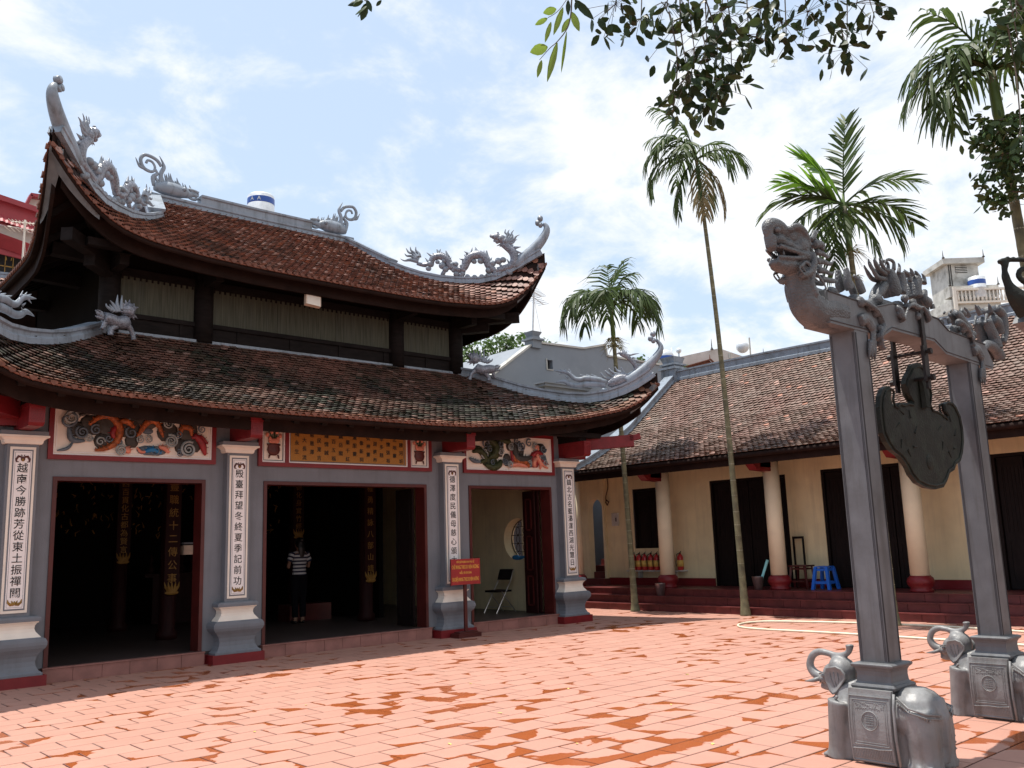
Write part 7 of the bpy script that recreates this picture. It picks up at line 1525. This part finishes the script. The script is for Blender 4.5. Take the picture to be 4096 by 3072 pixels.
m_ = MB(); m_.prism([(6.45, 29.8, 11.9), (7.4, 29.8, 11.9), (7.4, 29.8, 12.7), (6.72, 29.8, 12.7)], (0, 0, 0), (0, 1.5, 0)); gb = obj('rear_gable', m_, 'house_cream', A); m_ = MB(); m_.beam((6.4, 29.7, 11.8), (6.72, 29.7, 12.75), .3, .08); m_.beam((6.7, 29.7, 12.75), (7.4, 29.7, 12.78), .3, .1); obj('gable_tiles', m_, 'house_red', gb)
t_ = antenna('rooftop_antenna', 'pale television antenna in front of the red-roofed house', (6.30, 28.3, 8.0), (6.30, 28.3, 11.45), .75, 'cream', (.9, -.6, 0))
# pinkish flat-roofed buildings beyond the side hall
m_ = MB(); m_.prism([(31.2, 25.7, 0), (35.6, 22.1, 0), (35.6, 22.1, 9.45), (34.6, 22.9, 9.55), (33.7, 23.6, 9.98), (31.2, 25.7, 9.35)], (0, 0, 0), (3, 3.4, 0)); hb_ = obj('flat_roofed_house', m_, 'house_cream'); tag(hb_, 'pinkish flat-roofed house beyond the side hall ridge', 'house')
m_ = MB(); m_.prism([(32.35, 24.6, 8.9), (33.25, 23.85, 8.9), (33.15, 23.95, 9.35)], (0, 0, 0), (.05, .06, 0)); 
rh = thing('orange_tiled_gable', 'little orange tiled roof peeking over the side hall ridge', 'roof', (32.8, 24.0, 8)); m_ = MB(); m_.prism([(32.3, 24.5, 9.1), (33.15, 23.8, 9.40), (33.35, 23.6, 9.1), (33.2, 23.7, 8.7), (32.2, 24.5, 8.7)], (0, 0, 0), (.1, .1, 0)); obj('tiled_slope', m_, 'tile_soffit', rh); m_ = MB(); m_.beam((32.25, 24.45, 9.12), (33.15, 23.72, 9.42), .12, .05); m_.beam((33.15, 23.72, 9.42), (33.38, 23.53, 9.08), .12, .05); m_.tube([(33.15, 23.75, 9.4), (33.15, 23.75, 9.65)], [.03, .01], 5); obj('ridge_cap', m_, 'tile_soffit', rh)
m_ = MB(); m_.ell((34.44, 22.87, 9.99), .29, 14, 10); rt_ = obj('round_tank', m_, 'tank_white', smooth=True); m_ = MB(); m_.beam((34.2, 23.3, 9.5), (34.2, 23.3, 9.75), .4, .05); m_.tube([(34.85, 22.75, 9.5), (34.85, 22.75, 10.45)], .04, 5); obj('tank_leg', m_, 'old_concrete', rt_); tag(rt_, 'round white ball-shaped tank on the pinkish flat roof', 'water tank')
m_ = MB(); m_.ell((32.3, 24.8, 9.92), .13, 10, 7); m_.tube([(32.3, 24.8, 9.5), (32.3, 24.8, 9.85)], .04, 5); m_.tube([(32.05, 25.0, 9.4), (32.05, 25.0, 10.05)], .015, 4); o_ = obj('small_ball_tank', m_, 'tank_white', smooth=True); tag(o_, 'tiny white ball tank left of the round rooftop tank', 'water tank')
m_ = MB(); m_.lathe([(.36, 0), (.38, .5), (.3, .68), (.06, .78)], (31.75, 25.15, 9.2), 16); o_ = obj('dome_tank', m_, 'tank_white', smooth=True); m_ = MB(); m_.lathe([(.385, .28), (.388, .44)], (31.75, 25.15, 9.2), 16); obj('blue_band', m_, 'blue_band', o_); tag(o_, 'pale domed tank behind the temple corner finial', 'water tank')
for k, (x, y, z, h) in enumerate([(33.35, 23.75, 9.9, .5), (35.2, 22.3, 9.45, .45)]):
    m_ = MB(); m_.tube([(x, y, z), (x, y, z+h)], [.03, .008], 5); m_.lathe([(.08, 0), (.05, .05), (.03, .1)], (x, y, z), 8); o_ = obj('lightning_rod', m_, 'iron'); tag(o_, ['thin lightning rod on the pinkish roof left of the tank', 'short lightning rod to the right of the round tank'][k], 'rod')
# tower with balustrade at the right
TW = thing('rooftop_tower', 'pale concrete rooftop tower with louvre vent and balustrade at the right', 'tower', (48, 18, 0))
ux = Vector((_r.x, _r.y, 0)); uy = Vector((_fw.x, _fw.y, 0)).normalized()
O_ = Vector((47.45, 18.0, 0))
def L2(a, b_, z): p = O_+ux*a+uy*b_; return (p.x, p.y, z)
def tb(mb, a0, a1, b0, b1, z0_, z1_): mb.add([L2(a0, b0, z0_), L2(a1, b0, z0_), L2(a1, b1, z0_), L2(a0, b1, z0_), L2(a0, b0, z1_), L2(a1, b0, z1_), L2(a1, b1, z1_), L2(a0, b1, z1_)], [(0, 3, 2, 1), (4, 5, 6, 7), (0, 1, 5, 4), (1, 2, 6, 5), (2, 3, 7, 6), (3, 0, 4, 7)])
m_ = MB(); tb(m_, -.85, .80, 0, 1.8, 12.4, 15.0); obj('tower_body', m_, 'old_concrete', TW)
m_ = MB(); tb(m_, -1.08, 1.05, -.25, 2.1, 15.0, 15.28); obj('flat_roof', m_, 'old_concrete', TW)
m_ = MB(); tb(m_, -.38, .22, -.02, .05, 14.55, 14.92); lv_ = obj('louvre_vent', m_, 'dark_hole', TW)
for k in range(4): m_ = MB(); tb(m_, -.38, .22, -.05, .0, 14.58+.09*k, 14.62+.09*k); obj('slat', m_, 'old_concrete', lv_)
m_ = MB(); tb(m_, -1.1, 1.4, -.6, 0, 13.15, 13.7); tb(m_, -1.1, 1.4, -.6, 2.5, 12.3, 13.0); obj('parapet', m_, 'old_concrete', TW)
m_ = MB(); tb(m_, -.95, 3.2, -.75, -.6, 13.42, 13.52); tb(m_, -.95, 3.2, -.75, -.6, 12.75, 12.85); tb(m_, -1.0, -.85, -.78, -.58, 12.4, 13.6); tb(m_, -1.1, 3.3, -.6, 3, 11.2, 12.5); obj('balustrade_rail', m_, 'cream', TW)
for k in range(20):
    p = L2(-.75+.2*k, -.675, 12.85); m_ = MB(); m_.lathe([(.04, 0), (.07, .12), (.075, .2), (.035, .36), (.04, .46), (.05, .57)], p, 8); obj('baluster', m_, 'cream', TW, smooth=True)
m_ = MB()
for (a, b_, z) in ((-1.05, -.25, 15.28), (1.02, -.25, 15.28), (-1.05, -.6, 13.7), (1.4, -.6, 13.7)): p = L2(a, b_, z); m_.tube([p, (p[0], p[1], p[2]+.42)], [.035, .006], 5); m_.lathe([(.06, 0), (.08, .03), (.04, .07)], p, 8)
m_.tube([L2(-.72, -.03, 12.5), L2(-.72, -.03, 15)], .02, 5); m_.tube([L2(-.62, -.03, 12.5), L2(-.62, -.03, 15)], .02, 5); obj('spike', m_, 'iron', TW)
p = L2(.45, -.35, 13.05); tank('banded white water tank in front of the rooftop tower', p, .42, 1.15, .3, 'tank_white')
m_ = MB(); tb(m_, -1.1, 6, -.6, 8, 0, 12.3); obj('lower_block', m_, 'house_cream', TW)
# ================================================================== SMALL THINGS
S_ = thing('notice_board', 'red standing notice with yellow Vietnamese lettering before the third pillar', 'sign', (10.3, 13.0, 0))
m_ = MB(); m_.box(10.05, 10.56, 12.86, 13.10, 0, .075); m_.box(10.10, 10.51, 12.90, 13.06, .075, .10); obj('sign_base', m_, 'maroon_wood', S_)
m_ = MB(); m_.box(10.285, 10.345, 12.975, 13.015, .1, 1.30); obj('sign_post', m_, 'maroon_wood', S_)
m_ = MB(); m_.box(9.975, 10.635, 12.955, 12.972, .91, 1.36); m_.box(9.975, 9.99, 12.95, 12.98, .905, 1.365); m_.box(10.62, 10.637, 12.95, 12.98, .905, 1.365); bd = obj('sign_panel', m_, 'sign_red', S_)
for (s, z, sz, sx_) in (('MỖI QUÝ KHÁCH KHI VÀO LỄ', 1.305, .048, .62), ('CHỈ MANG THEO 01 NÉN HƯƠNG', 1.215, .092, .425), ('NẾU ĐI ĐOÀN', 1.115, .055, .75), ('ĐẠI DIỆN MANG THEO 03 NÉN HƯƠNG', 1.00, .092, .365)):
    o_ = text('lettering', s, sz, Vector((0, 0, 0)), Euler((R(90), 0, 0)), 'sign_gold', None, bold=.0004, ext=.001, sx=sx_); o_.data.transform(Matrix.Translation((10.305, 12.9535, z))); o_.parent = bd; o_.matrix_parent_inverse = parent_world(bd).inverted()
# folding chair inside the right bay
ch = thing('folding_chair', 'dark padded folding chair with shiny legs inside the right-hand bay', 'chair', (12.75, 14.9, ZF))
ZC = ZF; X0, Y0 = 12.72, 14.85
def chp(a, b_, z): return (X0+a, Y0+b_, ZC+z)
m_ = MB()
for s in (-.2, .2):
    m_.tube([chp(-.28, s, 0), chp(.12, s, .62), chp(.22, s, .86)], .011, 6); m_.tube([chp(.26, s, 0), chp(-.12, s, .43)], .011, 6)
for (a, z) in ((-.2, .12), (.2, .1)): m_.tube([chp(a, -.2, z), chp(a, .2, z)], .008, 5)
obj('chair_frame', m_, 'steel', ch)
m_ = MB(); m_.obox(chp(-.04, 0, .44), (.2, 0, 0), (0, .2, 0), (0, 0, .02)); obj('seat', m_, 'dark_wood', ch)
m_ = MB(); m_.obox(chp(.17, 0, .77), (.02, 0, .0), (0, .2, 0), (.04, 0, .11)); obj('backrest', m_, 'dark_wood', ch)
m_ = MB()
for k in range(2):
    m_.box(11.75+.3*k, 11.79+.3*k, 15.6, 15.64, ZF, 1.4); m_.box(11.75+.3*k, 11.79+.3*k, 15.95, 15.99, ZF, 1.5)
for z in (.4, .75, 1.1): m_.box(11.75, 12.09, 15.6, 15.64, z, z+.03); m_.box(11.75, 12.09, 15.95, 15.99, z, z+.03)
o_ = obj('wooden_rack', m_, 'dark_wood'); tag(o_, 'dark wooden rack standing beyond the folding chair in the right bay', 'rack')
m_ = MB(); m_.ell((13.34, 14.78, 1.285), (.10, .24, .055), 12, 8); m_.ell((13.26, 14.9, 1.30), (.06, .12, .06), 10, 7); o_ = obj('blue_cloth', m_, 'blue_cloth', smooth=True); tag(o_, 'crumpled blue cloth on the sill of the round window', 'cloth')
# fire extinguishers on a shelf
m_ = MB(); m_.box(17.80, 18.0, 13.98, 15.78, .80, .83); m_.box(17.84, 18.0, 14.3, 14.33, .64, .80); m_.box(17.84, 18.0, 15.4, 15.43, .64, .80); sh_ = obj('wall_shelf', m_, 'old_concrete'); tag(sh_, 'narrow grey shelf on the yellow wall carrying the fire extinguishers', 'shelf')
def extinguisher(y, label):
    t = thing('fire_extinguisher', label, 'extinguisher', (17.9, y, .83), 'fire extinguishers on the shelf')
    m_ = MB(); m_.lathe([(.068, 0), (.075, .02), (.075, .30), (.06, .35), (.025, .38), (.02, .40)], (17.9, y, .83), 14); obj('cylinder', m_, 'ext_red', t, smooth=True)
    m_ = MB(); m_.lathe([(.0765, .09), (.0765, .24)], (17.9, y, .83), 14); obj('label', m_, 'label', t, smooth=True)
    m_ = MB(); m_.box(17.87, 17.93, y-.01, y+.01, 1.225, 1.25); m_.beam((17.9, y+.01, 1.24), (17.86, y-.07, 1.285), .012, .012); m_.beam((17.9, y+.01, 1.235), (17.86, y-.06, 1.235), .012, .012); m_.tube(spline([(17.9, y+.02, 1.23), (17.88, y+.08, 1.2), (17.84, y+.085, 1.05), (17.83, y+.07, .92)], 3), .009, 5); obj('handle', m_, 'iron', t)
    return t
exn = ['leftmost fire extinguisher on the shelf under the dark shutter', 'second extinguisher from the left on the shelf', 'third extinguisher from the left on the shelf', 'fourth extinguisher from the left, in the middle of the shelf row', 'fifth extinguisher from the left on the shelf', 'sixth extinguisher, just left of the round column', 'seventh extinguisher, partly hidden by the round column', 'rightmost fire extinguisher, on its own to the right of the column']
for k, y in enumerate((15.60, 15.42, 15.24, 15.04, 14.85, 14.67, 14.48, 14.12)): extinguisher(y, exn[k])
# buckets
def bucket(x, y, z, label, stick=None):
    t = thing('metal_bucket', label, 'bucket', (x, y, z)); m_ = MB(); m_.lathe([(.085, 0), (.125, .27), (.13, .275), (.118, .265), (.08, .02)], (x, y, z), 18); obj('pail', m_, 'steel', t, smooth=True)
    m_ = MB(); m_.tube([(x+math.cos(a)*.125, y+math.sin(a)*.03, z+.27+math.sin(a)*.02) for a in [k*math.pi/8 for k in range(9)]], .005, 5); obj('bail', m_, 'iron', t)
    return t
bucket(16.68, 13.78, .31, 'shiny metal bucket on the step in front of the second column')
bucket(16.98, 11.35, ZP, 'metal bucket holding a pale blue handle left of the third column')
m_ = MB(); m_.tube([(16.98, 11.33, .52), (17.05, 11.12, 1.08)], .03, 8); o_ = obj('cleaning_stick', m_, 'cyan_plastic'); tag(o_, 'pale cyan plastic stick leaning out of the metal bucket by the third column', 'stick')
m_ = MB(); m_.lathe([(.05, 0), (.1, .02), (.07, .04)], (16.68, 13.78, .585), 8)
# stools
st = thing('blue_stool', 'bright blue plastic stool standing right of the third column', 'stool', (17.45, 10.05, ZP))
m_ = MB(); m_.rings([[(17.45+sx*a, 10.05+sy*a, ZP+z) for sx, sy in ((-1, -1), (1, -1), (1, 1), (-1, 1))] for a, z in ((.15, .445), (.145, .465), (.13, .47))]); m_.lathe([(.03, .47), (.03, .474)], (17.45, 10.05, ZP), 10); obj('seat', m_, 'blue_plastic', st)
for sx in (-1, 1):
    for sy in (-1, 1):
        m_ = MB(); m_.rings([[(17.45+sx*(a+dx*.03), 10.05+sy*(a+dy*.03), ZP+z) for dx, dy in ((-1, -1), (1, -1), (1, 1), (-1, 1))] for a, z in ((.185, 0), (.125, .445))]); obj('leg', m_, 'blue_plastic', st)
m_ = MB()
for z in (.14, .40):
    a = .175-.06*z/.44
    for (p, q) in (((-a, -a), (a, -a)), ((a, -a), (a, a)), ((a, a), (-a, a)), ((-a, a), (-a, -a))): m_.beam((17.45+p[0], 10.05+p[1], ZP+z), (17.45+q[0], 10.05+q[1], ZP+z), .02, .05)
obj('apron', m_, 'blue_plastic', st)
st = thing('wooden_stool', 'dark red wooden stool between the third column and the blue stool', 'stool', (17.5, 10.6, ZP))
m_ = MB(); m_.box(17.32, 17.68, 10.40, 10.82, .92, .95); obj('seat', m_, 'maroon_wood', st)
for sx in (-1, 1):
    for sy in (-1, 1): m_ = MB(); m_.beam((17.5+sx*.17, 10.61+sy*.21, ZP), (17.5+sx*.14, 10.61+sy*.16, .92), .04, .04); obj('leg', m_, 'maroon_wood', st)
m_ = MB()
for z in (.60, .86): 
    m_.box(17.34, 17.66, 10.44, 10.46, z, z+.03); m_.box(17.34, 17.66, 10.76, 10.78, z, z+.03); m_.box(17.34, 17.36, 10.44, 10.78, z, z+.03); m_.box(17.64, 17.66, 10.44, 10.78, z, z+.03)
obj('stretcher', m_, 'maroon_wood', st)
m_ = MB(); m_.box(17.85, 17.89, 10.72, 10.98, 1.55-.05, 1.55); m_.box(17.85, 17.89, 10.72, 10.75, ZP, 1.5); m_.box(17.85, 17.89, 10.95, 10.98, ZP, 1.5); o_ = obj('narrow_rack', m_, 'dark_wood'); tag(o_, 'narrow dark wooden rack on the wall behind the dark red stool', 'rack')
# hose
m_ = MB(); m_.tube(spline([(13.2, 3.2, .018), (13.55, 5.0, .018), (13.68, 6.5, .018), (13.75, 8.0, .018), (13.72, 9.0, .018), (13.82, 9.6, .018), (14.15, 9.95, .018), (14.6, 10.08, .018), (15.0, 9.9, .018), (15.25, 9.2, .018), (15.45, 8.2, .018), (15.5, 7.0, .018), (15.2, 5.4, .018), (14.4, 3.6, .018)], 8), .018, 8); o_ = obj('garden_hose', m_, 'hose', smooth=True); tag(o_, 'pale cream hose looped on the wet tiles before the side hall steps', 'hose')
# fallen leaves
rn = random.Random(40); m0 = leaf_mesh('leaf_yellow')
for (x, y) in [(4.75, 6.25), (3.9, 8.0), (4.9, 8.9), (5.9, 6.9), (7.3, 7.4), (5.4, 5.4), (7.2, 5.9), (6.1, 4.6), (8.3, 4.2), (8.9, 7.0), (6.9, 8.6), (9.6, 5.3)]:
    o = link('fallen_leaf', m0, None); a = rn.uniform(0, 6.28); s = rn.uniform(.035, .06); o.location = (x, y, .008); o.rotation_euler = (rn.uniform(-.1, .2), rn.uniform(-.2, .2), a); o.scale = (s, s, s)
    tag(o, 'small dry yellow leaf lying on the sunlit courtyard tiles', 'leaf', 'fallen leaves on the tiles')
# drain grates round the palm feet
m_ = MB(); m_.lathe([(.16, .0), (.16, .006), (.13, .012), (.11, .006)], (16.9, 14.78, 0), 18); pass
# ================================================================== PERSON
PX, PY = 8.98, 16.6
Pn = thing('person', 'person in a navy and white striped top seen from behind in the middle bay', 'person', (PX, PY, ZF))
def pj(a, b_, z): return Vector((PX+a, PY+b_, ZF+z))
mb = MB()     # faces away from the camera (+Y); arms bent forward as in prayer
mb.tube([pj(0, 0, .86), pj(0, .0, 1.0), pj(0, -.01, 1.12), pj(0, -.015, 1.25), pj(0, -.01, 1.36), pj(0, 0, 1.41)], [.155, .135, .13, .155, .165, .09], 16, flat=.62, nrm=(0, 1, 0))
mb.tube([pj(0, 0, 1.38), pj(0, .01, 1.46)], [.055, .05], 10); mb.ell(pj(0, .02, 1.545), (.075, .09, .11), 12, 9)
mb.tube([pj(0, .10, 1.53), pj(0, .125, 1.515)], [.02, .012], 6)
for s in (-1, 1):
    mb.tube([pj(s*.075, 0, .90), pj(s*.085, .01, .48), pj(s*.08, -.01, .08)], [.095, .062, .042], 10); mb.tube([pj(s*.08, -.03, .045), pj(s*.085, .14, .03)], [.042, .034], 8)
    mb.tube([pj(s*.15, 0, 1.36), pj(s*.215, -.01, 1.22), pj(s*.225, .02, 1.10), pj(s*.13, .22, 1.16), pj(s*.04, .28, 1.24)], [.055, .045, .038, .030, .024], 8); mb.ell(pj(s*.078, .02, 1.54), (.012, .02, .03), 6, 5)
    for k in range(5): mb.tube([pj(s*.02, .285, 1.25), pj(s*(.012+.004*k), .30+.005*k, 1.33-.008*abs(k-2))], [.011, .006], 5)
blob('body', mb, .016, 'skin', Pn, 3)
mb = MB(); mb.ell(pj(0, -.005, 1.57), (.092, .105, .115), 12, 9); mb.tube([pj(0, -.07, 1.56), pj(0, -.10, 1.46), pj(0, -.10, 1.32), pj(0, -.095, 1.22)], [.085, .08, .065, .02], 10, flat=.5, nrm=(0, 1, 0)); mb.ell(pj(0, -.10, 1.62), .05, 8, 6); blob('hair', mb, .014, 'hair', Pn, 2)
for k in range(14):
    z0_, z1_ = .92+k*.034, .92+(k+1)*.034
    prof = table([(.9, .155), (1.0, .145), (1.12, .14), (1.25, .162), (1.34, .175), (1.40, .12)])
    m_ = MB(); m_.tube([pj(0, -.008, z0_), pj(0, -.008, z1_)], [prof(z0_), prof(z1_)], 18, cap=False, flat=.66, nrm=(0, 1, 0)); obj('shirt_stripe', m_, 'shirt_white' if k % 2 else 'shirt_navy', Pn, smooth=True)
for s in (-1, 1):
    for k in range(5):
        t0_, t1_ = k/5, (k+1)/5; a, b_ = pj(s*.145, 0, 1.375), pj(s*.222, -.01, 1.20); m_ = MB(); m_.tube([a.lerp(b_, t0_), a.lerp(b_, t1_)], [lerp(.068, .056, t0_), lerp(.068, .056, t1_)], 12, cap=False); obj('sleeve_stripe', m_, 'shirt_white' if k % 2 else 'shirt_navy', Pn, smooth=True)
mb = MB()
for s in (-1, 1): mb.tube([pj(s*.07, 0, .93), pj(s*.085, .01, .70), pj(s*.088, .01, .48), pj(s*.082, -.005, .12)], [.11, .095, .072, .06], 12)
mb.ell(pj(0, 0, .90), (.165, .12, .10), 12, 8); blob('trousers', mb, .016, 'trousers', Pn, 3)
for s in (-1, 1): m_ = MB(); m_.ell(pj(s*.085, .05, .035), (.045, .13, .035), 10, 7); obj('shoe', m_, 'hair', Pn, smooth=True)
